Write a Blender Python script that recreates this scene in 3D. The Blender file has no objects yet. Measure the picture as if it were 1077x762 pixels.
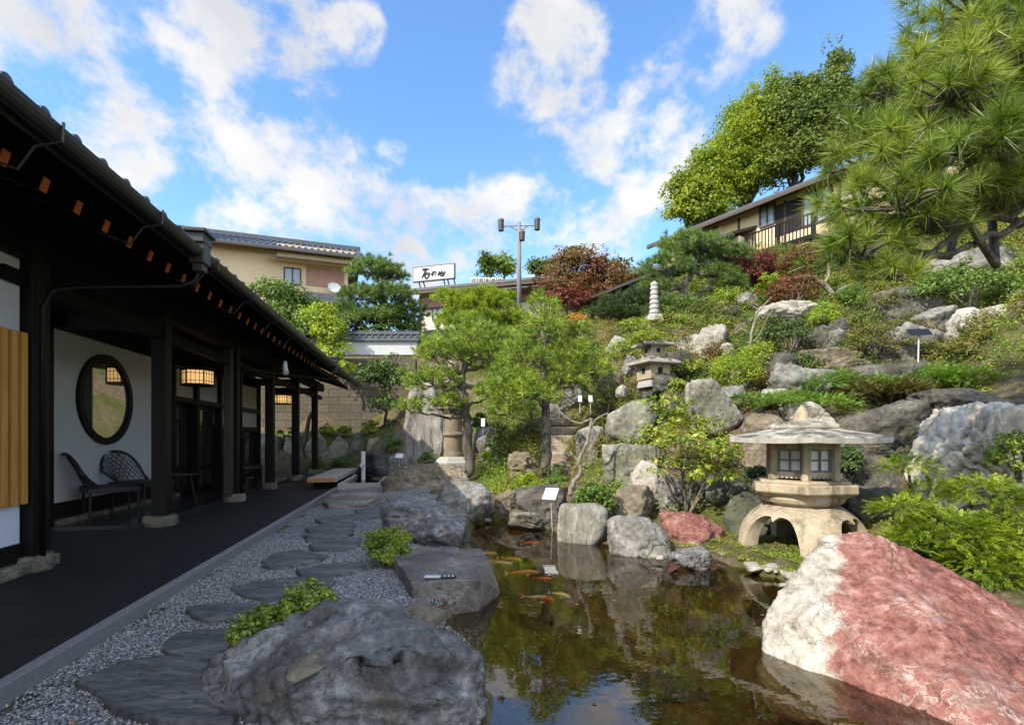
import bpy, bmesh, math, random
import numpy as np
from math import radians as R, sin, cos, pi, atan2, sqrt
random.seed(7)
C = bpy.context.scene.collection
S = bpy.context.scene

# ------------------------------------------------------------------ camera, sky, sun, exposure
EYE = 1.2            # camera height over the gravel
F = 538.5            # focal length in photo pixels (photo 1077 wide, 18 mm lens)
HOR = 460.0          # horizon row
cam_d = bpy.data.cameras.new('camera'); cam = bpy.data.objects.new('camera', cam_d); C.objects.link(cam)
cam.location = (0, 0, EYE); cam.rotation_euler = (R(90), 0, 0)
cam_d.lens = 18; cam_d.sensor_width = 36; cam_d.shift_y = (HOR-381)/1077
cam_d.clip_start = 0.05; cam_d.clip_end = 3000
S.camera = cam
S.view_settings.view_transform = 'Standard'; S.view_settings.look = 'None'
S.view_settings.exposure = 1.52; S.view_settings.gamma = 1; S.view_settings.use_curve_mapping = False
S.cycles.max_bounces = 8; S.cycles.transparent_max_bounces = 12
S.cycles.caustics_reflective = False; S.cycles.caustics_refractive = False

SUN_EL = R(40); SUN_DIR = np.array([-0.74, -0.67]); SUN_DIR /= np.linalg.norm(SUN_DIR)
sun_d = bpy.data.lights.new('sun', 'SUN'); sun = bpy.data.objects.new('sun', sun_d); C.objects.link(sun)
sun_d.energy = 2.4; sun_d.angle = R(0.6); sun_d.color = (1, 0.92, 0.79)
_tosun = (SUN_DIR[0]*cos(SUN_EL), SUN_DIR[1]*cos(SUN_EL), sin(SUN_EL))
import mathutils
sun.rotation_euler = mathutils.Vector(_tosun).to_track_quat('Z', 'Y').to_euler()
sun.location = (-20, -20, 30)

def pdir(px, py):
    v = np.array([(px-538.5)/F, 1.0, (HOR-py)/F]); return v/np.linalg.norm(v)

W = bpy.data.worlds.new('World'); S.world = W; W.use_nodes = True
nt = W.node_tree; nt.nodes.clear()
def wn(t, **k):
    n = nt.nodes.new(t)
    for a, b in k.items(): setattr(n, a, b)
    return n
def wl(a, b): nt.links.new(a, b)
sky = wn('ShaderNodeTexSky', sky_type='NISHITA', sun_disc=False)
sky.sun_elevation = SUN_EL; sky.sun_rotation = atan2(SUN_DIR[0], SUN_DIR[1])
sky.air_density = 1.0; sky.dust_density = 0.3; sky.ozone_density = 2.5; sky.altitude = 200
def wmath(op, a, b=None, clamp=False):
    n = wn('ShaderNodeMath', operation=op, use_clamp=clamp)
    for i, v in enumerate((a, b)):
        if v is None: continue
        if isinstance(v, (int, float)): n.inputs[i].default_value = v
        else: wl(v, n.inputs[i])
    return n.outputs[0]
tc = wn('ShaderNodeTexCoord')
# clouds: banks of the sky dome given by direction, angular size and weight, broken up by fractal noise
CL = [ # px, py, half width, half height, weight
 (30, 60, 190, 130, 1.25), (150, 40, 130, 90, 0.6), (265, 85, 80, 95, 1.15), (200, 150, 110, 70, .5), (335, 190, 60, 40, .9), (300, 35, 60, 40, .5),
 (235, 235, 80, 42, 1.4), (130, 215, 80, 60, .8), (383, 30, 24, 24, 1.1), (450, 258, 58, 50, 1.9), (385, 262, 26, 34, .75), (415, 156, 22, 16, .62),
 (577, 72, 58, 56, 1.6), (560, 18, 18, 20, .3), (668, 165, 55, 45, 1.3), (712, 95, 45, 52, .85), (795, 20, 30, 45, .85), (750, 0, 30, 22, .5),
 (572, 262, 78, 60, 2.0), (600, 190, 30, 16, .25), (525, 235, 26, 24, .5), (655, 235, 22, 30, .2)]
tot = None
for px, py, a, b, w in CL:
    c = pdir(px, py); k = F/c[1]
    s1 = wn('ShaderNodeVectorMath', operation='SUBTRACT'); wl(tc.outputs['Generated'], s1.inputs[0]); s1.inputs[1].default_value = tuple(c)
    s2 = wn('ShaderNodeVectorMath', operation='MULTIPLY'); wl(s1.outputs[0], s2.inputs[0])
    s2.inputs[1].default_value = (k/a, k/max(a, b)*1.0, k/b)
    ln = wn('ShaderNodeVectorMath', operation='LENGTH'); wl(s2.outputs[0], ln.inputs[0])
    q = wmath('MULTIPLY', ln.outputs['Value'], ln.outputs['Value'])
    e = wmath('MULTIPLY', wmath('POWER', 2.718, wmath('MULTIPLY', wmath('POWER', q, 1.2), -.85)), w)
    tot = e if tot is None else wmath('ADD', tot, e)
mp = wn('ShaderNodeMapping'); wl(tc.outputs['Generated'], mp.inputs[0]); mp.inputs['Scale'].default_value = (1, 1, 1.25)
n1 = wn('ShaderNodeTexNoise'); wl(mp.outputs[0], n1.inputs['Vector'])
n1.inputs['Scale'].default_value = 8.5; n1.inputs['Detail'].default_value = 11; n1.inputs['Roughness'].default_value = 0.62; n1.inputs['Distortion'].default_value = 0.08
n2 = wn('ShaderNodeTexNoise'); wl(mp.outputs[0], n2.inputs['Vector'])
n2.inputs['Scale'].default_value = 2.6; n2.inputs['Detail'].default_value = 3
sx = wn('ShaderNodeSeparateXYZ'); wl(tc.outputs['Generated'], sx.inputs[0])
bk = wmath('MULTIPLY', wmath('ADD', wmath('SUBTRACT', 0.10, sx.outputs['Y']), wmath('MULTIPLY', wmath('SUBTRACT', sx.outputs['Z'], .80), 1.5, True)), 2.5, True)
behind = wmath('MULTIPLY', bk, wmath('MULTIPLY', wmath('SUBTRACT', n2.outputs[0], 0.20), 3.5, True))  # unseen cloud cover behind and above the camera, added for neutral fill light
tot = wmath('ADD', tot, behind)
nz = wmath('MULTIPLY', wmath('SUBTRACT', n1.outputs[0], 0.5), 3.4)
tot = wmath('MINIMUM', tot, .84)
cov = wmath('ADD', wmath('SUBTRACT', tot, 0.55), wmath('MULTIPLY', nz, wmath('MINIMUM', wmath('ADD', wmath('MULTIPLY', tot, 1.4), .08), 1.0)))
mr = wn('ShaderNodeMapRange', interpolation_type='SMOOTHSTEP'); wl(cov, mr.inputs[0])
mr.inputs[1].default_value = -0.10; mr.inputs[2].default_value = 0.62
mx = wn('ShaderNodeMix', data_type='RGBA'); wl(mr.outputs[0], mx.inputs['Factor'])
hs = wn('ShaderNodeHueSaturation'); wl(sky.outputs[0], hs.inputs['Color']); hs.inputs['Saturation'].default_value = 1.14; hs.inputs['Value'].default_value = .86
shade = wn('ShaderNodeMix', data_type='RGBA'); n3 = wn('ShaderNodeTexNoise'); wl(mp.outputs[0], n3.inputs['Vector']); n3.inputs['Scale'].default_value = 5; n3.inputs['Detail'].default_value = 7
wl(wmath('MULTIPLY', wmath('SUBTRACT', n3.outputs[0], .36), 3.6, True), shade.inputs['Factor'])
shade.inputs['A'].default_value = (1.72, 1.78, 1.9, 1); shade.inputs['B'].default_value = (2.35, 2.35, 2.35, 1)
lit = wn('ShaderNodeVectorMath', operation='SCALE'); wl(shade.outputs['Result'], lit.inputs[0]); wl(wmath('ADD', wmath('MULTIPLY', bk, 2.0), 1.0), lit.inputs['Scale'])  # the added out-of-view clouds are brightened to strengthen the fill
wl(hs.outputs[0], mx.inputs['A']); wl(lit.outputs[0], mx.inputs['B'])
bg = wn('ShaderNodeBackground'); wl(mx.outputs['Result'], bg.inputs[0]); bg.inputs[1].default_value = 0.15
wo = wn('ShaderNodeOutputWorld'); wl(bg.outputs[0], wo.inputs[0])

# ------------------------------------------------------------------ helpers
def P(px, py, Y):
    return np.array([(px-538.5)/F*Y, Y, EYE-(py-HOR)/F*Y])
def G(px, py, z):
    Y = (EYE-z)*F/(py-HOR); return P(px, py, Y)
rng = np.random.default_rng(11)

def hash3(i, j, k, s):
    h = (i*374761393 + j*668265263 + k*2147483647 + s*974711) & 0xFFFFFFFF
    h = ((h ^ (h >> 13))*1274126177) & 0xFFFFFFFF
    return ((h ^ (h >> 16)) & 0xFFFF)/65535.0
def vnoise(p, s=0):
    p = np.asarray(p, float); i = np.floor(p).astype(np.int64); f = p-i; u = f*f*f*(f*(f*6-15)+10)
    r = 0
    for dx in (0, 1):
        for dy in (0, 1):
            for dz in (0, 1):
                w = (u[:, 0] if dx else 1-u[:, 0])*(u[:, 1] if dy else 1-u[:, 1])*(u[:, 2] if dz else 1-u[:, 2])
                r = r + w*hash3(i[:, 0]+dx, i[:, 1]+dy, i[:, 2]+dz, s)
    return r*2-1
def fbm(p, s=0, oct=5, lac=2.1, gain=.5, ridged=False):
    t = 0; a = 1; p = np.asarray(p, float)
    for o in range(oct):
        n = vnoise(p+o*17.3, s+o)
        if ridged: n = 1-2*np.abs(n)
        t = t+a*n; a *= gain; p = p*lac
    return t

class MB:
    """collects verts, faces and material slots for ONE mesh object"""
    def __init__(s): s.v = []; s.f = []; s.m = []
    def add(s, v, f, m=0):
        n = len(s.v); s.v.extend([tuple(map(float, q)) for q in v]); s.f.extend([tuple(int(i)+n for i in q) for q in f]); s.m.extend([m]*len(f)); return s
    def box(s, c, d, rz=0, m=0, rot=None):
        x, y, z = np.array(d)/2
        v = np.array([(a*x, b*y, e*z) for e in (-1, 1) for a, b in ((-1, -1), (1, -1), (1, 1), (-1, 1))])
        if rz: v = v @ np.array([[cos(rz), sin(rz), 0], [-sin(rz), cos(rz), 0], [0, 0, 1]])
        if rot is not None: v = v @ np.array(rot).T
        return s.add(v+np.array(c), [(3, 2, 1, 0), (4, 5, 6, 7), (0, 1, 5, 4), (1, 2, 6, 5), (2, 3, 7, 6), (3, 0, 4, 7)], m)
    def bar(s, a, b, w, h, m=0):
        a = np.array(a, float); b = np.array(b, float); d = b-a; L = np.linalg.norm(d); d /= L
        up = np.array([0, 0, 1.]) if abs(d[2]) < .95 else np.array([1., 0, 0])
        x = np.cross(d, up); x /= np.linalg.norm(x); z = np.cross(x, d)
        return s.box((a+b)/2, (w, L, h), m=m, rot=np.stack([x, d, z], 1))
    def tube(s, pts, rad, n=8, m=0, cap=True):
        pts = [np.array(p, float) for p in pts]
        if not hasattr(rad, '__len__'): rad = [rad]*len(pts)
        v = []; prev = None
        for i, p in enumerate(pts):
            t = pts[min(i+1, len(pts)-1)]-pts[max(i-1, 0)]; t = t/(np.linalg.norm(t)+1e-9)
            if prev is None:
                a = np.array([0, 0, 1.]) if abs(t[2]) < .9 else np.array([1., 0, 0])
                x = np.cross(t, a)
            else: x = prev-t*np.dot(prev, t)
            x /= np.linalg.norm(x)+1e-9; prev = x; y = np.cross(t, x)
            for k in range(n):
                q = 2*pi*k/n; v.append(p+rad[i]*(cos(q)*x+sin(q)*y))
        f = []
        for i in range(len(pts)-1):
            for k in range(n):
                f.append((i*n+k, i*n+(k+1) % n, (i+1)*n+(k+1) % n, (i+1)*n+k))
        if cap: f.append(tuple(range(n-1, -1, -1))); f.append(tuple((len(pts)-1)*n+k for k in range(n)))
        return s.add(v, f, m)
    def lathe(s, prof, n=24, c=(0, 0, 0), m=0, phase=0, cap=True):
        v = []; c = np.array(c)
        for r, z in prof:
            for k in range(n):
                q = 2*pi*k/n+phase; v.append(c+np.array((r*cos(q), r*sin(q), z)))
        f = []
        for i in range(len(prof)-1):
            for k in range(n): f.append((i*n+k, i*n+(k+1) % n, (i+1)*n+(k+1) % n, (i+1)*n+k))
        if cap: f.append(tuple(range(n-1, -1, -1))); f.append(tuple((len(prof)-1)*n+k for k in range(n)))
        return s.add(v, f, m)
    def prism(s, poly, z0, z1, m=0):
        n = len(poly); v = [(p[0], p[1], z0) for p in poly]+[(p[0], p[1], z1) for p in poly]
        return s.add(v, [tuple(range(n-1, -1, -1)), tuple(range(n, 2*n))]+[(k, (k+1) % n, n+(k+1) % n, n+k) for k in range(n)], m)

def link(name, me, mats, parent=None, loc=(0, 0, 0), smooth=False):
    for m in (mats if isinstance(mats, (list, tuple)) else [mats]): me.materials.append(m)
    o = bpy.data.objects.new(name, me); C.objects.link(o); o.location = loc
    if parent is not None: o.parent = parent
    if smooth: me.polygons.foreach_set('use_smooth', [True]*len(me.polygons))
    return o
def obj(name, mb, mats, parent=None, origin=None, smooth=False, bevel=0, recalc=True):
    """one mesh object; verts are world (or parent-local) and get moved to 'origin'"""
    me = bpy.data.meshes.new(name)
    v = np.array(mb.v)
    loc = (0, 0, 0)
    if origin is not None:
        v = v-np.array(origin); loc = tuple(map(float, origin)) if parent is None else (0, 0, 0)
    me.from_pydata(v.tolist(), [], mb.f); me.polygons.foreach_set('material_index', mb.m)
    if recalc:
        bm = bmesh.new(); bm.from_mesh(me); bmesh.ops.recalc_face_normals(bm, faces=bm.faces); bm.to_mesh(me); bm.free()
    o = link(name, me, mats, parent, loc, smooth)
    if bevel:
        b = o.modifiers.new('bevel', 'BEVEL'); b.width = bevel; b.segments = 2; b.limit_method = 'ANGLE'; b.angle_limit = R(40)
    return o
def np_mesh(name, v, k, mats, parent=None, loc=(0, 0, 0), mi=None, smooth=False):
    """fast mesh of loose k-gons: v is (n*k,3)"""
    v = np.ascontiguousarray(v, np.float32); n = len(v)//k
    me = bpy.data.meshes.new(name); me.vertices.add(len(v)); me.vertices.foreach_set('co', v.ravel())
    me.loops.add(n*k); me.loops.foreach_set('vertex_index', np.arange(n*k, dtype=np.int32))
    me.polygons.add(n); me.polygons.foreach_set('loop_start', np.arange(0, n*k, k, dtype=np.int32))
    me.update(calc_edges=True)
    o = link(name, me, mats, parent, loc)
    if mi is not None: me.polygons.foreach_set('material_index', np.asarray(mi, np.int32))
    return o
def tag(o, label=None, cat=None, group=None, kind=None):
    if label: o['label'] = label
    if cat: o['category'] = cat
    if group: o['group'] = group
    if kind: o['kind'] = kind
    return o
def empty(name, loc, label, cat, group=None, rz=0):
    o = bpy.data.objects.new(name, None); C.objects.link(o); o.location = tuple(map(float, loc)); o.rotation_euler = (0, 0, rz)
    o.empty_display_size = .2
    return tag(o, label, cat, group)
def copy_tree(o, parent=None):
    c = o.copy(); C.objects.link(c)
    if parent is not None: c.parent = parent
    for ch in list(o.children): copy_tree(ch, c)
    return c

# ------------------------------------------------------------------ materials
def mat(name):
    m = bpy.data.materials.new(name); m.use_nodes = True; n = m.node_tree; n.nodes.clear(); return m, n
class NB:
    def __init__(s, name):
        s.m, s.t = mat(name); s.out = s.n('ShaderNodeOutputMaterial'); s.tc = s.n('ShaderNodeTexCoord')
    def n(s, t, **k):
        q = s.t.nodes.new(t)
        for a, b in k.items(): setattr(q, a, b)
        return q
    def l(s, a, b): s.t.links.new(a, b)
    def set(s, inp, v):
        if isinstance(v, bpy.types.NodeSocket): s.l(v, inp)
        else: inp.default_value = v if not (isinstance(v, tuple) and len(v) == 3 and inp.type == 'RGBA') else (*v, 1)
    def math(s, op, a, b=0.0, clamp=False):
        q = s.n('ShaderNodeMath', operation=op, use_clamp=clamp); s.set(q.inputs[0], a); s.set(q.inputs[1], b); return q.outputs[0]
    def mapping(s, vec, scale=(1, 1, 1), rot=(0, 0, 0)):
        q = s.n('ShaderNodeMapping'); s.l(vec, q.inputs[0]); q.inputs['Scale'].default_value = scale; q.inputs['Rotation'].default_value = rot; return q.outputs[0]
    def noise(s, vec, scale, detail=4, rough=.5, dist=0):
        q = s.n('ShaderNodeTexNoise'); s.l(vec, q.inputs['Vector']); q.inputs['Scale'].default_value = scale; q.inputs['Detail'].default_value = detail
        q.inputs['Roughness'].default_value = rough; q.inputs['Distortion'].default_value = dist; return q.outputs[0]
    def voro(s, vec, scale, feature='F1', out='Distance', rnd=1):
        q = s.n('ShaderNodeTexVoronoi', feature=feature); s.l(vec, q.inputs['Vector']); q.inputs['Scale'].default_value = scale; q.inputs['Randomness'].default_value = rnd
        return q.outputs[out]
    def ramp(s, fac, stops, interp='LINEAR'):
        q = s.n('ShaderNodeValToRGB'); q.color_ramp.interpolation = interp; s.l(fac, q.inputs[0]); e = q.color_ramp.elements
        while len(e) < len(stops): e.new(.5)
        for a, (p, c) in zip(e, stops):
            a.position = p; a.color = (*c, 1) if hasattr(c, '__len__') else (c, c, c, 1)
        return q.outputs[0]
    def rng(s, v, a, b, c=0.0, d=1.0):
        q = s.n('ShaderNodeMapRange'); s.set(q.inputs[0], v); q.inputs[1].default_value = a; q.inputs[2].default_value = b; q.inputs[3].default_value = c; q.inputs[4].default_value = d; return q.outputs[0]
    def mix(s, f, a, b, blend='MIX'):
        q = s.n('ShaderNodeMix', data_type='RGBA', blend_type=blend); s.set(q.inputs['Factor'], f); s.set(q.inputs['A'], a); s.set(q.inputs['B'], b); return q.outputs['Result']
    def bump(s, h, strength=.5, dist=.02, normal=None):
        q = s.n('ShaderNodeBump'); q.inputs['Strength'].default_value = strength; q.inputs['Distance'].default_value = dist; s.l(h, q.inputs['Height'])
        if normal is not None: s.l(normal, q.inputs['Normal'])
        return q.outputs[0]
    def bsdf(s, color, rough=.8, spec=.3, normal=None, metal=0):
        q = s.n('ShaderNodeBsdfPrincipled'); s.set(q.inputs['Base Color'], color); s.set(q.inputs['Roughness'], rough); s.set(q.inputs['Specular IOR Level'], spec); s.set(q.inputs['Metallic'], metal)
        if normal is not None: s.l(normal, q.inputs['Normal'])
        return q
    def done(s, sh): s.l(sh if isinstance(sh, bpy.types.NodeSocket) else sh.outputs[0], s.out.inputs[0]); return s.m

def plain(name, col, rough=.7, var=.18, scale=6, spec=.3, bump=.15, metal=0, stretch=(1, 1, 1)):
    b = NB(name); v = b.mapping(b.tc.outputs['Object'], stretch)
    n = b.noise(v, scale, 6, .6); n2 = b.noise(v, scale*7, 4, .6)
    f = b.math('ADD', b.math('MULTIPLY', n, .65), b.math('MULTIPLY', n2, .35))
    c = b.ramp(f, [(.3, tuple(x*(1-var) for x in col)), (.7, tuple(min(1, x*(1+var)) for x in col))])
    return b.done(b.bsdf(c, rough, spec, b.bump(n2, bump, .01), metal))
def wood(name, dark, light, rough=.55, axis='Z', scale=3, spec=.3):
    b = NB(name); st = {'X': (.08, 1, 1), 'Y': (1, .08, 1), 'Z': (1, 1, .08)}[axis]
    v = b.mapping(b.tc.outputs['Object'], st); n = b.noise(v, scale*8, 6, .65, .4); n2 = b.noise(b.tc.outputs['Object'], 1.2, 3)
    c = b.ramp(b.math('ADD', b.math('MULTIPLY', n, .7), b.math('MULTIPLY', n2, .3)), [(.3, dark), (.7, light)])
    return b.done(b.bsdf(c, rough, spec, b.bump(n, .25, .004)))
def rock_mat(name, dark, mid, light, scale=1.6, crack=.5, lichen=0, lcol=(.16, .18, .09), veins=0, streak=(1, 1, 1), rough=.82, bumpk=.7, spec=.25, stain=0):
    b = NB(name); o = b.tc.outputs['Object']; v = b.mapping(o, streak)
    n = b.noise(v, scale, 8, .62, .5); f = b.noise(v, scale*9, 6, .65); g = b.noise(o, scale*45, 3, .6)
    t = b.math('ADD', b.math('MULTIPLY', n, .62), b.math('MULTIPLY', f, .38))
    c = b.ramp(t, [(.36, dark), (.50, mid), (.65, light)])
    h = b.math('ADD', b.math('MULTIPLY', n, .8), b.math('ADD', b.math('MULTIPLY', f, .35), b.math('MULTIPLY', g, .08)))
    if crack:
        w = b.n('ShaderNodeVectorMath', operation='ADD'); b.l(v, w.inputs[0])
        nn = b.n('ShaderNodeTexNoise'); b.l(v, nn.inputs['Vector']); nn.inputs['Scale'].default_value = scale*2.5; nn.inputs['Detail'].default_value = 5
        sc = b.n('ShaderNodeVectorMath', operation='SCALE'); b.l(nn.outputs['Color'], sc.inputs[0]); sc.inputs['Scale'].default_value = .45/scale*1.6
        b.l(sc.outputs[0], w.inputs[1])
        d = b.voro(w.outputs[0], scale*1.5, 'DISTANCE_TO_EDGE')
        k = b.rng(d, 0, .035, 1, 0)
        msk = b.math('MULTIPLY', k, b.rng(b.noise(o, scale*1.3, 3), .45, .6, 0, crack), True)
        c = b.mix(msk, c, tuple(x*.35 for x in dark)); h = b.math('SUBTRACT', h, b.math('MULTIPLY', msk, .5))
    if veins:
        nn2 = b.noise(b.mapping(o, (1, 1, 1), (.5, .9, .3)), scale*2.2, 8, .6, 1.2)
        k = b.rng(b.math('ABSOLUTE', b.math('SUBTRACT', nn2, .5)), 0, .022, veins, 0)
        c = b.mix(b.math('MULTIPLY', k, b.rng(n, .4, .6, .1, 1), True), c, tuple(min(.75, x*2.2) for x in light))
    if stain:
        k = b.rng(b.noise(o, scale*1.7, 5, .6), .55, .72, 0, stain); c = b.mix(k, c, (.20, .13, .07))
    if lichen:
        k = b.rng(b.noise(o, scale*3.1, 7, .7), .48, .62, 0, lichen); c = b.mix(k, c, lcol)
    return b.done(b.bsdf(c, rough, spec, b.bump(h, bumpk, .05)))
def leaf_mat(name, cols, trans=.35, nscale=1.2, rough=.5, spec=.35, mixr=.55):
    b = NB(name); g = b.n('ShaderNodeNewGeometry')
    n = b.noise(b.tc.outputs['Object'], nscale, 3, .5)
    f = b.math('ADD', b.math('MULTIPLY', g.outputs['Random Per Island'], mixr), b.math('MULTIPLY', b.rng(n, .25, .75), 1-mixr))
    k = len(cols); c = b.ramp(f, [((i+.5)/k, q) for i, q in enumerate(cols)])
    p = b.bsdf(c, rough, spec)
    tl = b.n('ShaderNodeBsdfTranslucent'); b.set(tl.inputs[0], b.mix(1.0, c, (1.35, 1.25, .6), 'MULTIPLY'))
    ms = b.n('ShaderNodeMixShader'); ms.inputs[0].default_value = trans; b.l(p.outputs[0], ms.inputs[1]); b.l(tl.outputs[0], ms.inputs[2])
    return b.done(ms)
def glass_mat(name, tint=(.05, .055, .05), rough=.03, refl=.5):
    b = NB(name); n = b.noise(b.tc.outputs['Object'], 1.5, 2)
    p = b.bsdf(tint, rough, refl, b.bump(n, .03, .01)); return b.done(p)

M = {}
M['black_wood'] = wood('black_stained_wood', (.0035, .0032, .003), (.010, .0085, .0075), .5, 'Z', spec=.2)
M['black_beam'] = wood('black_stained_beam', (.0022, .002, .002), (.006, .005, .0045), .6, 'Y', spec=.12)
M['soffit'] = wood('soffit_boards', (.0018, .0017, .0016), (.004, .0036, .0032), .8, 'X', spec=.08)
M['plaster'] = plain('white_plaster', (.50, .50, .485), .9, .08, 2.5, .2, .08)
M['blue_plaster'] = plain('white_lower_plaster', (.62, .66, .72), .85, .04, 2, .2, .05)
M['slat'] = wood('orange_cedar_slats', (.36, .16, .030), (.62, .31, .075), .5, 'Z')
M['tip'] = plain('painted_rafter_end', (.50, .115, .03), .6, .15, 12)
M['tile'] = plain('dark_roof_tile', (.035, .036, .04), .35, .25, 9, .5, .2)
M['gutter'] = plain('dark_bronze_gutter', (.040, .036, .033), .4, .25, 8, .5, .1, .2)
M['walk'] = plain('black_walkway', (.015, .0148, .0145), .62, .45, 5, .3, .35)
M['curb'] = plain('grey_granite_curb', (.19, .19, .19), .8, .2, 40, .25, .3)
M['veranda'] = plain('polished_dark_slab', (.02, .02, .021), .22, .3, 4, .5, .03)
M['sill'] = rock_mat('sill_stone', (.08, .07, .05), (.17, .15, .11), (.28, .25, .19), 3)
M['glass'] = glass_mat('window_glass', (.02, .02, .02), .02, .9)
M['wicker'] = plain('black_wicker', (.012, .011, .011), .45, .3, 20, .4, .2)
M['ashwood'] = wood('weathered_cedar_plank', (.30, .27, .23), (.52, .47, .41), .7, 'Y')
M['endgrain'] = wood('orange_end_grain', (.32, .13, .04), (.52, .25, .09), .6, 'X')
M['granite'] = plain('pale_granite', (.36, .345, .31), .85, .2, 30, .25, .25)
M['white_metal'] = plain('white_painted_post', (.7, .7, .68), .4, .05, 5)
M['card'] = plain('white_card', (.62, .62, .61), .5, .03, 5)
M['black_board'] = plain('black_board', (.01, .01, .012), .35, .1, 5)
# ------------------------------------------------------------------ building frame (axis of the teahouse)
TH = math.atan(95.5/F)
def Bw(d, s, z=0):                      # d = metres to the left of the axis through the eye, s = metres along it
    return np.array([-s*sin(TH)-d*cos(TH), s*cos(TH)-d*sin(TH), z])
def s_at(px, d):
    Y = d*F/((443-px)*cos(TH)); return (Y+d*sin(TH))/cos(TH)
def z_at(px, py, d):
    Y = d*F/((443-px)*cos(TH)); return EYE+(HOR-py)/F*Y

# ------------------------------------------------------------------ pond outline and terrain
WZ = -0.15
def gw(px, py): return G(px, py, WZ)[:2]
POND = [(-.25, .6), (-.28, 1.5), (-.12, 2.6), (-.25, 3.1)]+[tuple(gw(*q)) for q in ((455, 662), (480, 640), (520, 622), (505, 590), (488, 572), (497, 552), (530, 546), (575, 553), (600, 566), (640, 572), (670, 585), (704, 580), (735, 583), (765, 592), (795, 603), (830, 612), (850, 640))]+[(2.6, 3.6), (3.3, 2.6), (3.6, 1.2), (3.2, .2), (1.2, -.4)]
POND = np.array(POND)
def inside(poly, x, y):
    r = np.zeros(np.shape(x), bool); n = len(poly); j = n-1
    for i in range(n):
        xi, yi = poly[i]; xj, yj = poly[j]
        c = ((yi > y) != (yj > y)) & (x < (xj-xi)*(y-yi)/(yj-yi+1e-12)+xi); r ^= c; j = i
    return r
def pdist(poly, x, y):
    d = np.full(np.shape(x), 1e9); n = len(poly)
    for i in range(n):
        a = poly[i]; b = poly[(i+1) % n]; e = b-a; L = e@e
        t = np.clip(((x-a[0])*e[0]+(y-a[1])*e[1])/L, 0, 1)
        d = np.minimum(d, np.hypot(x-a[0]-t*e[0], y-a[1]-t*e[1]))
    return d
TP = [(-1.5, 3, 0), (-1, 6, 0), (-2, 9, .02), (-4, 6, 0), (-6, 8, 0), (-8, 4, 0), (-3, 0, 0), (-1.2, 8, .02), (-5, 12, 0), (-4.6, 15, .05), (-7, 16, 0), (-10, 14, 0), (-9.5, 17, 0), (0, -2, 0), (3, -2, 0), (-6, -4, 0),
      (6, -2, .3), (-9, 9, 0), (-3.2, 11, .04), (-2.2, 6, 0), (-.7, 4.2, 0), (-1.4, 4.5, 0), (-12, 0, 0), (0, -12, 0), (12, -10, 1),
      (-6, 21.6, 4.5), (-9, 21.6, 4.5), (-13, 21.6, 4.5), (-4.2, 21.8, 4.4), (-3.2, 20, 3.2), (-6, 20.1, 1.45), (-9, 20.1, 1.4), (-13, 20, 1.3), (-16, 19.0, 1), (-12, 28, 7), (-17, 28, 7.4), (-8, 30, 7.3), (-22, 24, 6), (-2, 30, 7.6),
      (0, 34, 8), (6, 34, 8.6), (-12, 40, 9), (14, 40, 12), (20, 30, 12), (22, 20, 10.5), (22, 10, 8), (16, 8, 5.4), (11, 4, 3.2), (10, 0, 2), (8, 8, 3.6), (7, 5, 1.4), (5, 5.2, .55), (4.4, 3.6, .12), (4.2, 6.1, .35), (5.2, 2, .2), (6.5, 12, 4.4), (12, 14, 7.4),
      (0, 60, 13), (30, 60, 18), (-40, 60, 10), (50, 20, 14), (-50, 10, 0), (0, -60, 0), (60, -40, 4), (-60, -50, 0), (0, 300, 14), (200, 200, 16), (-250, 200, 6), (300, 0, 10), (-300, 0, 0), (0, -300, 0), (300, -300, 0), (-300, -300, 0)]
TP += [tuple(P(*q)) for q in ((440, 510, 10.5), (480, 491, 13), (400, 497, 16), (340, 497, 17.2), (520, 505, 11), (545, 520, 9.5), (590, 502, 10.8), (560, 500, 11), (600, 440, 13), (550, 445, 13.4), (340, 455, 18.6), (400, 452, 18.6), (300, 457, 18.6), (430, 450, 18),
 (520, 440, 15), (560, 400, 17), (600, 350, 20), (500, 345, 27), (640, 340, 22), (640, 540, 7.6), (700, 535, 7.6), (760, 540, 7), (660, 514, 8.2), (670, 430, 9.3), (700, 400, 10), (740, 395, 9.6), (720, 345, 12), (690, 335, 13), (725, 335, 13.8), (780, 345, 11.5),
 (760, 420, 8.9), (800, 440, 8), (850, 440, 8.2), (900, 425, 8.1), (1000, 425, 7.6), (830, 415, 8.6), (870, 385, 9.4), (950, 378, 9.4), (1040, 370, 9), (1000, 335, 10.6), (1060, 330, 10.5), (860, 340, 11), (830, 325, 12), (790, 300, 14.5), (850, 300, 13),
 (950, 300, 12), (1050, 280, 12), (700, 308, 17), (800, 286, 17), (900, 264, 16), (1050, 230, 14.5), (740, 286, 22), (640, 300, 27), (790, 560, 6.6), (850, 565, 6.4), (920, 550, 6.2), (890, 525, 7.1), (620, 505, 9), (635, 380, 13), (620, 420, 11.5))]
TP = np.array(TP, float)
_D = np.linalg.norm(TP[:, None, :2]-TP[None, :, :2], axis=2)
_w = np.linalg.solve(np.vstack([np.hstack([_D, np.ones((len(TP), 1))]), np.append(np.ones(len(TP)), 0)]), np.append(TP[:, 2], 0))
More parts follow.
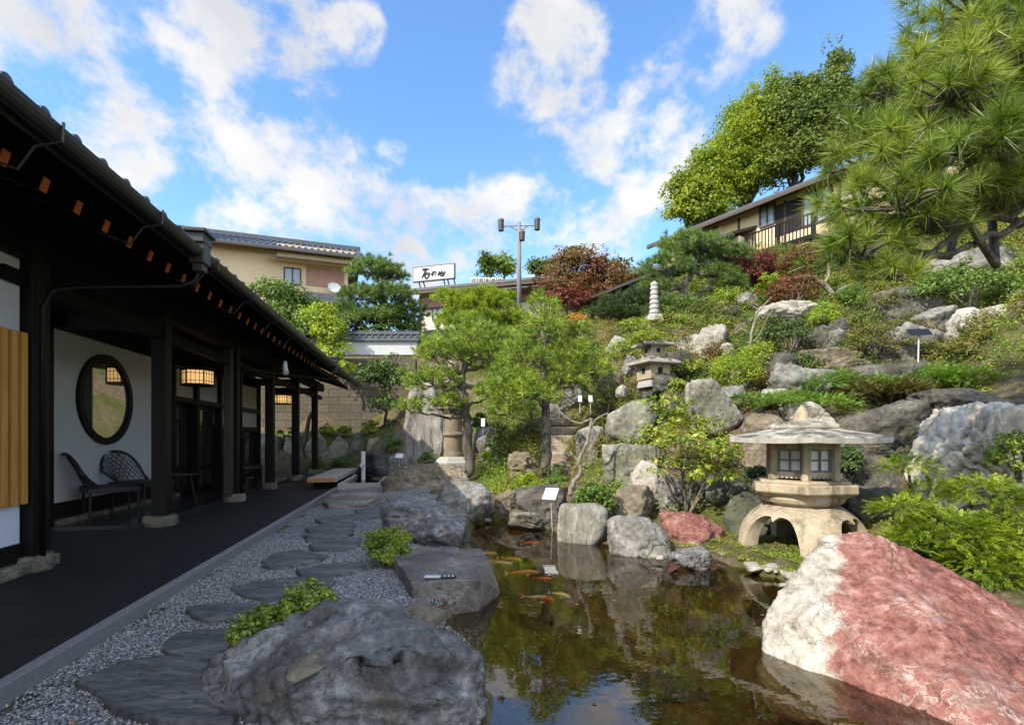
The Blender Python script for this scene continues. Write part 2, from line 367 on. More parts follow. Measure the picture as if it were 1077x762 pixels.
def hz(x, y, detail=True):
    x = np.atleast_1d(np.asarray(x, float)); y = np.atleast_1d(np.asarray(y, float))
    z = np.full(x.shape, _w[-1])
    for k in range(len(TP)): z = z+_w[k]*np.hypot(x-TP[k, 0], y-TP[k, 1])
    hill = np.clip((z-.25)/.6, 0, 1)
    z = z-hill*.13*np.clip((18-y)/4, 0, 1)
    t_ = np.clip((y-10.4)/.4, 0, 1)*np.clip((13.6-y)/.4, 0, 1)*np.clip((.62-np.abs(x-(.10*y)))/.2, 0, 1); z = z-.32*t_
    if detail: z = z+hill*.10*fbm(np.stack([x*1.3, y*1.3, 0*x], 1), 5, 4)
    dd = pdist(POND, x, y); ins = inside(POND, x, y)
    z = np.where(ins, WZ-.04-.5*np.clip(dd/.7, 0, 1)+.05*vnoise(np.stack([x*2, y*2, 0*x], 1), 3), np.maximum(z, np.where(dd < .25, WZ+.07, -.02)))
    return z
def ground(x, y): return float(hz([x], [y])[0])
gx = np.unique(np.concatenate([np.arange(-14, 22.01, .3), np.arange(-1, 4.2, .12), np.linspace(-300, -14, 14), np.linspace(22, 300, 14), [-22, -18, 26, 30]]))
gy = np.unique(np.concatenate([np.arange(-4, 38.01, .3), np.arange(0, 9, .12), np.linspace(-300, -4, 12), np.linspace(38, 300, 14), [42, 48, -8]]))
XX, YY = np.meshgrid(gx, gy); ZZ = hz(XX.ravel(), YY.ravel())
nx, ny = len(gx), len(gy)
def terrain_mat():
    b = NB('mossy_soil'); o = b.tc.outputs['Object']
    n = b.noise(o, .9, 6, .6); f = b.noise(o, 9, 6, .65); g = b.noise(o, 60, 3, .6)
    soil = b.ramp(f, [(.3, (.055, .042, .028)), (.55, (.13, .10, .065)), (.75, (.21, .17, .11))])
    moss = b.ramp(f, [(.3, (.035, .045, .012)), (.7, (.11, .12, .028))])
    c = b.mix(b.rng(n, .46, .58), soil, moss)
    c = b.mix(b.rng(b.noise(o, 2.3, 5, .7), .58, .68, 0, .7), c, (.20, .15, .075))
    # bed of the pond: dark silt
    sp = b.n('ShaderNodeSeparateXYZ'); b.l(o, sp.inputs[0])
    bed = b.ramp(b.noise(o, 5, 7, .7), [(.3, (.045, .031, .011)), (.5, (.125, .086, .031)), (.7, (.25, .17, .075))])
    c = b.mix(b.rng(sp.outputs['Z'], -.22, -.13, 1, 0), c, bed)
    return b.done(b.bsdf(c, .95, .1, b.bump(b.math('ADD', f, b.math('MULTIPLY', g, .5)), .7, .04)))
M['soil'] = terrain_mat()
tm = MB(); tm.v = list(map(tuple, np.stack([XX.ravel(), YY.ravel(), ZZ], 1).tolist()))
tm.f = [(j*nx+i, j*nx+i+1, (j+1)*nx+i+1, (j+1)*nx+i) for j in range(ny-1) for i in range(nx-1)]; tm.m = [0]*len(tm.f)
tag(obj('ground', tm, M['soil'], smooth=True, recalc=False), 'mossy brown hillside soil round the pond', 'ground', kind='structure')

def water_mat(name, tint, rough=.004, wave=.03, scale=3.2):
    b = NB(name); o = b.tc.outputs['Object']
    h = b.math('ADD', b.noise(b.mapping(o, (1, 1.6, 1)), scale, 3, .5, .3), b.math('MULTIPLY', b.noise(o, scale*4, 2), .25))
    nrm = b.bump(h, wave, .05)
    fr = b.n('ShaderNodeFresnel'); fr.inputs['IOR'].default_value = 1.33; b.l(nrm, fr.inputs['Normal'])
    tr = b.n('ShaderNodeBsdfTransparent'); tr.inputs[0].default_value = (*tint, 1)
    gl = b.n('ShaderNodeBsdfGlossy'); gl.inputs['Roughness'].default_value = rough; b.l(nrm, gl.inputs['Normal']); gl.inputs[0].default_value = (.95, .95, .95, 1)
    ms = b.n('ShaderNodeMixShader'); b.l(b.math('ADD', b.math('MULTIPLY', fr.outputs[0], .80), .10, True), ms.inputs[0]); b.l(tr.outputs[0], ms.inputs[1]); b.l(gl.outputs[0], ms.inputs[2])
    return b.done(ms)
M['water'] = water_mat('pond_water', (.87, .74, .46))
M['basin_water'] = water_mat('basin_water', (.3, .32, .33))
wp = [(-1.2, -1.2), (4.6, -1.2), (4.6, 9.2), (-1.2, 9.2)]
wm = MB(); wm.add([(x, y, WZ) for x, y in wp], [tuple(range(len(wp)))])
tag(obj('water', wm, M['water'], recalc=False), 'still brown green pond water', 'water', kind='structure')

# gravel court: a sheet plus loose chips in the near part
def gravel_mat(name, k=1.0):
    b = NB(name); o = b.tc.outputs['Object']
    v = b.n('ShaderNodeTexVoronoi'); b.l(o, v.inputs['Vector']); v.inputs['Scale'].default_value = 62
    sp = b.n('ShaderNodeSeparateColor'); b.l(v.outputs['Color'], sp.inputs[0])
    c = b.ramp(sp.outputs[0], [(.0, (.06*k, .06*k, .062*k)), (.5, (.19*k, .19*k, .19*k)), (.85, (.33*k, .33*k, .325*k)), (1, (.5*k, .5*k, .49*k))])
    c = b.mix(b.rng(v.outputs['Distance'], .35, .75), c, (.03*k, .03*k, .03*k))
    c = b.mix(b.rng(b.noise(o, 1.1, 4), .35, .7, 0, .35), c, (.13, .12, .10))
    return b.done(b.bsdf(c, .85, .25, b.bump(b.math('SUBTRACT', 1, v.outputs['Distance']), .9, .012)))
M['gravel'] = gravel_mat('grey_gravel', 1.5)
b_ = NB('gravel_chips'); gq = b_.n('ShaderNodeNewGeometry')
M['chip'] = b_.done(b_.bsdf(b_.ramp(gq.outputs['Random Per Island'], [(0, (.12, .12, .118)), (.45, (.24, .238, .232)), (.85, (.36, .358, .35)), (1, (.56, .555, .54))]), .8, .3))
GRAV = np.array([Bw(1.84, -3)[:2], Bw(1.84, 15)[:2], tuple(G(405, 512, .05)[:2]), tuple(G(455, 520, .03)[:2]), (-1.1, 7.4), (-.75, 6.2), (-.35, 4.9), (-.2, 3.9), (-.2, 2.2), (-.4, 1), (-.5, -2.5)])
gs = MB(); xs = np.arange(-5.8, .3, .2); ys = np.arange(-3, 15, .2)
def gsheet():
    v = []; f = []; idx = {}
    for x in xs:
        for y in ys:
            q = [(x, y), (x+.2, y), (x+.2, y+.2), (x, y+.2)]
            if inside(GRAV, np.array([x+.1]), np.array([y+.1]))[0]:
                t = []
                for a in q:
                    kk = (round(a[0], 2), round(a[1], 2))
                    if kk not in idx: idx[kk] = len(v); v.append(kk)
                    t.append(idx[kk])
                f.append(t)
    v = np.array(v); z = hz(v[:, 0], v[:, 1])+.008
    gs.add(np.column_stack([v, z]), f)
gsheet()
tag(obj('gravel', gs, M['gravel'], smooth=True, recalc=False), 'grey crushed gravel court beside the walkway', 'gravel', kind='structure')
def chips(n, x0, x1, y0, y1, size):
    q = rng.uniform((x0, y0), (x1, y1), (n, 2)); q = q[inside(GRAV, q[:, 0], q[:, 1])]
    z = hz(q[:, 0], q[:, 1], False)+.008
    base = np.array([(1, 0, 0), (0, 1, 0), (-1, 0, 0), (0, -1, 0), (0, 0, 1), (0, 0, -1)], float)
    tri = [(0, 1, 4), (1, 2, 4), (2, 3, 4), (3, 0, 4), (1, 0, 5), (2, 1, 5), (3, 2, 5), (0, 3, 5)]
    n = len(q); Q = np.linalg.qr(rng.normal(size=(n, 3, 3)))[0]; sc = rng.uniform(.5, 1.25, (n, 1, 3))*size
    v = np.einsum('kj,nji->nki', base, Q)*1.0; v = np.einsum('nkj,nji->nki', base[None]*sc, Q)
    v += np.column_stack([q, z+size*.25])[:, None]
    me = bpy.data.meshes.new('loose_gravel'); me.vertices.add(n*6); me.vertices.foreach_set('co', v.astype(np.float32).ravel())
    f = (np.array(tri)[None]+6*np.arange(n)[:, None, None]).reshape(-1)
    me.loops.add(len(f)); me.loops.foreach_set('vertex_index', f.astype(np.int32)); m = len(f)//3
    me.polygons.add(m); me.polygons.foreach_set('loop_start', np.arange(0, 3*m, 3, dtype=np.int32)); me.update(calc_edges=True)
    return link('loose_gravel', me, M['chip'])
tag(chips(60000, -4.2, 0, 1.2, 6.0, .0075), 'loose grey gravel chips over the court', 'gravel', kind='stuff')

# walkway and curb
bx = MB().prism([Bw(1.905, -4)[:2], Bw(1.905, 13.2)[:2], Bw(4.52, 13.2)[:2], Bw(4.52, -4)[:2]], -.05, .07)
tag(obj('walkway', bx, M['walk']), 'black walkway under the eaves', 'walkway', kind='structure')
cb = MB()
for k in range(9):
    cb.prism([Bw(1.835, -4+k*1.92)[:2], Bw(1.835, -4+k*1.92+1.912)[:2], Bw(1.905, -4+k*1.92+1.912)[:2], Bw(1.905, -4+k*1.92)[:2]], -.06, .095)
tag(obj('curb', cb, M['curb'], bevel=.006), 'grey granite curb along the walkway', 'curb', kind='structure')
bx = MB().prism([Bw(2.0, 13.21)[:2], Bw(2.0, 17.6)[:2], Bw(8, 17.6)[:2], Bw(8, 13.21)[:2]], -.05, .05)
tag(obj('paving', bx, M['walk']), 'dark paving at the far end of the veranda', 'paving', kind='structure')

# ------------------------------------------------------------------ the teahouse on the left
TEA = empty('teahouse', (0, 0, 0), 'long dark timber teahouse with deep tiled eaves and white plaster walls on the left', 'building', rz=TH)
def tb(mb, d, s, z, dd, ds, dz, m=0): return mb.box((-d, s, z), (dd, ds, dz), m=m)
ED, EZ = 2.15, 3.06                                                    # eave line
S0, S1 = -6.0, 18.3
slope = .5
# roof: boards under, round tile rows over
rf = MB()
RD = 5.9; RZ = EZ+(RD-ED)*slope
for d0, z0, d1, z1 in ((ED, EZ, RD, RZ), (2*RD-ED, EZ, RD, RZ)):
    sgn = 1 if d1 > d0 else -1
    for k in range(int((S1-S0)/.28)):
        s = S0+k*.28
        prof = [(0, 0), (.09, .0), (.11, .03), (.15, .045), (.19, .03), (.21, 0), (.28, 0)]
        v = []
        for (a, h) in prof: v.append((-d0, s+a, z0+h))
        for (a, h) in prof: v.append((-d1, s+a, z1+h))
        n = len(prof); f = [(i, i+1, n+i+1, n+i) for i in range(n-1)]
        rf.add(v, f)
        cap = [(-d0+.012*sgn, s+.15+.048*cos(q), z0+.004+.048*sin(q)) for q in np.linspace(0, 2*pi, 12, endpoint=False)]
        cap2 = [(-d0-.05*sgn, a[1], a[2]) for a in cap]
        rf.add(cap+cap2, [tuple(range(12))]+[(i, (i+1) % 12, 12+(i+1) % 12, 12+i) for i in range(12)])
rf.box((-RD, (S0+S1)/2, RZ+.12), (.3, S1-S0, .3))
roof = obj('roof', rf, M['tile'], TEA)
sb = MB()
for d0, d1 in ((ED+.02, RD), (2*RD-ED-.02, RD)):
    z0 = EZ-.035; z1 = RZ-.035
    sb.add([(-d0, S0, z0), (-d0, S1, z0), (-d1, S1, z1), (-d1, S0, z1), (-d0, S0, z0-.05), (-d0, S1, z0-.05), (-d1, S1, z1-.05), (-d1, S0, z1-.05)],
           [(0, 1, 2, 3), (7, 6, 5, 4), (0, 4, 5, 1), (1, 5, 6, 2), (2, 6, 7, 3), (3, 7, 4, 0)])
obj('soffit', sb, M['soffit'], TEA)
gb = MB().box((-RD, S1-.14, (EZ+RZ)/2-.2), (4, .06, .02))
gv = [(-ED-.5, S1-.5, EZ+.1), (-RD, S1-.5, RZ-.1), (-2*RD+ED+.5, S1-.5, EZ+.1)]
gb = MB().add(gv+[(a, b-.05, c) for a, b, c in gv], [(0, 1, 2), (5, 4, 3), (0, 3, 4, 1), (1, 4, 5, 2), (2, 5, 3, 0)])
obj('gable', gb, M['black_wood'], TEA)
# gutter: half round trough under the eave edge
gt = MB(); pr = [(ED-.055+.062*cos(q), EZ-.07+.075*sin(q)) for q in np.linspace(pi, 2*pi, 9)]+[(ED-.055+.05*cos(q), EZ-.07+.062*sin(q)) for q in np.linspace(2*pi, pi, 9)]
n = len(pr); v = [(-d, S0, z) for d, z in pr]+[(-d, S1, z) for d, z in pr]
gt.add(v, [(i, (i+1) % n, n+(i+1) % n, n+i) for i in range(n)]+[tuple(range(n)), tuple(range(2*n-1, n-1, -1))])
gt.box((-ED-.03, (S0+S1)/2, EZ-.07), (.03, S1-S0, .15))
gut = obj('gutter', gt, M['gutter'], TEA, smooth=False)
for k in range(14):
    s = 2.2+k*1.15
    q = MB().tube([(-ED+.125, s, EZ-.05), (-ED+.12, s, EZ-.16), (-ED-.02, s, EZ-.20), (-ED-.12, s+.02, EZ-.33), (-ED-.34, s+.02, EZ-.25)], .008, 6)
    obj('gutter_bracket', q, M['gutter'], gut)
# rafters with painted ends
ra = MB(); a = np.array([-2.42, 0, 2.845]); bq = np.array([-4.5, 0, 2.845+2.08*slope*.62])
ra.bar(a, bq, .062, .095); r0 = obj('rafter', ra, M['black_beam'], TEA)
dr = (a-bq)/np.linalg.norm(a-bq)
tp = MB().bar(a+dr*.003, a+dr*.011, .058, .09); t0 = obj('rafter_end', tp, M['tip'], r0)
s = 2.99; first = True; ss = []
s0 = s_at(3, 2.42)
for k in range(47):
    ss.append(s0+.33*(k-1))
for k, s in enumerate(ss):
    if s > S1-.3: break
    if k == 0: r0.location = (0, s, 0); continue
    c = copy_tree(r0, TEA); c.location = (0, s, 0)
# columns on their stones
cols = [(30, 4.37), (170, 6.6), (246, 9.16), (284, 11.3), (311, 13.7), (331, 16.1)]
for k, (px, Y) in enumerate(cols):
    s = s_at(px, 3.3)
    q = MB(); tb(q, 3.3, s, 1.53, .17, .17, 2.66)
    c = obj('column', q, M['black_wood'], TEA, bevel=.006)
    if k == 2:
        q = MB(); tb(q, 3.3, s-.26, 1.53, .12, .12, 2.66); obj('column', q, wood('brown_post', (.03, .022, .015), (.07, .05, .035), .6), TEA, bevel=.005)
    q = MB(); n = 11
    pr = [(.17*(.85+.3*random.random()), 0) for _ in range(n)]
    pts = [(-3.3+cos(2*pi*i/n)*pr[i][0]*1.1, s+sin(2*pi*i/n)*pr[i][0]*1.15) for i in range(n)]
    q.prism(pts, .05, .205); obj('footing_stone', q, M['sill'], TEA, bevel=.03)
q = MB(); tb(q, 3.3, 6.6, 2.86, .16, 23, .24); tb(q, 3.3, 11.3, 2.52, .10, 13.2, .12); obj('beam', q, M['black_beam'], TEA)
for px, Y in cols:
    s = s_at(px, 3.3); q = MB(); tb(q, 3.9, s, 2.66, 1.2, .12, .18); obj('tie_beam', q, M['black_wood'], TEA)
# back wall (d=4.5): plaster, posts, rails, round window, sliding doors
sa, sz_ = s_at(44, 4.5), s_at(271, 4.5)
q = MB(); sw = s_at(158, 4.5); sd0 = s_at(181, 4.5); sd1 = s_at(229, 4.5)
wc, wr = (s_at(110.5, 4.5), 1.75), .60
# plaster panel with a real round hole
def holed(y0, y1, z0, z1, cy, cz, r, x0, x1):
    n = 48; mb = MB(); ring = [(cy+r*cos(2*pi*k/n), cz+r*sin(2*pi*k/n)) for k in range(n)]; sq = []
    for k in range(n):
        c_, s_ = cos(2*pi*k/n), sin(2*pi*k/n)
        t = min((y1-cy)/c_ if c_ > 1e-6 else (y0-cy)/c_ if c_ < -1e-6 else 1e9, (z1-cz)/s_ if s_ > 1e-6 else (z0-cz)/s_ if s_ < -1e-6 else 1e9)
        sq.append((cy+t*c_, cz+t*s_))
    for x in (x0, x1):
        mb.add([(x, a_, b__) for a_, b__ in ring]+[(x, a_, b__) for a_, b__ in sq], [(k, (k+1) % n, n+(k+1) % n, n+k) for k in range(n)])
    mb.add([(x0, a_, b__) for a_, b__ in ring]+[(x1, a_, b__) for a_, b__ in ring], [(k, (k+1) % n, n+(k+1) % n, n+k) for k in range(n)])
    for (a_, b__) in ((y0, z0), (y1, z0), (y1, z1), (y0, z1)): pass
    return mb
s_l = s_at(50, 4.5)
wl_ = holed(s_l, sd0, .38, 2.56, wc[0], wc[1], wr, -4.5, -4.62)
obj('plaster_wall', wl_, M['plaster'], TEA)
q = MB()
tb(q, 4.56, (sd0+sd1)/2+.0, 2.26, .1, sd1-sd0, .58); tb(q, 4.56, (sd1+sz_)/2, 2.02, .1, sz_-sd1, 1.08)
obj('plaster_wall', q, M['plaster'], TEA)
fr = MB(); n = 48
for (r0_, r1_, x0, x1) in ((wr-.045, wr+.045, -4.455, -4.60),):
    v = []
    for x in (x0, x1):
        for r in (r0_, r1_):
            v += [(x, wc[0]+r*cos(2*pi*k/n), wc[1]+r*sin(2*pi*k/n)) for k in range(n)]
    f = []
    for k in range(n):
        k2 = (k+1) % n
        f += [(k, k2, n+k2, n+k), (2*n+k, 3*n+k, 3*n+k2, 2*n+k2), (k, 2*n+k, 2*n+k2, k2), (n+k, n+k2, 3*n+k2, 3*n+k)]
    fr.add(v, f)
rw = obj('round_window', fr, M['black_wood'], TEA)
gl = MB().add([(-4.485, wc[0]+(wr-.03)*cos(2*pi*k/n), wc[1]+(wr-.03)*sin(2*pi*k/n)) for k in range(n)], [tuple(range(n))])
bmir = NB('reflecting_window_glass'); M['mirror'] = bmir.done(bmir.bsdf((.55, .55, .52), .03, .8, None, .9))
obj('glass', gl, M['mirror'], rw, recalc=False)
q = MB()
for s in (sa-.02, s_l-.06, sd0-.05, s_at(205, 4.5), sd1+.05, s_at(246, 4.5), sz_): tb(q, 4.5, s, 1.45, .14, .12, 2.8)
tb(q, 4.52, (s_l+sd0)/2, .25, .12, sd0-s_l, .27); tb(q, 4.52, (sa+sz_)/2, 2.70, .13, sz_-sa, .28); tb(q, 4.5, (sd0+sz_)/2, 1.92, .13, sz_-sd0, .1); tb(q, 4.52, (sd1+sz_)/2, 1.42, .12, sz_-sd1, .12)
obj('wall_frame', q, M['black_wood'], TEA)
nd = 4
for k in range(nd):
    w = (sd1-sd0)/nd; c_ = sd0+w*(k+.5); dz = 4.57+.035*(k % 2)
    q = MB()
    for e in (-1, 1): tb(q, dz, c_+e*(w/2-.04), 1.0, .032, .08, 1.74)
    for z in (.18, .55, 1.83): tb(q, dz, c_, z, .028, w-.16, .09)
    d_ = obj('sliding_door', q, M['black_wood'], TEA)
    g_ = MB(); tb(g_, dz, c_, 1.0, .008, w-.15, 1.7); obj('glass', g_, M['glass'], d_)
for k in range(3):
    w = (sz_-sd1)/3; c_ = sd1+w*(k+.5)
    q = MB()
    for e in (-1, 1): tb(q, 4.57, c_+e*(w/2-.04), .78, .03, .08, 1.3)
    for z in (.18, 1.38): tb(q, 4.57, c_, z, .03, w, .09)
    d_ = obj('window_frame', q, M['black_wood'], TEA); g_ = MB(); tb(g_, 4.57, c_, .78, .008, w-.15, 1.2); obj('glass', g_, M['glass'], d_)
# closed body behind the wall so that nothing shows through
q = MB(); tb(q, 5.9, (sa+sz_)/2, 1.45, 2.3, sz_-sa-.3, 2.9); obj('inner_room', q, M['soffit'], TEA)
# veranda slab and base sill stones
q = MB(); tb(q, 3.95, (sa+sz_)/2, .085, 1.05, sz_-sa, .07); obj('veranda_slab', q, M['veranda'], TEA)
s = s_l
while s < sd0-.3:
    q = MB(); w = random.uniform(.7, 1.2); tb(q, 4.43, s+w/2, .15, .1, w-.01, .07); s += w; obj('sill_stone', q, M['sill'], TEA, bevel=.015)
s = s_at(-60, 3.3)
while s < s_at(40, 3.3)-.2:
    q = MB(); w = random.uniform(.4, .7); tb(q, 3.27, s+w/2, .12, .16, w-.01, .1); s += w; obj('sill_stone', q, M['sill'], TEA, bevel=.015)
# near bay with the orange slats
sb1 = s_at(19, 3.3); q = MB()
tb(q, 3.33, (sb1-5)/2, 2.38, .08, sb1+5, .62); obj('plaster_wall', q, M['plaster'], TEA)
q = MB(); tb(q, 3.33, (sb1-5)/2, .52, .08, sb1+5, .42); tag(obj('plaster_wall', q, M['blue_plaster'], TEA), 'low white panel under the orange slats')
q = MB(); tb(q, 3.36, (sb1-5)/2, 1.35, .05, sb1+5, 1.45); tb(q, 3.32, (sb1-5)/2, .24, .10, sb1+5, .17); tb(q, 3.36, sb1+.1, 1.5, .2, .14, 2.9); tb(q, 3.36, s_at(36, 3.3)+.08, 1.5, .2, .1, 2.9); tb(q, 3.31, (sb1-5)/2, 2.76, .12, sb1+5, .16)
tb(q, 3.9, s_at(36, 3.3)+.05, 1.5, 1.2, .08, 2.9); obj('bay_frame', q, M['black_wood'], TEA)
q = MB(); s = s_at(30, 3.3)
for k in range(22):
    ss_ = s-.035-k*.105; tb(q, 3.25, ss_, 1.36, .04, .062, 1.42)
tb(q, 3.285, s-1.2, 1.36, .02, 2.5, 1.36, m=1)
obj('slatted_screen', q, [M['slat'], wood('dark_orange_back', (.12, .045, .01), (.2, .08, .02), .6)], TEA, bevel=.004)
# rain hoppers and downpipes
for (sp, pxc) in ((210, 28), (352, 246)):
    s = s_at(sp, ED-.05); q = MB()
    d_ = ED-.05
    tb(q, d_, s, EZ+.10, .20, .26, .04); tb(q, d_, s, EZ+.04, .15, .2, .1); tb(q, d_, s, EZ-.10, .14, .16, .2); tb(q, d_, s, EZ-.22, .10, .11, .1)
    hp = obj('rain_hopper', q, M['gutter'], TEA, bevel=.01)
    e = s_at(pxc, 3.3)
    q = MB().tube([(-d_, s, EZ-.22), (-d_-.03, s-.02, EZ-.36), (-d_-.14, s-.06, EZ-.43), (-3.0, (s*.45+e*.55), EZ-.52), (-3.12, e+.02, EZ-.6), (-3.17, e-.02, EZ-.75), (-3.17, e-.02, .1)], .021, 10)
    obj('downpipe', q, M['black_wood'], TEA, smooth=True)
# small spotlight under the far eave
s = s_at(300, 2.5); q = MB().tube([(-2.5, s, 2.62), (-2.5, s-.02, 2.5), (-2.46, s-.1, 2.4)], [.03, .045, .05], 10); obj('spotlight', q, M['white_metal'], TEA)

# ------------------------------------------------------------------ veranda furniture
def wicker_chair(label, loc, rz, group='wicker chairs on the veranda'):
    e = empty('wicker_armchair', loc, label, 'chair', group, rz)
    q = MB(); 
    for a, b in (((-.27, -.25), (-.24, -.24)), ((.27, -.25), (.24, -.24)), ((-.25, .25), (-.2, .2)), ((.25, .25), (.2, .2))):
        pass
    lg = [(-.27, -.25), (.27, -.25), (-.24, .24), (.24, .24)]
    for x, y in lg: obj('leg', MB().tube([(x*1.05, y*1.05, 0), (x, y, .40)], .014, 8), M['wicker'], e)
    q = MB(); q.box((0, 0, .40), (.60, .56, .06))
    for k in range(12): q.bar((-.29+k*.053, -.27, .435), (-.29+k*.053, .27, .435), .012, .012)
    for k in range(11): q.bar((-.29, -.26+k*.053, .44), (.29, -.26+k*.053, .44), .012, .012)
    obj('seat', q, M['wicker'], e, bevel=.01)
    # wrap-round woven back that flares outward
    q = MB(); na, nb = 17, 9
    def pt(i, j):
        t = i/(na-1)*2-1; a = t*1.15; h = j/(nb-1); top = .45*(1-.62*abs(t)**2.5)
        fl = 1+.22*h*h; return np.array([.31*fl*sin(a), .06+.20*fl*cos(a)+.16*h, .43+top*h])
    for i in range(na):
        q.tube([pt(i, j) for j in range(nb)], .005, 4)
    for s_ in (1, -1):
        for i in range(0, na+8, 2):
            pts = [pt(np.clip(i-4+s_*(j-4)*1.0+4*0, 0, na-1), j) for j in range(nb)]; q.tube(pts, .005, 4)
    q.tube([pt(i, nb-1) for i in range(na)], .018, 8); q.tube([pt(0, j) for j in range(nb)], .015, 6); q.tube([pt(na-1, j) for j in range(nb)], .015, 6)
    obj('backrest', q, M['wicker'], e)
    return e
def bl(d, s, z=.12): return Bw(d, s, z)
wicker_chair('black wicker armchair below and left of the round window', bl(4.08, s_at(116, 4.08)), TH+pi*.71)
wicker_chair('black wicker armchair between the round window and the thick post', bl(4.05, s_at(150, 4.05)), TH+pi*.42)
wicker_chair('dark wicker armchair at the far end of the veranda beside the post pair', bl(3.95, s_at(262, 3.95)), TH+pi*.6)
e = empty('side_table', bl(3.95, s_at(190, 3.95)), 'low black round table on the veranda behind the thick post', 'table')
obj('tabletop', MB().lathe([(.30, .46), (.32, .47), (.32, .49), (.30, .5)], 28), M['veranda'], e)
for k in range(3):
    a_ = 2*pi*k/3; obj('leg', MB().tube([(.26*cos(a_), .26*sin(a_), 0), (.16*cos(a_), .16*sin(a_), .46)], .013, 8), M['wicker'], e)
# hanging lanterns
bam = NB('lit_paper'); em = bam.n('ShaderNodeEmission'); bam.l(bam.ramp(bam.noise(bam.tc.outputs['Object'], 5, 3), [(.3, (1, .50, .14)), (.7, (1, .68, .30))]), em.inputs[0]); em.inputs[1].default_value = .34; M['lit'] = bam.done(em)
def lantern(label, d, px, py, w, h):
    s = s_at(px, d); z = z_at(px, py, d); e = empty('hanging_lantern', Bw(d, s, z-h/2), label, 'lantern', 'hexagonal lanterns under the eaves', TH)
    n = 6; r = w/2
    obj('paper_panes', MB().lathe([(r*.93, .03), (r*.93, h-.03)], n, phase=.2, cap=True), M['lit'], e)
    q = MB()
    q.lathe([(r*1.02, 0), (r*1.02, .035)], n, phase=.2); q.lathe([(r*1.02, h-.035), (r*1.02, h)], n, phase=.2)
    for k in range(n):
        a0, a1 = .2+2*pi*k/n, .2+2*pi*(k+1)/n; p0 = np.array([cos(a0), sin(a0)])*r; p1 = np.array([cos(a1), sin(a1)])*r
        q.tube([(*p0, 0), (*p0, h)], .012, 4)
        for t in (.25, .5, .75): m_ = p0+(p1-p0)*t; q.tube([(*(m_*.985), 0), (*(m_*.985), h)], .005, 4)
        for zz in (h*.28, h*.72): q.tube([(*(p0*.985), zz), (*(p1*.985), zz)], .005, 4)
    obj('lattice_frame', q, M['black_wood'], e)
    q = MB().lathe([(r*1.35, h), (r*1.38, h+.015), (r*.5, h+.09), (.03, h+.12)], n, phase=.2); q.tube([(0, 0, h+.1), (0, 0, h+.55)], .01, 6)
    obj('canopy', q, M['black_wood'], e)
lantern('large lit hexagonal lantern hanging before the sliding doors', 3.9, 208, 397, .52, .30)
lantern('smaller looking lit lantern hanging further off between far posts', 3.9, 297, 420, .50, .28)
# ------------------------------------------------------------------ rocks
_ICO = {}
def ico(k):
    if k not in _ICO:
        bm = bmesh.new(); bmesh.ops.create_icosphere(bm, subdivisions=k, radius=1)
        v = np.array([q.co[:] for q in bm.verts]); f = [tuple(x.index for x in p.verts) for p in bm.faces]; bm.free(); _ICO[k] = (v/np.linalg.norm(v, axis=1)[:, None], f)
    return _ICO[k]
RM = {
 'grey': rock_mat('grey_rock', (.065, .060, .052), (.20, .19, .17), (.40, .38, .34), 1.8, .8, .3, (.15, .15, .085), .3, stain=.5),
 'blue': rock_mat('blue_grey_rock', (.050, .047, .043), (.155, .148, .138), (.44, .43, .40), 2.4, .2, 0, veins=.2, stain=.5, rough=.5, bumpk=.9),
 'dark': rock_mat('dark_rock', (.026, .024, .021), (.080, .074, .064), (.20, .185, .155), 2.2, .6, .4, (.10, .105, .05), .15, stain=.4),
 'brown': rock_mat('brown_rock', (.06, .047, .034), (.18, .145, .105), (.38, .32, .24), 2.0, .8, .35, (.17, .165, .075), stain=.4),
 'square': rock_mat('brown_grey_cut_rock', (.055, .046, .038), (.135, .115, .096), (.27, .245, .21), 2.6, .5, 0, veins=.35, stain=.6, rough=.5, bumpk=.4),
 'lichen': rock_mat('lichen_rock', (.065, .06, .048), (.18, .17, .14), (.38, .36, .30), 2.2, .7, .6, (.16, .185, .085), .2, stain=.3),
 'pale': rock_mat('pale_rock', (.15, .13, .10), (.36, .33, .275), (.58, .54, .47), 2.0, .8, .15, (.28, .27, .17), stain=.4),
 'slab': rock_mat('streaked_slab', (.10, .09, .075), (.31, .285, .25), (.56, .53, .48), 2.4, .5, .1, streak=(1, 1, .18), stain=.35),
 'moss': rock_mat('mossy_dark_rock', (.03, .032, .024), (.085, .088, .066), (.22, .21, .17), 2.2, .6, .65, (.09, .105, .045)),
 'black': rock_mat('black_rock', (.016, .016, .017), (.042, .042, .044), (.11, .11, .11), 2, .3, 0, rough=.5),
 'flag': rock_mat('flagstone', (.042, .041, .040), (.108, .106, .103), (.23, .225, .215), 2.6, .5, 0, streak=(.5, 2.2, 1), stain=.3, rough=.6, bumpk=.7),
 'path': rock_mat('layered_path_stone', (.07, .060, .047), (.19, .165, .13), (.36, .325, .27), 2.2, .8, .1, streak=(.4, 1, 3)),
 'dome': rock_mat('streaked_dome_stone', (.075, .070, .056), (.21, .195, .16), (.42, .40, .34), 2.6, .3, .35, (.16, .165, .085), streak=(1, 1, .25)),
}
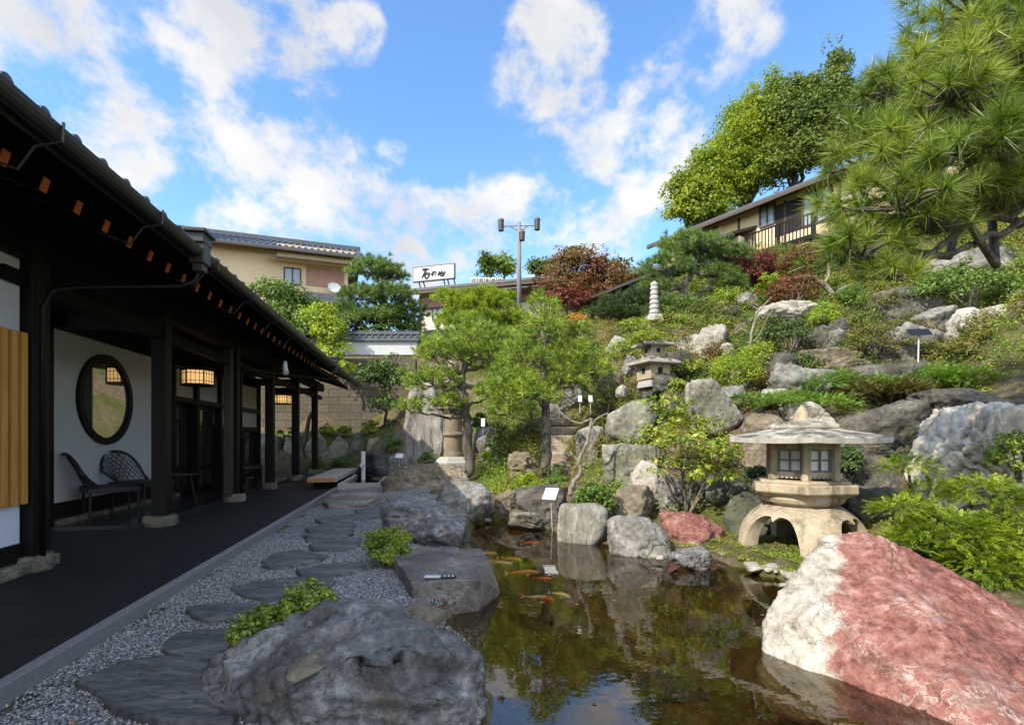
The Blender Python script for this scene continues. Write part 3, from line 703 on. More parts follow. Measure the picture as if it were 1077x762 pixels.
def rockshape(seed, sub=4, planes=14, sharp=14, amp=.10, nscale=1.6, ridge=.05, flat=0, fine=1.0):
    r = np.random.default_rng(seed); u, f = ico(sub)
    n = r.normal(size=(planes, 3)); n /= np.linalg.norm(n, axis=1)[:, None]; d = r.uniform(.62, 1.0, planes)
    n = np.vstack([n, np.eye(3), -np.eye(3)]); d = np.append(d, np.full(6, .95))
    if flat: n = np.vstack([n, [r.normal(0, .1), r.normal(0, .1), 1]]); n[-1] /= np.linalg.norm(n[-1]); d = np.append(d, flat)
    k = np.clip(u @ n.T, 1e-3, None)/d                        # 1/r per plane
    rad = 1/(np.sum(k**sharp, axis=1)**(1/sharp))
    p = u*rad[:, None]
    nn = fbm(p*nscale+seed*3.1, seed, 6, gain=.55)*amp+ridge*fbm(p*nscale*2.3+seed, seed+9, 5, gain=.55, ridged=True)
    if fine:                                                  # bedding: thin steps along one direction
        ax = r.normal(size=3); ax[2] += 1.2; ax /= np.linalg.norm(ax); h = p @ ax
        nn = nn+fine*.022*fbm(np.column_stack([h*6, p[:, 0]*.8, p[:, 1]*.8])+seed, seed+20, 4, gain=.6, ridged=True)
        cr = fbm(p*2.2+seed*1.7, seed+31, 4); nn = nn-fine*.05*np.exp(-(cr/.035)**2)
    return p*(1+nn[:, None]), f
def place(v, lo, hi, size, c):
    a, b = v.min(0), v.max(0); v = (v-(a+b)/2)/((b-a)/2)
    return v*np.array(size)+np.array(c)
ROCKS = {}
def rock(label, px0, px1, py0, py1, Y, mk='grey', depth=None, seed=1, bury=.25, sub=5, planes=15, sharp=22, amp=.085, nscale=1.6, ridge=.05, flat=0, fn=None, name='rock', group=None, roty=0, cat='rock'):
    v, f = rockshape(seed, sub, planes, sharp, amp, nscale, ridge, flat)
    if fn: v = fn(v)
    a = P(px0, py0, Y); b = P(px1, py1, Y); w = b[0]-a[0]; h = a[2]-b[2]
    if depth is None: depth = min(w, max(h*1.2, w*.6))
    zc = (a[2]+b[2]-h*bury)/2
    v = place(v, 0, 0, (w/2, depth/2, h*(1+bury)/2), ((a[0]+b[0])/2, Y+depth*.1, zc))
    o0 = np.array(((a[0]+b[0])/2, Y+depth*.1, b[2]))
    me = bpy.data.meshes.new(name); me.from_pydata((v-o0).tolist(), [], f)
    o = link(name, me, RM[mk] if isinstance(mk, str) else mk, loc=tuple(map(float, o0)), smooth=True)
    tag(o, label, cat, group); ROCKS[label] = (o, v)
    return o
# front boulder: long smooth eroded mass
def f_front(v):
    v = v.copy(); x = v[:, 0]; z = v[:, 2]
    v[:, 2] += .16*np.exp(-((x-.15)/.55)**2)*(z > 0) - .10*np.exp(-((x+.95)/.2)**2)*(z > 0)
    # eroded hollows and ribs
    v[:, 2] -= .36*np.exp(-(((x-.12)/.13)**2+((v[:, 1]+.28)/.16)**2))*(z > 0)
    v[:, 2] -= .26*np.exp(-(((x+.18)/.14)**2+((v[:, 1]-.12)/.10)**2))*(z > 0)
    w = fbm(v*np.array([1.8, 3.2, 2.4])+4, 77, 5, gain=.52, ridged=True); v *= (1+.07*w)[:, None]
    return v
rock('large eroded blue grey foreground boulder with a brown flake lying on it', 150, 514, 646, 812, 2.42, 'blue', .95, 21, .25, 6, 9, 8, .10, 1.3, .05, fn=f_front, name='boulder')
rock('low brownish rock between the foreground boulder and the flat topped cut rock', 408, 466, 630, 672, 3.35, 'brown', .5, 31, .3, 5)
# flat topped cut rock: convex faceted block
def hull(name, pts, mk, label, bev=.02, sub=4, amp=.012, el=.06, strata=0, seed=3):
    bm = bmesh.new(); [bm.verts.new(tuple(map(float, p))) for p in pts]
    bmesh.ops.convex_hull(bm, input=bm.verts); bmesh.ops.dissolve_limit(bm, angle_limit=.05, verts=bm.verts, edges=bm.edges)
    if not strata: bmesh.ops.bevel(bm, geom=bm.edges[:], offset=bev, segments=2, affect='EDGES', profile=.6)
    bmesh.ops.triangulate(bm, faces=bm.faces)
    for _ in range(sub):
        e = [x for x in bm.edges if x.calc_length() > el]
        if e: bmesh.ops.subdivide_edges(bm, edges=e, cuts=1)
        bmesh.ops.triangulate(bm, faces=bm.faces)
    if strata:
        for _ in range(5): bmesh.ops.smooth_vert(bm, verts=bm.verts, factor=.5, use_axis_x=True, use_axis_y=True, use_axis_z=True)
    bm.normal_update()
    co = np.array([v.co[:] for v in bm.verts]); no = np.array([v.normal[:] for v in bm.verts])
    dsp = fbm(co*5, seed, 5)*amp
    if strata:
        lay = co @ np.array([.30, -.55, .78]); crk = fbm(co*1.7+3, 41, 5); ck2 = fbm(co*3.1+8, 47, 4)
        dsp = dsp+.035*fbm(co*1.9, 51, 5, gain=.55)+strata*fbm(np.stack([lay*6, co[:, 0]*1.1, co[:, 1]*1.1], 1), 12, 5, gain=.6, ridged=True)-.03*np.exp(-(crk/.03)**2)-.014*np.exp(-(ck2/.03)**2)
    co += no*dsp[:, None]
    o0 = np.array((np.round((co[:, 0].min()+co[:, 0].max())/2, 2), np.round((co[:, 1].min()+co[:, 1].max())/2, 2), co[:, 2].min())); print('HULL', name, o0)
    for v, c in zip(bm.verts, co-o0): v.co = c
    me = bpy.data.meshes.new(name); bm.to_mesh(me); bm.free()
    return tag(link(name, me, RM[mk], loc=tuple(map(float, o0)), smooth=True), label, 'rock')
tz = .115
top = [G(x, y, tz) for x, y in ((415, 588), (437, 577), (506, 576), (514, 590), (502, 609), (433, 612))]
bot = [G(418, 612, -.05), G(438, 656, -.2), G(500, 648, -.2), G(526, 622, -.2), G(519, 588, -.2), G(435, 585, -.2)]
bot = [np.array((p[0], p[1], -.3)) for p in bot]
hull('cut_rock', top+bot+[np.array(P(524, 618, 4.3))], 'square', 'flat topped brown grey cut rock at the pond edge carrying a small plate', .015)
L = [
 # label, px0, px1, py0, py1, Y, kind, depth, seed, kwargs
 ('dark layered flat rock with a ragged upper ledge beside the round clipped bush', 398, 478, 526, 561, 6.3, 'blue', .8, 41, dict(planes=22, sharp=24, flat=.5, sub=5, ridge=.07)),
 ('lower blue grey rock stepping down into the pond below the ragged ledge', 432, 492, 543, 578, 5.85, 'blue', .7, 42, dict(flat=.6, sub=5, planes=20, sharp=24)),
 ('pale grey faceted rock with slanting ridges at the near left bank', 459, 521, 503, 546, 8.0, 'grey', 1.0, 43, dict(planes=26, sharp=26, sub=5, ridge=.06)),
 ('long low brown rock lying before the tall stone lantern', 403, 496, 487, 513, 10.6, 'brown', 1.0, 44, dict(sub=5, flat=.7)),
 ('black wedge shaped rock behind the stone basin', 371, 432, 475, 503, 14.2, 'black', 1.2, 45, dict(sharp=20)),
 ('grey rock to the right of the black wedge rock at the slab foot', 404, 432, 477, 500, 14.0, 'grey', .7, 46, {}),
 ('small pale rock at the lantern plinth', 455, 466, 466, 486, 13.6, 'grey', .4, 47, {}),
 ('dark slanting rock carrying a white name plate at the far bank', 541, 600, 509, 557, 7.9, 'dark', 1.0, 48, dict(planes=20, sharp=26, sub=5)),
 ('brown rock beside the dark plate carrying rock, left of it', 519, 548, 513, 540, 8.6, 'brown', .6, 49, dict(planes=18, sharp=22)),
 ('thin layered ledge at the waterline under the plate carrying rock', 533, 575, 537, 556, 7.6, 'path', .5, 50, dict(flat=.6)),
 ('rounded upright streaked stone standing at the waterline, shaped like a dome', 586, 640, 529, 571, 6.65, 'dome', .45, 51, dict(planes=4, sharp=6, amp=.04, sub=5, ridge=.02)),
 ('grey sloping rock with yellow moss spots at the waterline', 641, 707, 542, 586, 6.0, 'grey', .7, 52, dict(sub=5, planes=16)),
 ('thin bluish flat stone lying at the water edge before the red topped stone', 703, 750, 578, 597, 5.35, 'blue', .4, 54, dict(flat=.3, planes=18, sharp=25)),
 ('dark mossy leaning rock left of the snow viewing lantern', 761, 818, 517, 573, 6.7, 'moss', .8, 55, dict(sub=5)),
 ('dark block behind the rhododendron stems', 733, 782, 496, 536, 7.4, 'moss', .8, 56, dict(sharp=20)),
 ('grey stone under the rhododendron on its left', 693, 726, 500, 536, 7.5, 'grey', .5, 57, {}),
 ('tall lichen covered rock, lower block of the pair beside the stairs', 633, 690, 465, 516, 8.5, 'lichen', .9, 58, dict(sub=5, amp=.06)),
 ('tall lichen covered rock, upper block leaning over the lower one', 638, 692, 418, 474, 8.95, 'lichen', .8, 59, dict(sub=5, amp=.06)),
 ('rock with a white quartz streak below the lichen covered pair', 664, 704, 484, 523, 7.9, 'pale', .6, 60, dict(planes=18, sharp=22)),
 ('low grey brown rock behind the white flowered bush', 642, 694, 509, 545, 7.4, 'brown', .7, 61, {}),
 ('tall grey rock standing at the right of the stairs', 605, 640, 447, 512, 9.8, 'grey', .8, 62, dict(sub=5, amp=.06)),
 ('squat eroded rock left of the stair foot', 529, 571, 474, 503, 11.2, 'brown', .8, 63, dict(ridge=.12, amp=.14)),
 ('pale upright egg shaped rock above the rhododendron', 721, 777, 399, 456, 8.4, 'lichen', .7, 64, dict(sub=5, amp=.05, planes=10)),
 ('big dark rock face behind the roof of the snow viewing lantern', 862, 998, 421, 486, 7.4, 'dark', 1.2, 65, dict(sub=6, planes=20, sharp=18)),
 ('lower dark rock right behind the snow viewing lantern', 868, 950, 470, 535, 7.0, 'dark', .9, 66, dict(sub=5)),
 ('dark rock lying low between lantern and red boulder', 884, 962, 512, 565, 6.1, 'dark', .8, 67, dict(sub=5)),
 ('pale pointed rock above the lantern finial', 824, 874, 422, 449, 7.9, 'pale', .6, 68, dict(planes=16, sharp=20)),
 ('grey brown rock left of the lantern roof top', 782, 836, 434, 472, 7.8, 'brown', .7, 69, {}),
 ('brown cracked rock under the left lantern eave', 784, 832, 460, 520, 7.6, 'brown', .7, 70, {}),
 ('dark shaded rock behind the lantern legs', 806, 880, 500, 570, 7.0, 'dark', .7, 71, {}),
 ('long bare pale rock at the right edge above the junipers', 990, 1092, 322, 372, 8.9, 'pale', 1.3, 73, dict(sub=5, planes=20, sharp=22, ridge=.07)),
 ('dark grey sloping rock behind the black sign board', 924, 1000, 340, 392, 9.3, 'grey', 1.1, 74, dict(sub=5)),
 ('grey brown rock with layered top in the middle of the slope', 804, 874, 382, 420, 8.75, 'grey', .8, 75, dict(planes=20, sharp=22, sub=5)),
 ('flat topped grey rock above the layered one', 799, 842, 371, 394, 9.4, 'dark', .7, 76, dict(flat=.6, sharp=22)),
 ('dark rounded rock right of the green stemmed shrub', 832, 876, 342, 382, 10.2, 'dark', .8, 77, {}),
 ('low brown rock under the clipped azalea', 838, 898, 366, 390, 9.6, 'brown', .7, 78, dict(flat=.6)),
 ('upright dark rock beside the small bright shrub', 873, 897, 334, 372, 10.4, 'dark', .6, 79, {}),
 ('pale cracked rock group on the slope, upper piece', 726, 770, 341, 378, 10.9, 'pale', .8, 80, dict(planes=20, sharp=22)),
 ('pale squared rock on the slope right of the cracked one', 757, 788, 360, 384, 10.6, 'pale', .6, 81, dict(planes=16, sharp=26)),
 ('pale block below the cracked rock on the slope', 727, 760, 364, 386, 10.8, 'pale', .6, 82, dict(sharp=22)),
 ('dark rock under the two tiered stone lantern', 674, 728, 387, 413, 9.3, 'dark', .8, 83, {}),
 ('small boulder with a round top among the rust ground cover', 770, 796, 333, 354, 11.8, 'brown', .5, 84, {}),
 ('long pale rock on the upper slope', 800, 864, 317, 339, 11.4, 'pale', .9, 85, dict(flat=.6)),
 ('pale rock behind the pagoda pillar', 680, 712, 325, 346, 13.4, 'pale', .7, 86, {}),
 ('small grey rock left of the two tiered lantern', 654, 672, 373, 392, 9.9, 'grey', .4, 87, {}),
 ('small pale stone on the bank under the two tiered lantern', 648, 662, 404, 416, 9.6, 'pale', .3, 88, {}),
 ('dark grey rock at the right of the azalea slope', 884, 1000, 380, 420, 8.6, 'dark', .9, 89, {}),
 ('low grey rock behind the stairs top', 560, 600, 424, 446, 13.6, 'grey', .6, 90, {}),
 ('grey rock at the left of the path before the shrub wall', 505, 530, 470, 494, 12.5, 'grey', .6, 91, {}),
 ('upright bluish rock behind the tall stone lantern', 497, 520, 448, 490, 13.4, 'blue', .6, 92, {}),
 ('large dark rock on the upper slope under the near pine', 905, 990, 300, 345, 11.2, 'dark', 1.2, 93, dict(sub=5)),
 ('long grey rock high at the right under the pine branch', 970, 1080, 262, 300, 12.2, 'grey', 1.2, 94, {}),
]
L += [('pale boulder between juniper and yellow spiraea', 800, 832, 408, 424, 8.5, 'pale', 0.4, 140, {}),
 ('grey boulder under the maroon maple', 842, 876, 322, 342, 11.3, 'grey', 0.57, 141, {}),
 ('brown slab like rock stepping down below the azalea dome', 868, 912, 374, 392, 9.2, 'brown', 0.6, 142, {}),
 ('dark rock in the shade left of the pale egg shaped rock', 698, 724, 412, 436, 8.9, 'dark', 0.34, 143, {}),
 ('grey rock between the egg shaped rock and the yellow spiraea', 744, 792, 404, 428, 8.8, 'grey', 0.63, 144, {}),
 ('pale flat rock at the left of the cracked group', 706, 734, 352, 372, 11.3, 'pale', 0.47, 145, {}),
 ('small grey rock below the red clipped bush', 775, 800, 308, 322, 13.0, 'grey', 0.48, 146, {}),
 ('grey rock under the twisted slope pine, right side', 744, 776, 322, 340, 12.6, 'grey', 0.6, 147, {}),
 ('large grey rock at the right of the dark shrub with pale stems', 860, 892, 344, 368, 10.0, 'grey', 0.48, 148, {}),
 ('grey brown rock in the bank above the stairs, right one', 628, 656, 392, 416, 10.6, 'brown', 0.44, 149, {}),
 ('grey rock in the bank above the stairs, left one', 592, 620, 402, 424, 12.2, 'grey', 0.51, 150, {}),
 ('pale rock at the edge of the straw grass', 640, 664, 352, 368, 12.6, 'pale', 0.45, 151, {}),
 ('dark rock between the wrinkled limestone and the junipers', 978, 1060, 408, 432, 7.0, 'dark', 0.85, 152, {}),
 ('long grey rock lying under the pale stemmed shrub at right', 960, 1010, 322, 346, 10.3, 'grey', 0.77, 153, {}),
 ('brown rock beneath the right end of the pine branch', 1040, 1090, 300, 326, 11.0, 'brown', 0.82, 154, {}),
 ('small dark rock beside the two tiered lantern roof', 704, 726, 368, 390, 9.7, 'dark', 0.32, 155, {})]
for l_, a, b, c, d, Y, mk, dep, sd, kw in L: rock(l_, a, b, c, d, Y, mk, dep, sd, **kw)
# retaining rocks under the far terrace
tr = [(262, 300), (296, 324), (318, 345), (338, 372), (366, 386), (382, 404), (400, 428)]
nm = ['bluish', 'broad pale', 'narrow tilted', 'large rounded', 'leaning mossy', 'brown upright', 'low shrub covered']
for k, (a, b) in enumerate(tr):
    rock('%s rock in the row that holds the far terrace' % nm[k], a, b, 455+3*(k % 2), 497, 17.9, ['grey', 'lichen', 'grey', 'lichen', 'moss', 'brown', 'moss'][k], .9, 120+k, sub=4, amp=.07, group='rocks holding the far terrace')
# red topped stone: one rock, two minerals
def two_tone(name, axis, pos, scale, soft=.05, horizontal=False):
    b = NB(name); o = b.tc.outputs['Object']; sp = b.n('ShaderNodeSeparateXYZ'); b.l(o, sp.inputs[0])
    n = b.noise(o, scale, 7, .62, .4); f = b.noise(o, scale*7, 6, .7); g = b.noise(o, scale*30, 3)
    red = b.ramp(b.math('ADD', b.math('MULTIPLY', n, .35), b.math('MULTIPLY', f, .65)), [(.34, (.060, .024, .018)), (.45, (.205, .076, .058)), (.54, (.31, .14, .11)), (.63, (.42, .26, .215)), (.72, (.58, .48, .42))])
    wh = b.ramp(b.math('ADD', b.math('MULTIPLY', n, .5), b.math('MULTIPLY', f, .5)), [(.36, (.15, .125, .095)), (.47, (.38, .34, .275)), (.62, (.60, .565, .49))])
    m = b.math('ADD', b.math('MULTIPLY', sp.outputs['X'], axis[0]), b.math('ADD', b.math('MULTIPLY', sp.outputs['Y'], axis[1]), b.math('MULTIPLY', sp.outputs['Z'], axis[2])))
    m = b.math('ADD', m, b.math('MULTIPLY', b.math('SUBTRACT', b.noise(o, scale*1.1, 9, .72), .5), .95))
    c = b.mix(b.rng(m, pos-soft, pos+soft), wh, red)
    w = b.n('ShaderNodeVectorMath', operation='ADD'); b.l(b.mapping(o, (1, 1, 1.4), (.2, .5, .5)), w.inputs[0])
    nn = b.n('ShaderNodeTexNoise'); b.l(o, nn.inputs['Vector']); nn.inputs['Scale'].default_value = 3; nn.inputs['Detail'].default_value = 6
    sc = b.n('ShaderNodeVectorMath', operation='SCALE'); b.l(nn.outputs['Color'], sc.inputs[0]); sc.inputs['Scale'].default_value = .35; b.l(sc.outputs[0], w.inputs[1])
    d = b.math('MULTIPLY', b.rng(b.voro(w.outputs[0], 4.5, 'DISTANCE_TO_EDGE'), 0, .008, .22, 0), b.rng(b.noise(o, 3.5, 4), .48, .62))
    c = b.mix(d, c, (.06, .035, .03))
    vv = b.rng(b.math('ABSOLUTE', b.math('SUBTRACT', b.noise(b.mapping(o, (1, 1, 1), (1, .3, .8)), 3.1, 7, .65, 1.5), .5)), 0, .018, .7, 0)
    c = b.mix(b.math('MULTIPLY', vv, b.rng(b.noise(o, 2, 3), .5, .65)), c, (.6, .55, .48))
    lk = b.rng(b.noise(o, scale*1.3, 8, .75), .55, .66, 0, .6); c = b.mix(lk, c, (.17, .135, .11))
    lk = b.rng(b.noise(b.mapping(o, (1, 1, 2.2), (.3, .6, 0)), scale*2.4, 8, .7), .56, .66, 0, .65); c = b.mix(lk, c, (.075, .035, .028))
    h = b.math('SUBTRACT', b.math('ADD', b.math('MULTIPLY', n, .7), b.math('ADD', b.math('MULTIPLY', f, .4), b.math('MULTIPLY', g, .1))), b.math('MULTIPLY', d, .5))
    return b.done(b.bsdf(c, .75, .3, b.bump(h, 1.0, .08)))
RM['redsmall'] = two_tone('red_and_cream_rock', (.1, 0, 1), .11, 3, .03)
rock('small stone with red top and cream foot at the far bank', 698, 764, 540, 580, 6.35, 'redsmall', .7, 53, sub=5, planes=16)

REDPOS = -.83
RM['redbig'] = two_tone('red_and_white_boulder', (1, -.63, .0), REDPOS, 2.0, .045)
# the big red and white boulder at the right of the pond
bp = [G(806, 684, WZ), G(850, 697, WZ), G(905, 718, WZ), G(1020, 764, WZ), G(1110, 800, WZ)]
bp = [q*np.array((1, 1, 0))+np.array((0, 0, -.45)) for q in bp]+[q+np.array((0, 0, -.02)) for q in bp]
bp += [P(812, 640, 3.42), P(845, 588, 3.6), P(872, 563, 3.72), P(903, 561, 3.72), P(928, 571, 3.68), P(960, 584, 3.6), P(1077, 640, 3.3), P(1170, 700, 3.1), P(866, 650, 3.12), P(905, 690, 2.86), P(1000, 700, 2.70), P(1120, 740, 2.55),
       P(870, 590, 4.15), P(930, 600, 4.1), P(1060, 660, 3.75), P(1160, 720, 3.5)]
bp += [q*np.array((1, 1, 0))+np.array((0, 0, -.45)) for q in (P(845, 588, 3.75), P(930, 600, 4.2), P(1160, 720, 3.6))]
hull('boulder', bp, 'redbig', 'huge boulder half white and half red at the right of the pond before the lantern', .03, 6, .010, .028, .016, 8)
# wrinkled white limestone
def f_wr(v):
    p = v*np.array([1.1, 1.1, .8]); w1 = fbm(p*1.3+9, 33, 3); w2 = fbm(p*1.3+21, 36, 3); q = p+np.stack([w1, w2, w1-w2], 1)*.38
    t = np.abs(fbm(q*1.35+3, 34, 2, gain=.35)); e = np.abs(fbm(q*3.0+13, 38, 2, gain=.4))
    return v*(1+.26*np.clip(t, 0, .5)**.8-.16*np.exp(-(t/.06)**2)+.05*np.clip(e, 0, .4)-.04*np.exp(-(e/.06)**2)+.012*fbm(v*9, 3, 3))[:, None]
RM['wrinkle'] = rock_mat('wrinkled_limestone', (.30, .26, .20), (.52, .47, .385), (.66, .61, .53), 1.6, .1, 0, bumpk=.45, stain=.2)
rock('white wrinkled limestone rock standing at the right edge of the picture', 986, 1092, 421, 520, 5.7, 'wrinkle', .9, 72, sub=6, planes=5, sharp=26, amp=.05, ridge=0, fn=f_wr)
# tall slab
def slab():
    out = [(424, 490), (424, 455), (428, 425), (433, 404), (440, 399), (449, 402), (458, 414), (466, 440), (469, 490)]
    pts = [P(x, y, 14.4) for x, y in out]; co = []
    bm = bmesh.new()
    vs = [bm.verts.new(tuple(p)) for p in pts]; fc = bm.faces.new(vs); g = bmesh.ops.extrude_face_region(bm, geom=[fc])
    bmesh.ops.translate(bm, verts=[q for q in g['geom'] if isinstance(q, bmesh.types.BMVert)], vec=(0.05, .42, 0))
    bmesh.ops.recalc_face_normals(bm, faces=bm.faces); bmesh.ops.bevel(bm, geom=bm.edges[:], offset=.05, segments=2, affect='EDGES')
    bmesh.ops.triangulate(bm, faces=bm.faces)
    for _ in range(4):
        e = [x for x in bm.edges if x.calc_length() > .12]
        if e: bmesh.ops.subdivide_edges(bm, edges=e, cuts=1)
        bmesh.ops.triangulate(bm, faces=bm.faces)
    bm.normal_update(); co = np.array([v.co[:] for v in bm.verts]); no = np.array([v.normal[:] for v in bm.verts])
    co += no*(.05*fbm(co*np.array([3.5, 3.5, .8]), 3, 5)+.03*fbm(co*np.array([6, 6, 1.]), 8, 4, ridged=True))[:, None]
    o0 = P(446, 490, 14.5)
    for v, c in zip(bm.verts, co-o0): v.co = c
    me = bpy.data.meshes.new('standing_stone'); bm.to_mesh(me); bm.free()
    tag(link('standing_stone', me, RM['slab'], loc=tuple(map(float, o0)), smooth=True), 'tall pale streaked stone slab standing upright behind the left pine', 'rock')
slab()
# flat stones on the gravel
def flat_stone(label, poly, z, th=.06, mk='flag', group='stepping stones on the gravel', name='stepping_stone', seed=0):
    pts = np.array([G(x, y, z)[:2] for x, y in poly]); c = pts.mean(0); n = len(pts); pts = c+(pts-c)*(.93 if mk == 'flag' else 1)
    # resample the outline and roughen it
    ring = []
    for i in range(n):
        a, b = pts[i], pts[(i+1) % n]; L_ = np.linalg.norm(b-a); k = max(2, int(L_/.05))
        for j in range(k): ring.append(a+(b-a)*j/k)
    ring = np.array(ring)
    w = fbm(np.column_stack([ring*2.6, np.full(len(ring), seed*1.7)]), seed, 5, gain=.6); dv = ring-c; ring = ring+dv/np.linalg.norm(dv, axis=1)[:, None]*(w*.05)[:, None]
    m = len(ring); V = []; Fc = []
    lv = [(.99, -.05), (1.005, z-.03), (1.0, z-.008), (.985, z), (.93, z+.001), (.75, z), (.5, z), (.25, z)]
    for t, zz in lv: V += [(*(c+(p-c)*t), zz) for p in ring]
    V.append((*c, z)); V = np.array(V)
    topm = V[:, 2] > .0
    V[topm, 2] += (.016*fbm(V[topm]*np.array([2.5, 6, 1])+seed, seed+2, 5)+.006*fbm(V[topm]*9, seed, 3))
    for i in range(len(lv)-1):
        for k in range(m): Fc.append((i*m+k, i*m+(k+1) % m, (i+1)*m+(k+1) % m, (i+1)*m+k))
    e = (len(lv)-1)*m; Fc += [(e+k, e+(k+1) % m, len(V)-1) for k in range(m)]
    o0 = np.array((*c, 0)); me = bpy.data.meshes.new(name); me.from_pydata((V-o0).tolist(), [], Fc)
    o = link(name, me, RM[mk], loc=tuple(map(float, o0)), smooth=True); tag(o, label, 'stepping stone', group); return o
ST = [('largest nearest stepping stone, broad and dark at the bottom left', [(75, 714), (120, 697), (170, 684), (235, 688), (262, 700), (258, 740), (245, 763), (180, 758), (120, 738)]),
 ('stepping stone just behind the largest one, partly under the clipped azalea', [(167, 672), (182, 662), (215, 656), (262, 655), (268, 676), (240, 684), (205, 687), (175, 680)]),
 ('narrow stepping stone left of the azalea top', [(188, 640), (206, 634), (240, 631), (287, 632), (287, 643), (255, 651), (212, 657), (195, 652)]),
 ('wide oval stepping stone in the middle of the court', [(240, 616), (268, 608), (310, 605), (346, 608), (348, 618), (325, 628), (280, 631), (250, 627)]),
 ('grooved rounded stepping stone left of the long thin one', [(270, 590), (285, 580), (310, 577), (350, 584), (335, 591), (300, 598), (276, 598)]),
 ('long thin stepping stone pointing at the round clipped bush', [(309, 600), (335, 591), (365, 588), (386, 588), (388, 597), (365, 603), (318, 607)]),
 ('stepping stone seen edge on, nearer of a close pair', [(319, 573), (340, 568), (383, 564), (384, 571), (365, 577), (325, 578)]),
 ('stepping stone seen edge on, further of the close pair', [(314, 563), (335, 558), (372, 556), (378, 560), (360, 566), (325, 568)]),
 ('flat stepping stone beyond the close pair', [(320, 554), (345, 549), (376, 550), (377, 555), (350, 558), (326, 558)]),
 ('small dark stepping stone towards the curb', [(327, 547), (350, 541), (372, 543), (374, 547), (355, 549), (333, 549)]),
 ('stepping stone under the bend of the path', [(357, 541), (375, 537), (401, 538), (402, 542), (385, 545), (366, 545)]),
 ('slim stepping stone near the ragged ledge rock', [(370, 536), (390, 532), (412, 533), (411, 537), (395, 540), (376, 539)]),
 ('last dark stepping stone before the layered path', [(392, 530), (410, 526), (429, 528), (429, 532), (410, 534), (396, 533)])]
for k, (l_, p) in enumerate(ST): flat_stone(l_, p, .034, seed=k+1)
PS = [('wide layered paving slab in front of the basin', [(338, 524), (352, 519), (398, 517), (402, 523), (385, 528), (345, 530)]),
 ('layered paving slab between basin and faceted rock', [(404, 520), (430, 513), (460, 514), (458, 522), (432, 526), (410, 526)]),
 ('brown paving slab before the long low rock', [(402, 513), (425, 507), (455, 508), (456, 512), (430, 515), (408, 516)]),
 ('pale paving slab right of the long low rock', [(482, 506), (500, 500), (540, 500), (541, 507), (515, 511), (490, 511)]),
 ('pale paving slab at the foot of the lantern pine', [(470, 503), (486, 497), (520, 496), (520, 500), (495, 503)]),
 ('flat grey paving slab before the stairs', [(500, 493), (520, 488), (560, 488), (560, 493), (530, 496)])]
for k, (l_, p) in enumerate(PS):
    o = flat_stone(l_, p, .09, mk='path', group='paving slabs of the far path', name='paving_slab', seed=k+31)
    if k > 2: o.location.z += .1
# brown flake and puddle on the front boulder
_, fv = ROCKS['large eroded blue grey foreground boulder with a brown flake lying on it']
def on_rock(v, px, py):
    d = pdir(px, py); q = v-np.array([0, 0, EYE]); t = q @ d; e = np.linalg.norm(q-t[:, None]*d, axis=1)
    c = np.where(e < .03)[0]
    if len(c) == 0: c = [int(np.argmin(e))]
    return v[c[int(np.argmin(t[c]))]]
fo, _ = ROCKS['large eroded blue grey foreground boulder with a brown flake lying on it']
pw = on_rock(fv, 398, 684); rr_ = np.hypot((fv[:, 0]-pw[0])/1.25, fv[:, 1]-pw[1]); up_ = fv[:, 2] > pw[2]-.12
tt_ = np.clip((.21-rr_)/.14, 0, 1); tt_ = tt_*tt_*(3-2*tt_)*up_
fv[:, 2] = fv[:, 2]*(1-tt_)+(pw[2]-.03*np.clip(1-(rr_/.07)**2, 0, 1))*tt_
fo.data.vertices.foreach_set('co', (fv-np.array(fo.location)).astype(np.float32).ravel()); fo.data.update()
pm = MB(); nn_ = 22; pm.add([(pw[0]+1.25*.064*cos(2*pi*k/nn_)*(1+.12*sin(3*2*pi*k/nn_)), pw[1]+.064*sin(2*pi*k/nn_)*(1+.15*cos(2*2*pi*k/nn_)), pw[2]-.007) for k in range(nn_)], [tuple(range(nn_))])
tag(obj('puddle', pm, M['basin_water'], recalc=False), 'small rain puddle in a hollow of the foreground boulder', 'puddle', kind='structure')
pt = on_rock(fv, 318, 709)
v, f = rockshape(301, 4, 20, 26, .06, 1.6, .05, .5)
v = place(v, 0, 0, (.085, .052, .018), (0, 0, .010)); a_ = R(35); v = v @ np.array([[cos(a_), sin(a_), 0], [-sin(a_), cos(a_), 0], [0, 0, 1]])
v[:, 2] += -v[:, 1]*-.45
me = bpy.data.meshes.new('stone_flake'); me.from_pydata(v.tolist(), [], f)
tag(link('stone_flake', me, RM['brown'], loc=tuple(map(float, pt)), smooth=True), 'flat brown stone flake lying on the foreground boulder', 'rock')
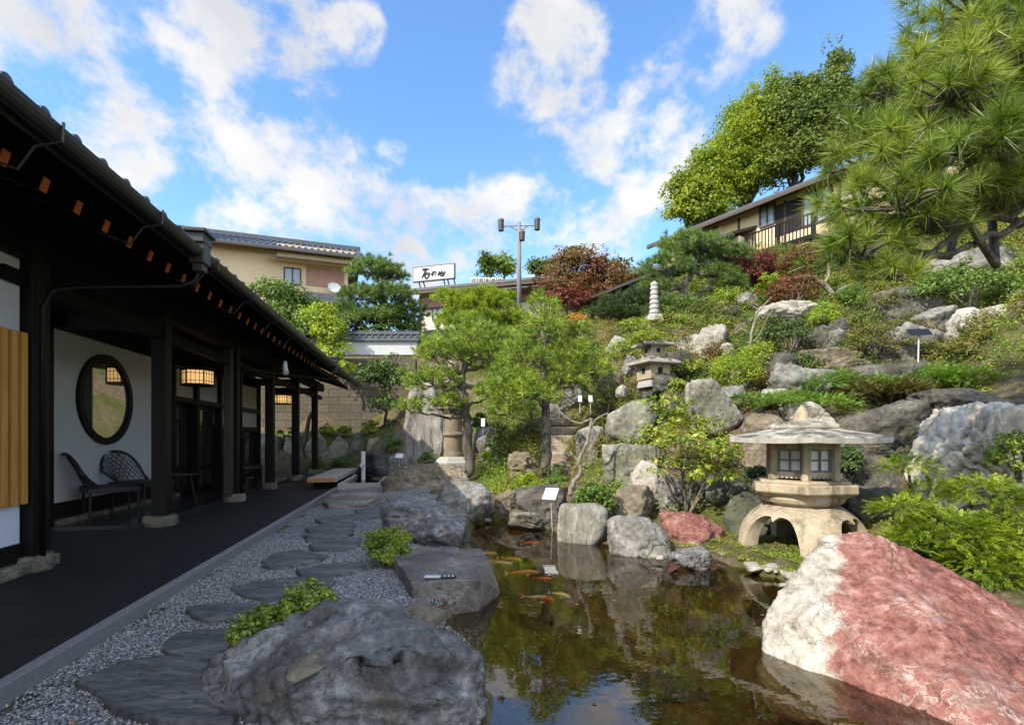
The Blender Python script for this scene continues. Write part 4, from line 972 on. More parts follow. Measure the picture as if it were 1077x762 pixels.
# pale pebbles under the lantern legs and on the bank
def pebbles(n, pts, lab, cat, group, mk, smin, smax, name='pebble', sub=3):
    for k in range(n):
        px, py = pts[k % len(pts)]; x = px+random.uniform(-7, 7); y = py+random.uniform(-4, 4)
        g = G(x, y, -.09); s = random.uniform(smin, smax)
        v, f = rockshape(400+k, sub, 5, 6, .06, 1.5, 0); v = place(v, 0, 0, (s, s*.8, s*.55), (0, 0, 0))
        me = bpy.data.meshes.new(name); me.from_pydata(v.tolist(), [], f)
        o = link(name, me, RM[mk], loc=tuple(map(float, g)), smooth=True); tag(o, lab, cat, group)
pebbles(16, [(792, 596), (800, 599), (812, 601), (822, 603), (832, 606), (826, 612), (838, 614), (806, 594)], 'pale rounded pebble in the heap under the lantern foot', 'pebble', 'pale pebbles under the lantern foot', 'pale', .035, .075)
pebbles(12, [(757, 578), (764, 580), (700, 582), (690, 588), (512, 543), (519, 541), (525, 545), (515, 549), (770, 577)], 'small pale pebble at the waterline between the bank rocks', 'pebble', 'pale pebbles at the waterline', 'pale', .03, .06)
# stones on the pond bed
for k in range(34):
    x = random.uniform(.0, 3.0); y = random.uniform(1.6, 7.2)
    if not inside(POND, np.array([x]), np.array([y]))[0]: continue
    s = random.uniform(.08, .24); v, f = rockshape(500+k, 3, 8, 9, .06, 1.5, 0); v = place(v, 0, 0, (s, s*.85, s*.5), (0, 0, 0))
    me = bpy.data.meshes.new('sunken_stone'); me.from_pydata(v.tolist(), [], f)
    tag(link('sunken_stone', me, RM['moss'] if k % 3 else RM['brown'], loc=(x, y, ground(x, y)+s*.1), smooth=True), 'dim stone on the bed under the pond water', 'rock', 'stones on the pond bed')

# ------------------------------------------------------------------ stone lanterns, pagoda, stairs, basin, bench
def gran(name, dark, light, spots=.5, moss=0, streak=0):
    b = NB(name); o = b.tc.outputs['Object']; n = b.noise(o, 3, 6, .6); f = b.noise(o, 40, 4, .7)
    c = b.ramp(b.math('ADD', b.math('MULTIPLY', n, .6), b.math('MULTIPLY', f, .4)), [(.32, dark), (.68, light)])
    c = b.mix(b.math('MULTIPLY', b.rng(b.noise(o, 130, 2), .6, .7), spots), c, tuple(x*.4 for x in dark))
    if moss:
        sp = b.n('ShaderNodeNewGeometry'); s2 = b.n('ShaderNodeSeparateXYZ'); b.l(sp.outputs['Normal'], s2.inputs[0])
        k = b.math('MULTIPLY', b.rng(b.noise(b.mapping(o, (1, 1, .4)), 6, 7, .75), .44, .58), b.rng(s2.outputs['Z'], .1, .6, 0, moss))
        c = b.mix(k, c, (.085, .08, .066))
    if streak:
        k = b.rng(b.noise(b.mapping(o, (1, 1, .13)), 7, 6, .7), .50, .66, 0, streak); c = b.mix(k, c, tuple(x*.34 for x in dark))
        k = b.rng(b.noise(o, 5, 6, .7), .56, .70, 0, streak*.8); c = b.mix(k, c, (.13, .125, .07))
    return b.done(b.bsdf(c, .88, .2, b.bump(b.math('ADD', n, b.math('MULTIPLY', f, .6)), .4, .015)))
M['lantern'] = gran('warm_granite', (.31, .25, .165), (.53, .44, .31), .6, .3, .8)
M['lantern_roof'] = gran('weathered_granite_roof', (.27, .245, .195), (.50, .47, .40), .4, 1.0, .45)
M['old_granite'] = gran('old_brown_granite', (.16, .125, .08), (.33, .27, .19), .5, .6)
M['shoji'] = plain('frosted_pane', (.68, .68, .66), .5, .1, 4)
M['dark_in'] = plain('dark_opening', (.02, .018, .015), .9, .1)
LY = 5.8; LX = P(843, 460, LY)[0]; LB = -.10
YU = empty('snow_viewing_lantern', (LX, LY, LB), 'wide roofed snow viewing stone lantern on arched legs at the pond edge', 'stone lantern', rz=R(8))
LEGS = sorted(R(q-8) % (2*pi) for q in (76, 166, 256, 346))
def leg_base():
    # shell of revolution with four ogee arches cut between the legs
    nph = 240; nv = 16; H = .545
    def rad(z):
        t = z/H; return .67-.06*t-.23*max(0, (t-.25)/.75)**2.6
    V = []; Fc = []
    def h(phi):
        for i in range(4):
            a = LEGS[i]; b = LEGS[(i+1) % 4]+(2*pi if i == 3 else 0); p = phi if phi >= LEGS[0] else phi+2*pi
            if a <= p < b:
                mid = (a+b)/2; u = (p-mid)/R(29)
                if abs(u) >= 1: return 0
                return max(0, .445*(1-abs(u)**4.5)**.5-.05*math.exp(-(u/.11)**2))
        return 0
    hs_ = [h(2*pi*k/nph) for k in range(nph)]
    for off in (0, 1):
        for k in range(nph):
            phi = 2*pi*k/nph
            for j in range(nv):
                z = hs_[k]+(H-hs_[k])*j/(nv-1); r = rad(z)
                if off: r -= .15
                if off and j == nv-1: z -= .0
                V.append((r*cos(phi), r*sin(phi), z))
    N = nph*nv
    for k in range(nph):
        k2 = (k+1) % nph
        for j in range(nv-1):
            Fc.append((k*nv+j, k2*nv+j, k2*nv+j+1, k*nv+j+1)); Fc.append((N+k*nv+j, N+k*nv+j+1, N+k2*nv+j+1, N+k2*nv+j))
        Fc.append((k*nv, N+k*nv, N+k2*nv, k2*nv)); Fc.append((k*nv+nv-1, k2*nv+nv-1, N+k2*nv+nv-1, N+k*nv+nv-1))
    return MB().add(V, Fc)
lb = obj('legs', leg_base(), M['lantern'], YU, smooth=True)
em_ = lb.modifiers.new('split', 'EDGE_SPLIT'); em_.split_angle = R(45)
q = MB().lathe([(.20, .53), (.34, .546), (.41, .59), (.43, .63), (.42, .70)], 40); obj('cushion', q, M['lantern'], YU, smooth=False, bevel=.01)
q = MB().lathe([(.44, .645), (.56, .70), (.567, .715), (.567, .785), (.555, .80)], 6, phase=pi); q.lathe([(.50, .80), (.50, .828), (.49, .836)], 6, phase=pi)
obj('platform', q, M['lantern'], YU, bevel=.008)
zb, zt, rr = .836, 1.245, .373
q = MB(); pn = MB(); lt = MB()
for k in range(6):
    a0, a1 = pi+k*pi/3, pi+(k+1)*pi/3; p0 = np.array([cos(a0), sin(a0)])*rr; p1 = np.array([cos(a1), sin(a1)])*rr; e = (p1-p0); Lw = np.linalg.norm(e); e /= Lw; nrm = np.array([e[1], -e[0]])
    def P3(t, z, o=0): w = p0+e*t+nrm*o; return np.array((w[0], w[1], z))
    q.tube([P3(0, zb, -.02), P3(0, zt, -.02)], .042, 6)
    q.bar(P3(0, zb+.065, -.03), P3(Lw, zb+.065, -.03), .05, .05); q.bar(P3(0, zt-.035, -.031), P3(Lw, zt-.035, -.031), .05, .07)
    for t in (.035, Lw-.035): q.bar(P3(t, zb, -.032), P3(t, zt, -.032), .05, .05)
    for t in np.linspace(.06, Lw-.06, 6): q.box(P3(t, zb+.035, -.033), (.035, .045, .03), rz=atan2(e[1], e[0]))
    pn.box(P3(Lw/2, (zb+zt)/2+.02, -.06), (Lw-.06, .006, zt-zb-.1), rz=atan2(e[1], e[0]))
    for t in (.068, Lw/2, Lw-.068): lt.bar(P3(t, zb+.09, -.037), P3(t, zt-.07, -.037), .016, .018)
    for z in (zb+.10, (zb+zt)/2+.015, zt-.08): lt.bar(P3(.06, z, -.039), P3(Lw-.06, z, -.039), .016, .018)
fb = obj('fire_box', q, M['lantern'], YU, bevel=.004); obj('panes', pn, M['shoji'], fb); obj('lattice', lt, gran('grey_lattice', (.13, .12, .10), (.24, .22, .18)), fb)
def hexroof(prof, nseg=10):
    """broad hexagonal roof: rows of (radius, height, lift of the corners)"""
    V = []; N = 6*nseg
    for r, z, w in prof:
        for t in range(N):
            k = t//nseg; u = (t % nseg)/nseg; a0, a1 = pi+k*pi/3, pi+(k+1)*pi/3
            p = ((1-u)*np.array([cos(a0), sin(a0)])+u*np.array([cos(a1), sin(a1)]))*r; V.append((p[0], p[1], z+w*(2*abs(u-.5))**2))
    Fc = [(i*N+t, i*N+(t+1) % N, (i+1)*N+(t+1) % N, (i+1)*N+t) for i in range(len(prof)-1) for t in range(N)]
    Fc += [tuple(range(N-1, -1, -1)), tuple((len(prof)-1)*N+t for t in range(N))]
    return MB().add(V, Fc)
q = hexroof([(.38, 1.24, 0), (.81, 1.236, .0), (.865, 1.24, .012), (.872, 1.295, .012), (.852, 1.306, .01), (.72, 1.334, .006), (.54, 1.366, 0), (.36, 1.40, 0)])
obj('roof', q, M['lantern_roof'], YU)
q = MB().lathe([(.35, 1.392), (.385, 1.402), (.388, 1.435), (.35, 1.458), (.16, 1.482), (.10, 1.488)], 6, phase=pi)
obj('roof_cap', q, M['lantern_roof'], YU, bevel=.008)
q = MB().lathe([(.12, 1.484), (.085, 1.497), (.068, 1.52), (.072, 1.55), (.055, 1.60), (.025, 1.645), (.006, 1.67)], 20); obj('finial', q, M['lantern'], YU, smooth=True)

# tall lantern by the slab
e = empty('tall_stone_lantern', P(477, 489, 13), 'tall brown stone lantern with a ringed round shaft beneath the left pine', 'stone lantern')
obj('plinth', MB().lathe([(.50, -.1), (.50, .08), (.42, .14), (.42, .16), (.34, .22)], 6, phase=.3), M['pale'] if 'pale' in M else M['granite'], e, bevel=.01)
obj('shaft', MB().lathe([(.26, .2), (.255, .3), (.23, .34), (.225, .72), (.265, .74), (.28, .78), (.265, .82), (.225, .84), (.22, 1.18), (.25, 1.2), (.26, 1.25), (.23, 1.28)], 28), M['old_granite'], e, smooth=False, bevel=.01)
obj('platform', MB().lathe([(.22, 1.27), (.36, 1.40), (.40, 1.42), (.40, 1.5), (.34, 1.53)], 6, phase=.3), M['old_granite'], e, bevel=.01)
fbx = obj('fire_box', MB().lathe([(.27, 1.53), (.27, 1.95)], 6, phase=.3), M['old_granite'], e, bevel=.01)
for k in range(6):
    a = .3+pi/6+k*pi/3; obj('opening', MB().box((cos(a)*.235, sin(a)*.235, 1.74), (.02, .15, .2), rz=a), M['dark_in'], fbx)
obj('roof', hexroof([(.3, 1.95, 0), (.55, 1.97, .05), (.57, 2.02, .05), (.4, 2.12, .02), (.2, 2.26, 0), (.12, 2.3, 0)]), M['old_granite'], e)
obj('finial', MB().lathe([(.1, 2.28), (.16, 2.36), (.14, 2.46), (.16, 2.5), (.12, 2.62), (.02, 2.75)], 16), M['old_granite'], e, smooth=True)
# two tiered lantern on the slope
e = empty('tiered_stone_lantern', P(687, 402, 9.4), 'small two tiered stone lantern half hidden by plants on the slope', 'stone lantern', rz=.35)
obj('base', MB().lathe([(.30, -.1), (.28, .02), (.16, .06)], 4, phase=pi/4), M['granite'], e, bevel=.01)
def tier(z, s, rw):
    b1 = obj('fire_box', MB().box((0, 0, z+.13*s), (.42*s, .42*s, .27*s)), M['lantern'], e, bevel=.006)
    for sx_, sy_ in ((-1, 0), (0, -1)): obj('opening', MB().box((sx_*.207*s, sy_*.207*s, z+.15*s), (.012 if sx_ else .10*s, .10*s if sx_ else .012, .11*s)), M['dark_in'], b1)
    obj('roof', MB().lathe([(rw*.5, z+.26*s), (rw, z+.27*s), (rw, z+.31*s), (rw*.62, z+.38*s), (rw*.3, z+.43*s)], 4, phase=pi/4), M['lantern_roof'], e, bevel=.01)
tier(.05, 1, .50); tier(.46, .72, .40)
obj('finial', MB().lathe([(.07, .86), (.075, .90), (.02, .95)], 12), M['lantern_roof'], e)
# pagoda pillar
e = empty('stone_pagoda', P(688, 334, 13), 'slim grey stone pagoda pillar of stacked rings below the slope pine', 'pagoda')
obj('base', MB().lathe([(.28, -.1), (.24, .04), (.20, .07)], 4, phase=.7), M['granite'], e, bevel=.01)
q = MB()
for k in range(6): z = .07+k*.12; r = .128-.007*k; q.lathe([(r*.8, z), (r*.82, z+.03), (r, z+.04), (r*1.0, z+.095), (r*.85, z+.12)], 20)
obj('ringed_shaft', q, M['granite'], e)
obj('finial', MB().lathe([(.08, .79), (.10, .83), (.09, .87), (.03, .92)], 14), M['granite'], e)
# stairs
e = empty('stone_stairs', P(592, 503, 10.7), 'worn brown stone stairs climbing the slope right of the pine trunk', 'stairs')
RM['step'] = rock_mat('worn_step', (.17, .135, .09), (.33, .27, .20), (.48, .42, .33), 3, .3, .15)
for k in range(7):
    Y = 10.7+k*.36; zt_ = EYE-(494-k*9.2-HOR)/F*(Y)
    v, f = rockshape(600+k, 4, 6, 30, .03, 2, .02, .9)
    def sq(p): return np.sign(p)*np.abs(p)**.5
    v = sq(v); v = place(v, 0, 0, (.50, .24, .13), P(595+k*.3, 460, Y)*np.array([1, 1, 0])+np.array([0, .2, zt_-.13]))
    me = bpy.data.meshes.new('step'); me.from_pydata((v-np.array(e.location)).tolist(), [], f); link('step', me, RM['step'], e, smooth=True)
# plank bench over the walkway edge
e = empty('plank_bench', Bw(2.17, 11.9, 0), 'thick weathered plank bench with orange end grain at the walkway edge', 'bench', rz=TH)
obj('plank', MB().box((0, 1.8, .26), (.62, 3.6, .10)), M['ashwood'], e, bevel=.008)
obj('end_board', MB().box((0, -.012, .26), (.60, .018, .085)), M['endgrain'], e)
for y in (.5, 1.9, 3.2): obj('support', MB().box((0, y, .10), (.5, .12, .21)), M['black_beam'], e)
# basin with bamboo spout post
e = empty('stone_basin', Bw(1.35, 12.0, 0), 'low rectangular stone water basin beside the plank bench', 'basin', rz=TH)
q = MB()
for x in (-.44, .44): q.box((x, 1.7, .07), (.12, 3.2, .2))
for y in (.1-.06, 3.3+.06): q.box((0, y, .07), (1.0, .12, .2))
obj('rim', q, M['granite'], e, bevel=.012)
obj('basin_floor', MB().box((0, 1.7, .01), (.78, 3.24, .03)), M['dark_in'], e)
obj('basin_water', MB().add([(-.385, .09, .11), (.385, .09, .11), (.385, 3.31, .11), (-.385, 3.31, .11)], [(0, 1, 2, 3)]), M['basin_water'], e, recalc=False)
e = empty('spout_post', P(382, 502, 13.3), 'thin white water spout post standing in the stone basin', 'spout')
obj('post', MB().tube([(0, 0, -.3), (0, 0, .68)], .055, 14), M['white_metal'], e, smooth=False)
obj('spout', MB().tube([(0, 0, .33), (0, -.16, .33)], .05, 10), M['white_metal'], e)
# name plates
def plate(label, px, py, w, h, Y, px_g, py_g, tilt=.6, rz=0, mk='card'):
    c = P(px, py, Y); g = P(px_g, py_g, Y); e = empty('name_plate', (g[0], Y, g[2]), label, 'plate', 'small name plates in the garden')
    ww, hh = w/F*Y, h/F*Y; t = tilt; rot = np.array([[cos(rz), -sin(rz), 0], [sin(rz), cos(rz), 0], [0, 0, 1]]) @ np.array([[1, 0, 0], [0, cos(t), -sin(t)], [0, sin(t), cos(t)]])
    o0 = np.array(e.location)
    obj('board', MB().box(c-o0, (ww, .008, hh), rot=rot), M[mk], e)
    obj('stake', MB().tube([(0, .012, -.1), (c-o0)+np.array((0, .012, -.01))], .004 if mk == 'card' else .010, 6), M['white_metal'], e)
    return e
plate('white name plate on a stake beside the foot of the left pine', 540, 480, 9, 7, 11.5, 540, 494, -.6)
plate('white name plate on a stake at the foot of the tall slab', 420, 479, 8, 6, 13.2, 420, 490, -.7)
plate('large tilted white name plate before the dark slanting rock', 579, 519, 15, 15, 7.35, 581, 552, -.75, -.5)
plate('white name plate high beside the pine trunk, left one of two', 610, 419, 4, 7, 9.0, 610, 428, -.2)
plate('white name plate high beside the pine trunk, right one of two', 621, 419, 4, 7, 9.0, 621, 428, -.2)
plate('small upright white name plate by the shrub behind the left pine', 508, 444, 4, 9, 13, 508, 455, -.3)
plate('black tilted board on a thin white post among the junipers', 967, 349, 21, 11, 8.3, 966, 392, -.8, -.15, 'black_board')
# plate on the cut rock
c = G(455, 606, tz+.015); e = empty('rock_plate', c, 'small pale engraved plate lying on the flat topped cut rock', 'plate')
obj('board', MB().box((0, 0, 0), (.12, .05, .008)), M['card'], e)
obj('dark_tile', MB().box((.125, .0, 0), (.11, .06, .006)), M['black_board'], e)
q = MB()
for k in range(3): q.box((.095+k*.03, 0, .0045), (.013, .035, .003))
obj('tile_pattern', q, M['card'], e)
# koi
def koi_mat(name, c1, c2):
    b = NB(name); n = b.noise(b.tc.outputs['Object'], 14, 2); c = b.ramp(n, [(.44, c1), (.52, c2)]); return b.done(b.bsdf(c, .4, .4))
KM = [koi_mat('koi_orange', (.9, .16, .02), (.9, .30, .05)), koi_mat('koi_white', (.9, .86, .8), (.9, .88, .84)), koi_mat('koi_red_white', (.9, .85, .75), (.9, .16, .02)), koi_mat('koi_yellow', (.95, .36, .03), (.95, .62, .25))]
def koi(label, px, py, L_, ang, mk):
    c = G(px, py, WZ-.035); rz = ang
    e = tag(bpy.data.objects.new('koi', None), label, 'koi', 'koi swimming in the pond'); C.objects.link(e); e.location = tuple(map(float, c)); e.rotation_euler = (0, 0, rz); L_ *= .85
    xs_ = np.linspace(0, 1, 14); n = 12; V = []
    for t in xs_:
        r = L_*.082*(sin(pi*min(t*1.02+.06, 1)**.75)**.8)*(1 if t < .85 else 1)+.003; y = .06*L_*sin(t*4.2)
        for k in range(n): V.append((L_*(.5-t), y+r*cos(2*pi*k/n), r*1.05*sin(2*pi*k/n)))
    Fc = [(i*n+k, i*n+(k+1) % n, (i+1)*n+(k+1) % n, (i+1)*n+k) for i in range(13) for k in range(n)]+[tuple(range(n)), tuple(13*n+k for k in range(n-1, -1, -1))]
    obj('body', MB().add(V, Fc), KM[mk], e, smooth=True)
    yt = .06*L_*sin(4.2)
    f = MB().add([(-.47*L_, yt, .004), (-.64*L_, yt+.07*L_, .03), (-.58*L_, yt, .0), (-.64*L_, yt-.07*L_, -.02), (-.47*L_, yt, -.004)], [(0, 1, 2), (0, 2, 3), (4, 2, 1), (4, 3, 2)]); obj('tail_fin', f, KM[mk], e, recalc=False)
    for sg in (1, -1):
        f = MB().add([(.25*L_, sg*.08*L_, -.01), (.10*L_, sg*.2*L_, -.02), (.12*L_, sg*.09*L_, -.012)], [(0, 1, 2)]); obj('side_fin', f, KM[1], e, recalc=False)
for a in (('orange koi nearest the far bank', 558, 571, .28, .2, 0), ('yellow koi beside the cut rock', 512, 582, .28, -.1, 3), ('yellow koi swimming right past the cut rock', 537, 588, .34, -.5, 3), ('white koi below the yellow one', 528, 592, .30, -.5, 1),
          ('long yellow and white koi in the middle of the group', 550, 602, .36, .05, 3), ('small orange koi right of the long yellow one', 571, 608, .2, -.2, 0), ('red and white koi lowest of the group', 567, 629, .33, -.5, 2), ('slim white koi to the right of the red and white one', 589, 625, .24, -.7, 1), ('deep red koi in the dark water behind the group', 545, 580, .16, .9, 0), ('orange koi close to the corner of the cut rock', 519, 590, .24, -.3, 0)): koi(*a)
# ------------------------------------------------------------------ foliage tools
def unit(v): return v/(np.linalg.norm(v, axis=-1, keepdims=True)+1e-9)
def leaf_quads(p, nrm, size, aspect=.5, jitter=.6, r=rng):
    """rhombic leaves at p, roughly facing nrm"""
    n = len(p); nrm = unit(nrm+r.normal(0, jitter, (n, 3))); a = r.normal(size=(n, 3)); a = unit(a-nrm*np.sum(a*nrm, 1, keepdims=True)); b = np.cross(nrm, a)
    L_ = size*r.uniform(.65, 1.3, (n, 1)); w = L_*aspect*.5
    fold = nrm*L_*.10
    return np.stack([p-a*L_*.5, p+b*w+fold, p+a*L_*.5, p-b*w+fold], 1).reshape(-1, 3)
def blob_points(c, rad, n, r=rng, low=-.35, shell=.55):
    u = unit(r.normal(size=(int(n*1.8)+8, 3))); u = u[u[:, 2] > low][:n]
    rr = r.uniform(shell, 1, (len(u), 1))**.6
    return c+u*rr*np.array(rad), u
def crown_leaves(ells, nsub, sub_r, per, size, aspect=.5, low=-.4, jitter=.6, seed=0, rough=.18, flat=.75):
    """sub-clumps scattered over ellipsoids, then leaves over each sub-clump"""
    r = np.random.default_rng(seed); V = []
    tot = sum((e[1][0]*e[1][1]*e[1][2])**(2/3) for e in ells)
    for c, rad in ells:
        k = max(1, int(nsub*(rad[0]*rad[1]*rad[2])**(2/3)/tot))
        q, u = blob_points(np.array(c), np.array(rad)*(1-rough*.3), k, r, low, .5)
        q = q+r.normal(0, rough, q.shape)*np.array(rad)
        for i in range(len(q)):
            s = sub_r*r.uniform(.55, 1.35)
            p, uu = blob_points(q[i], (s, s, s*flat), int(per*r.uniform(.6, 1.3)), r, -.5, .35)
            V.append(leaf_quads(p, uu*.6+u[i]*.5+np.array([0, 0, .5]), size, aspect, jitter, r))
    return np.concatenate(V)
def needle_tufts(p, axis, n, L_, w, spread=1.0, seed=0, back=.35, fwd=.25):
    r = np.random.default_rng(seed); m = len(p); axis = unit(axis)
    d = unit(r.normal(size=(m, n, 3))); d = unit(d*spread+axis[:, None]*r.uniform(.35, 1.1, (m, n, 1)))
    ln = L_*r.uniform(.7, 1.1, (m, n, 1))*r.uniform(.8, 1.15, (m, 1, 1))
    base = p[:, None]+axis[:, None]*r.uniform(-back, fwd, (m, n, 1))*L_
    side = unit(np.cross(d, r.normal(size=(m, n, 3))))*w*.5
    tip = base+d*ln; tip[..., 2] -= .08*ln[..., 0]
    return np.stack([base-side, base+side, tip], 2).reshape(-1, 3)
def limb(mb, a, b, ra, rb, wob=.08, n=6, seed=0, sides=8, m=0):
    r = np.random.default_rng(seed); a = np.array(a, float); b = np.array(b, float); L_ = np.linalg.norm(b-a)
    pts = [a+(b-a)*t+r.normal(0, wob*L_, 3)*sin(pi*t) for t in np.linspace(0, 1, n)]
    mb.tube(pts, list(np.linspace(ra, rb, n)), sides, m); return pts
def path(mb, pts, r0, r1, sides=8, sub=4, wob=.0, seed=0):
    """smooth tapered limb through points"""
    pts = np.array(pts, float); n = len(pts); out = []
    for i in range(n-1):
        p0, p1, p2, p3 = pts[max(i-1, 0)], pts[i], pts[i+1], pts[min(i+2, n-1)]
        for t in np.linspace(0, 1, sub, endpoint=False):
            out.append(.5*((2*p1)+(-p0+p2)*t+(2*p0-5*p1+4*p2-p3)*t*t+(-p0+3*p1-3*p2+p3)*t**3))
    out.append(pts[-1]); out = np.array(out)
    if wob: out[1:-1] += np.random.default_rng(seed).normal(0, wob, out[1:-1].shape)
    mb.tube(out, list(np.linspace(r0, r1, len(out))), sides); return out
LM = {
 'azalea': leaf_mat('azalea_leaves', [(0.064, 0.113, 0.014), (0.158, 0.233, 0.026), (0.336, 0.410, 0.048), (0.504, 0.503, 0.073)], .3, 3),
 'azalea_rust': leaf_mat('azalea_rusty_leaves', [(0.065, 0.078, 0.018), (0.116, 0.142, 0.027), (0.168, 0.155, 0.038), (0.207, 0.116, 0.038)], .25, 4),
 'bright': leaf_mat('bright_yellow_green_leaves', [(0.093, 0.173, 0.016), (0.198, 0.304, 0.027), (0.348, 0.438, 0.035), (0.488, 0.530, 0.053)], .4, 2),
 'rhodo': leaf_mat('rhododendron_leaves', [(0.085, 0.154, 0.020), (0.185, 0.275, 0.033), (0.354, 0.404, 0.049), (0.572, 0.501, 0.066)], .3, 3, .4, .45),
 'green': leaf_mat('mid_green_leaves', [(0.038, 0.085, 0.014), (0.085, 0.155, 0.024), (0.155, 0.248, 0.036), (0.233, 0.295, 0.061)], .3, 2),
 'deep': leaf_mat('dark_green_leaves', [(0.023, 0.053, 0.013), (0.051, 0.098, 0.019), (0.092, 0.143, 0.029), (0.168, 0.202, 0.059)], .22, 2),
 'yew': leaf_mat('yew_sprays', [(0.047, 0.099, 0.010), (0.119, 0.197, 0.017), (0.281, 0.375, 0.029), (0.583, 0.591, 0.047)], .3, 2.2),
 'juniper': leaf_mat('juniper_sprays', [(0.050, 0.120, 0.018), (0.120, 0.239, 0.031), (0.239, 0.378, 0.059), (0.319, 0.439, 0.092)], .25, 1.3),
 'juniper_brown': leaf_mat('faded_juniper_sprays', [(0.065, 0.071, 0.020), (0.116, 0.110, 0.031), (0.168, 0.129, 0.044), (0.129, 0.168, 0.038)], .25, 1.5),
 'pine': leaf_mat('pine_needles', [(0.034, 0.068, 0.008), (0.108, 0.182, 0.018), (0.261, 0.379, 0.037), (0.561, 0.631, 0.076)], .16, 1.2, .4, .4, .65),
 'pine_blue': leaf_mat('blue_green_pine_needles', [(0.045, 0.101, 0.022), (0.099, 0.177, 0.039), (0.181, 0.269, 0.061), (0.290, 0.354, 0.085)], .25, 1.0, .4, .4),
 'pine_near': leaf_mat('near_pine_needles', [(0.032, 0.065, 0.007), (0.098, 0.167, 0.018), (0.236, 0.326, 0.036), (0.522, 0.551, 0.084)], .3, 1.6, .35, .5),
 'pine_dark': leaf_mat('dark_pine_needles', [(0.019, 0.045, 0.013), (0.041, 0.080, 0.020), (0.084, 0.129, 0.033), (0.142, 0.181, 0.049)], .2, 1.0, .45, .4),
 'red': leaf_mat('dark_red_leaves', [(0.051, 0.018, 0.013), (0.121, 0.031, 0.024), (0.214, 0.053, 0.040), (0.307, 0.123, 0.066)], .35, 2),
 'maroon': leaf_mat('maroon_maple_leaves', [(0.058, 0.021, 0.013), (0.110, 0.036, 0.020), (0.168, 0.071, 0.027), (0.207, 0.116, 0.033)], .3, 2),
 'rust': leaf_mat('rust_maple_leaves', [(0.090, 0.031, 0.019), (0.171, 0.065, 0.029), (0.201, 0.124, 0.036), (0.130, 0.175, 0.041)], .35, .5),
 'orange': leaf_mat('orange_leaves', [(0.233, 0.091, 0.016), (0.427, 0.168, 0.022), (0.582, 0.259, 0.033), (0.491, 0.323, 0.055)], .35, 2),
 'maple': leaf_mat('yellow_green_maple_leaves', [(0.070, 0.123, 0.013), (0.151, 0.234, 0.022), (0.291, 0.369, 0.033), (0.489, 0.466, 0.049)], .45, .35),
 'wood': leaf_mat('dark_wood_leaves', [(0.035, 0.070, 0.012), (0.073, 0.124, 0.020), (0.138, 0.194, 0.029), (0.242, 0.264, 0.042)], .3, .3),
 'straw': leaf_mat('dry_grass', [(0.140, 0.107, 0.042), (0.232, 0.190, 0.078), (0.326, 0.282, 0.126), (0.155, 0.166, 0.042)], .3, 2),
 'cover': leaf_mat('ground_cover_leaves', [(0.058, 0.121, 0.016), (0.162, 0.269, 0.032), (0.301, 0.395, 0.043), (0.278, 0.212, 0.032), (0.418, 0.481, 0.055)], .35, .75, .5, .35, .3),
}
M['bark'] = rock_mat('grey_pine_bark', (.045, .038, .030), (.12, .10, .08), (.24, .21, .17), 7, .8, .25, (.16, .17, .12), streak=(1, 1, .35), bumpk=.8)
M['bark_pale'] = rock_mat('pale_bare_bark', (.09, .07, .05), (.22, .185, .135), (.42, .38, .31), 8, .3, .2, streak=(1, 1, .35))
M['bark_dark'] = rock_mat('dark_bark', (.022, .018, .014), (.06, .048, .036), (.12, .10, .075), 8, .5, 0, streak=(1, 1, .35))
def leaf_obj(name, V, lm, parent, o0, k=4): return np_mesh(name, V-np.array(o0), k, LM[lm], parent)

def shrub(label, px0, px1, py0, py1, Y, lm='azalea', depth=None, nsub=60, per=55, size=.03, aspect=.5, stems=5, seed=1, name='shrub', cat='shrub', group=None, low=-.1, sub=.2, mk='bark_dark', stemh=.0, rough=.10, jitter=.6, zbase=None):
    a = P(px0, py0, Y); b = P(px1, py1, Y); w = (b[0]-a[0])/2; h = a[2]-b[2]
    dep = depth/2 if depth else w*.85
    g = b[2] if zbase is None else zbase
    e = empty(name, ((a[0]+b[0])/2, Y+dep*.3, g), label, cat, group); o0 = np.array(e.location)
    hb = h*stemh; c = np.array((o0[0], o0[1], g+hb+(h-hb)*.42)); rad = (w*.9, dep*.9, (h-hb)*.55)
    V = crown_leaves([(c, rad)], nsub, min(rad)*sub*2, per, size, aspect, low-.25, jitter, seed, rough)
    leaf_obj('foliage', V, lm, e, o0)
    q = MB(); r = np.random.default_rng(seed+70)
    for k in range(stems):
        an = r.uniform(0, 2*pi); rr = r.uniform(.2, .75)
        limb(q, (r.normal(0, .04*w), r.normal(0, .04*w), -.05), (cos(an)*rad[0]*rr, sin(an)*rad[1]*rr, hb+(h-hb)*r.uniform(.35, .8)), .012+.02*w, .004+.005*w, .08, 5, seed+k, 6)
    if stems: obj('stem', q, M[mk], e, smooth=True)
    return e
shrub('clipped azalea cushion behind the foreground boulder, nearest of the bushes', 236, 310, 636, 722, 2.75, 'azalea', .55, 75, 80, .032, .55, 5, 11, sub=.16)
shrub('low azalea tuft joining the cushion and running along the boulder top', 280, 352, 622, 668, 3.1, 'azalea', .45, 60, 65, .030, .55, 4, 12, sub=.22)
shrub('round clipped bush with rusty lower leaves beside the cut rock', 380, 431, 553, 597, 4.75, 'azalea', .5, 70, 80, .026, .55, 5, 13, sub=.16)
shrub('leafy dark bush with white flowers at the foot of the bare branch', 604, 648, 508, 544, 7.1, 'green', .7, 50, 50, .05, .5, 5, 14)
shrub('small dark cycad like clump before the stairs', 566, 598, 488, 503, 9.6, 'deep', .5, 22, 40, .07, .25, 3, 15)
shrub('grassy bright clump hanging over the plate carrying rock', 540, 566, 497, 522, 8.3, 'bright', .4, 24, 45, .09, .14, 0, 16)
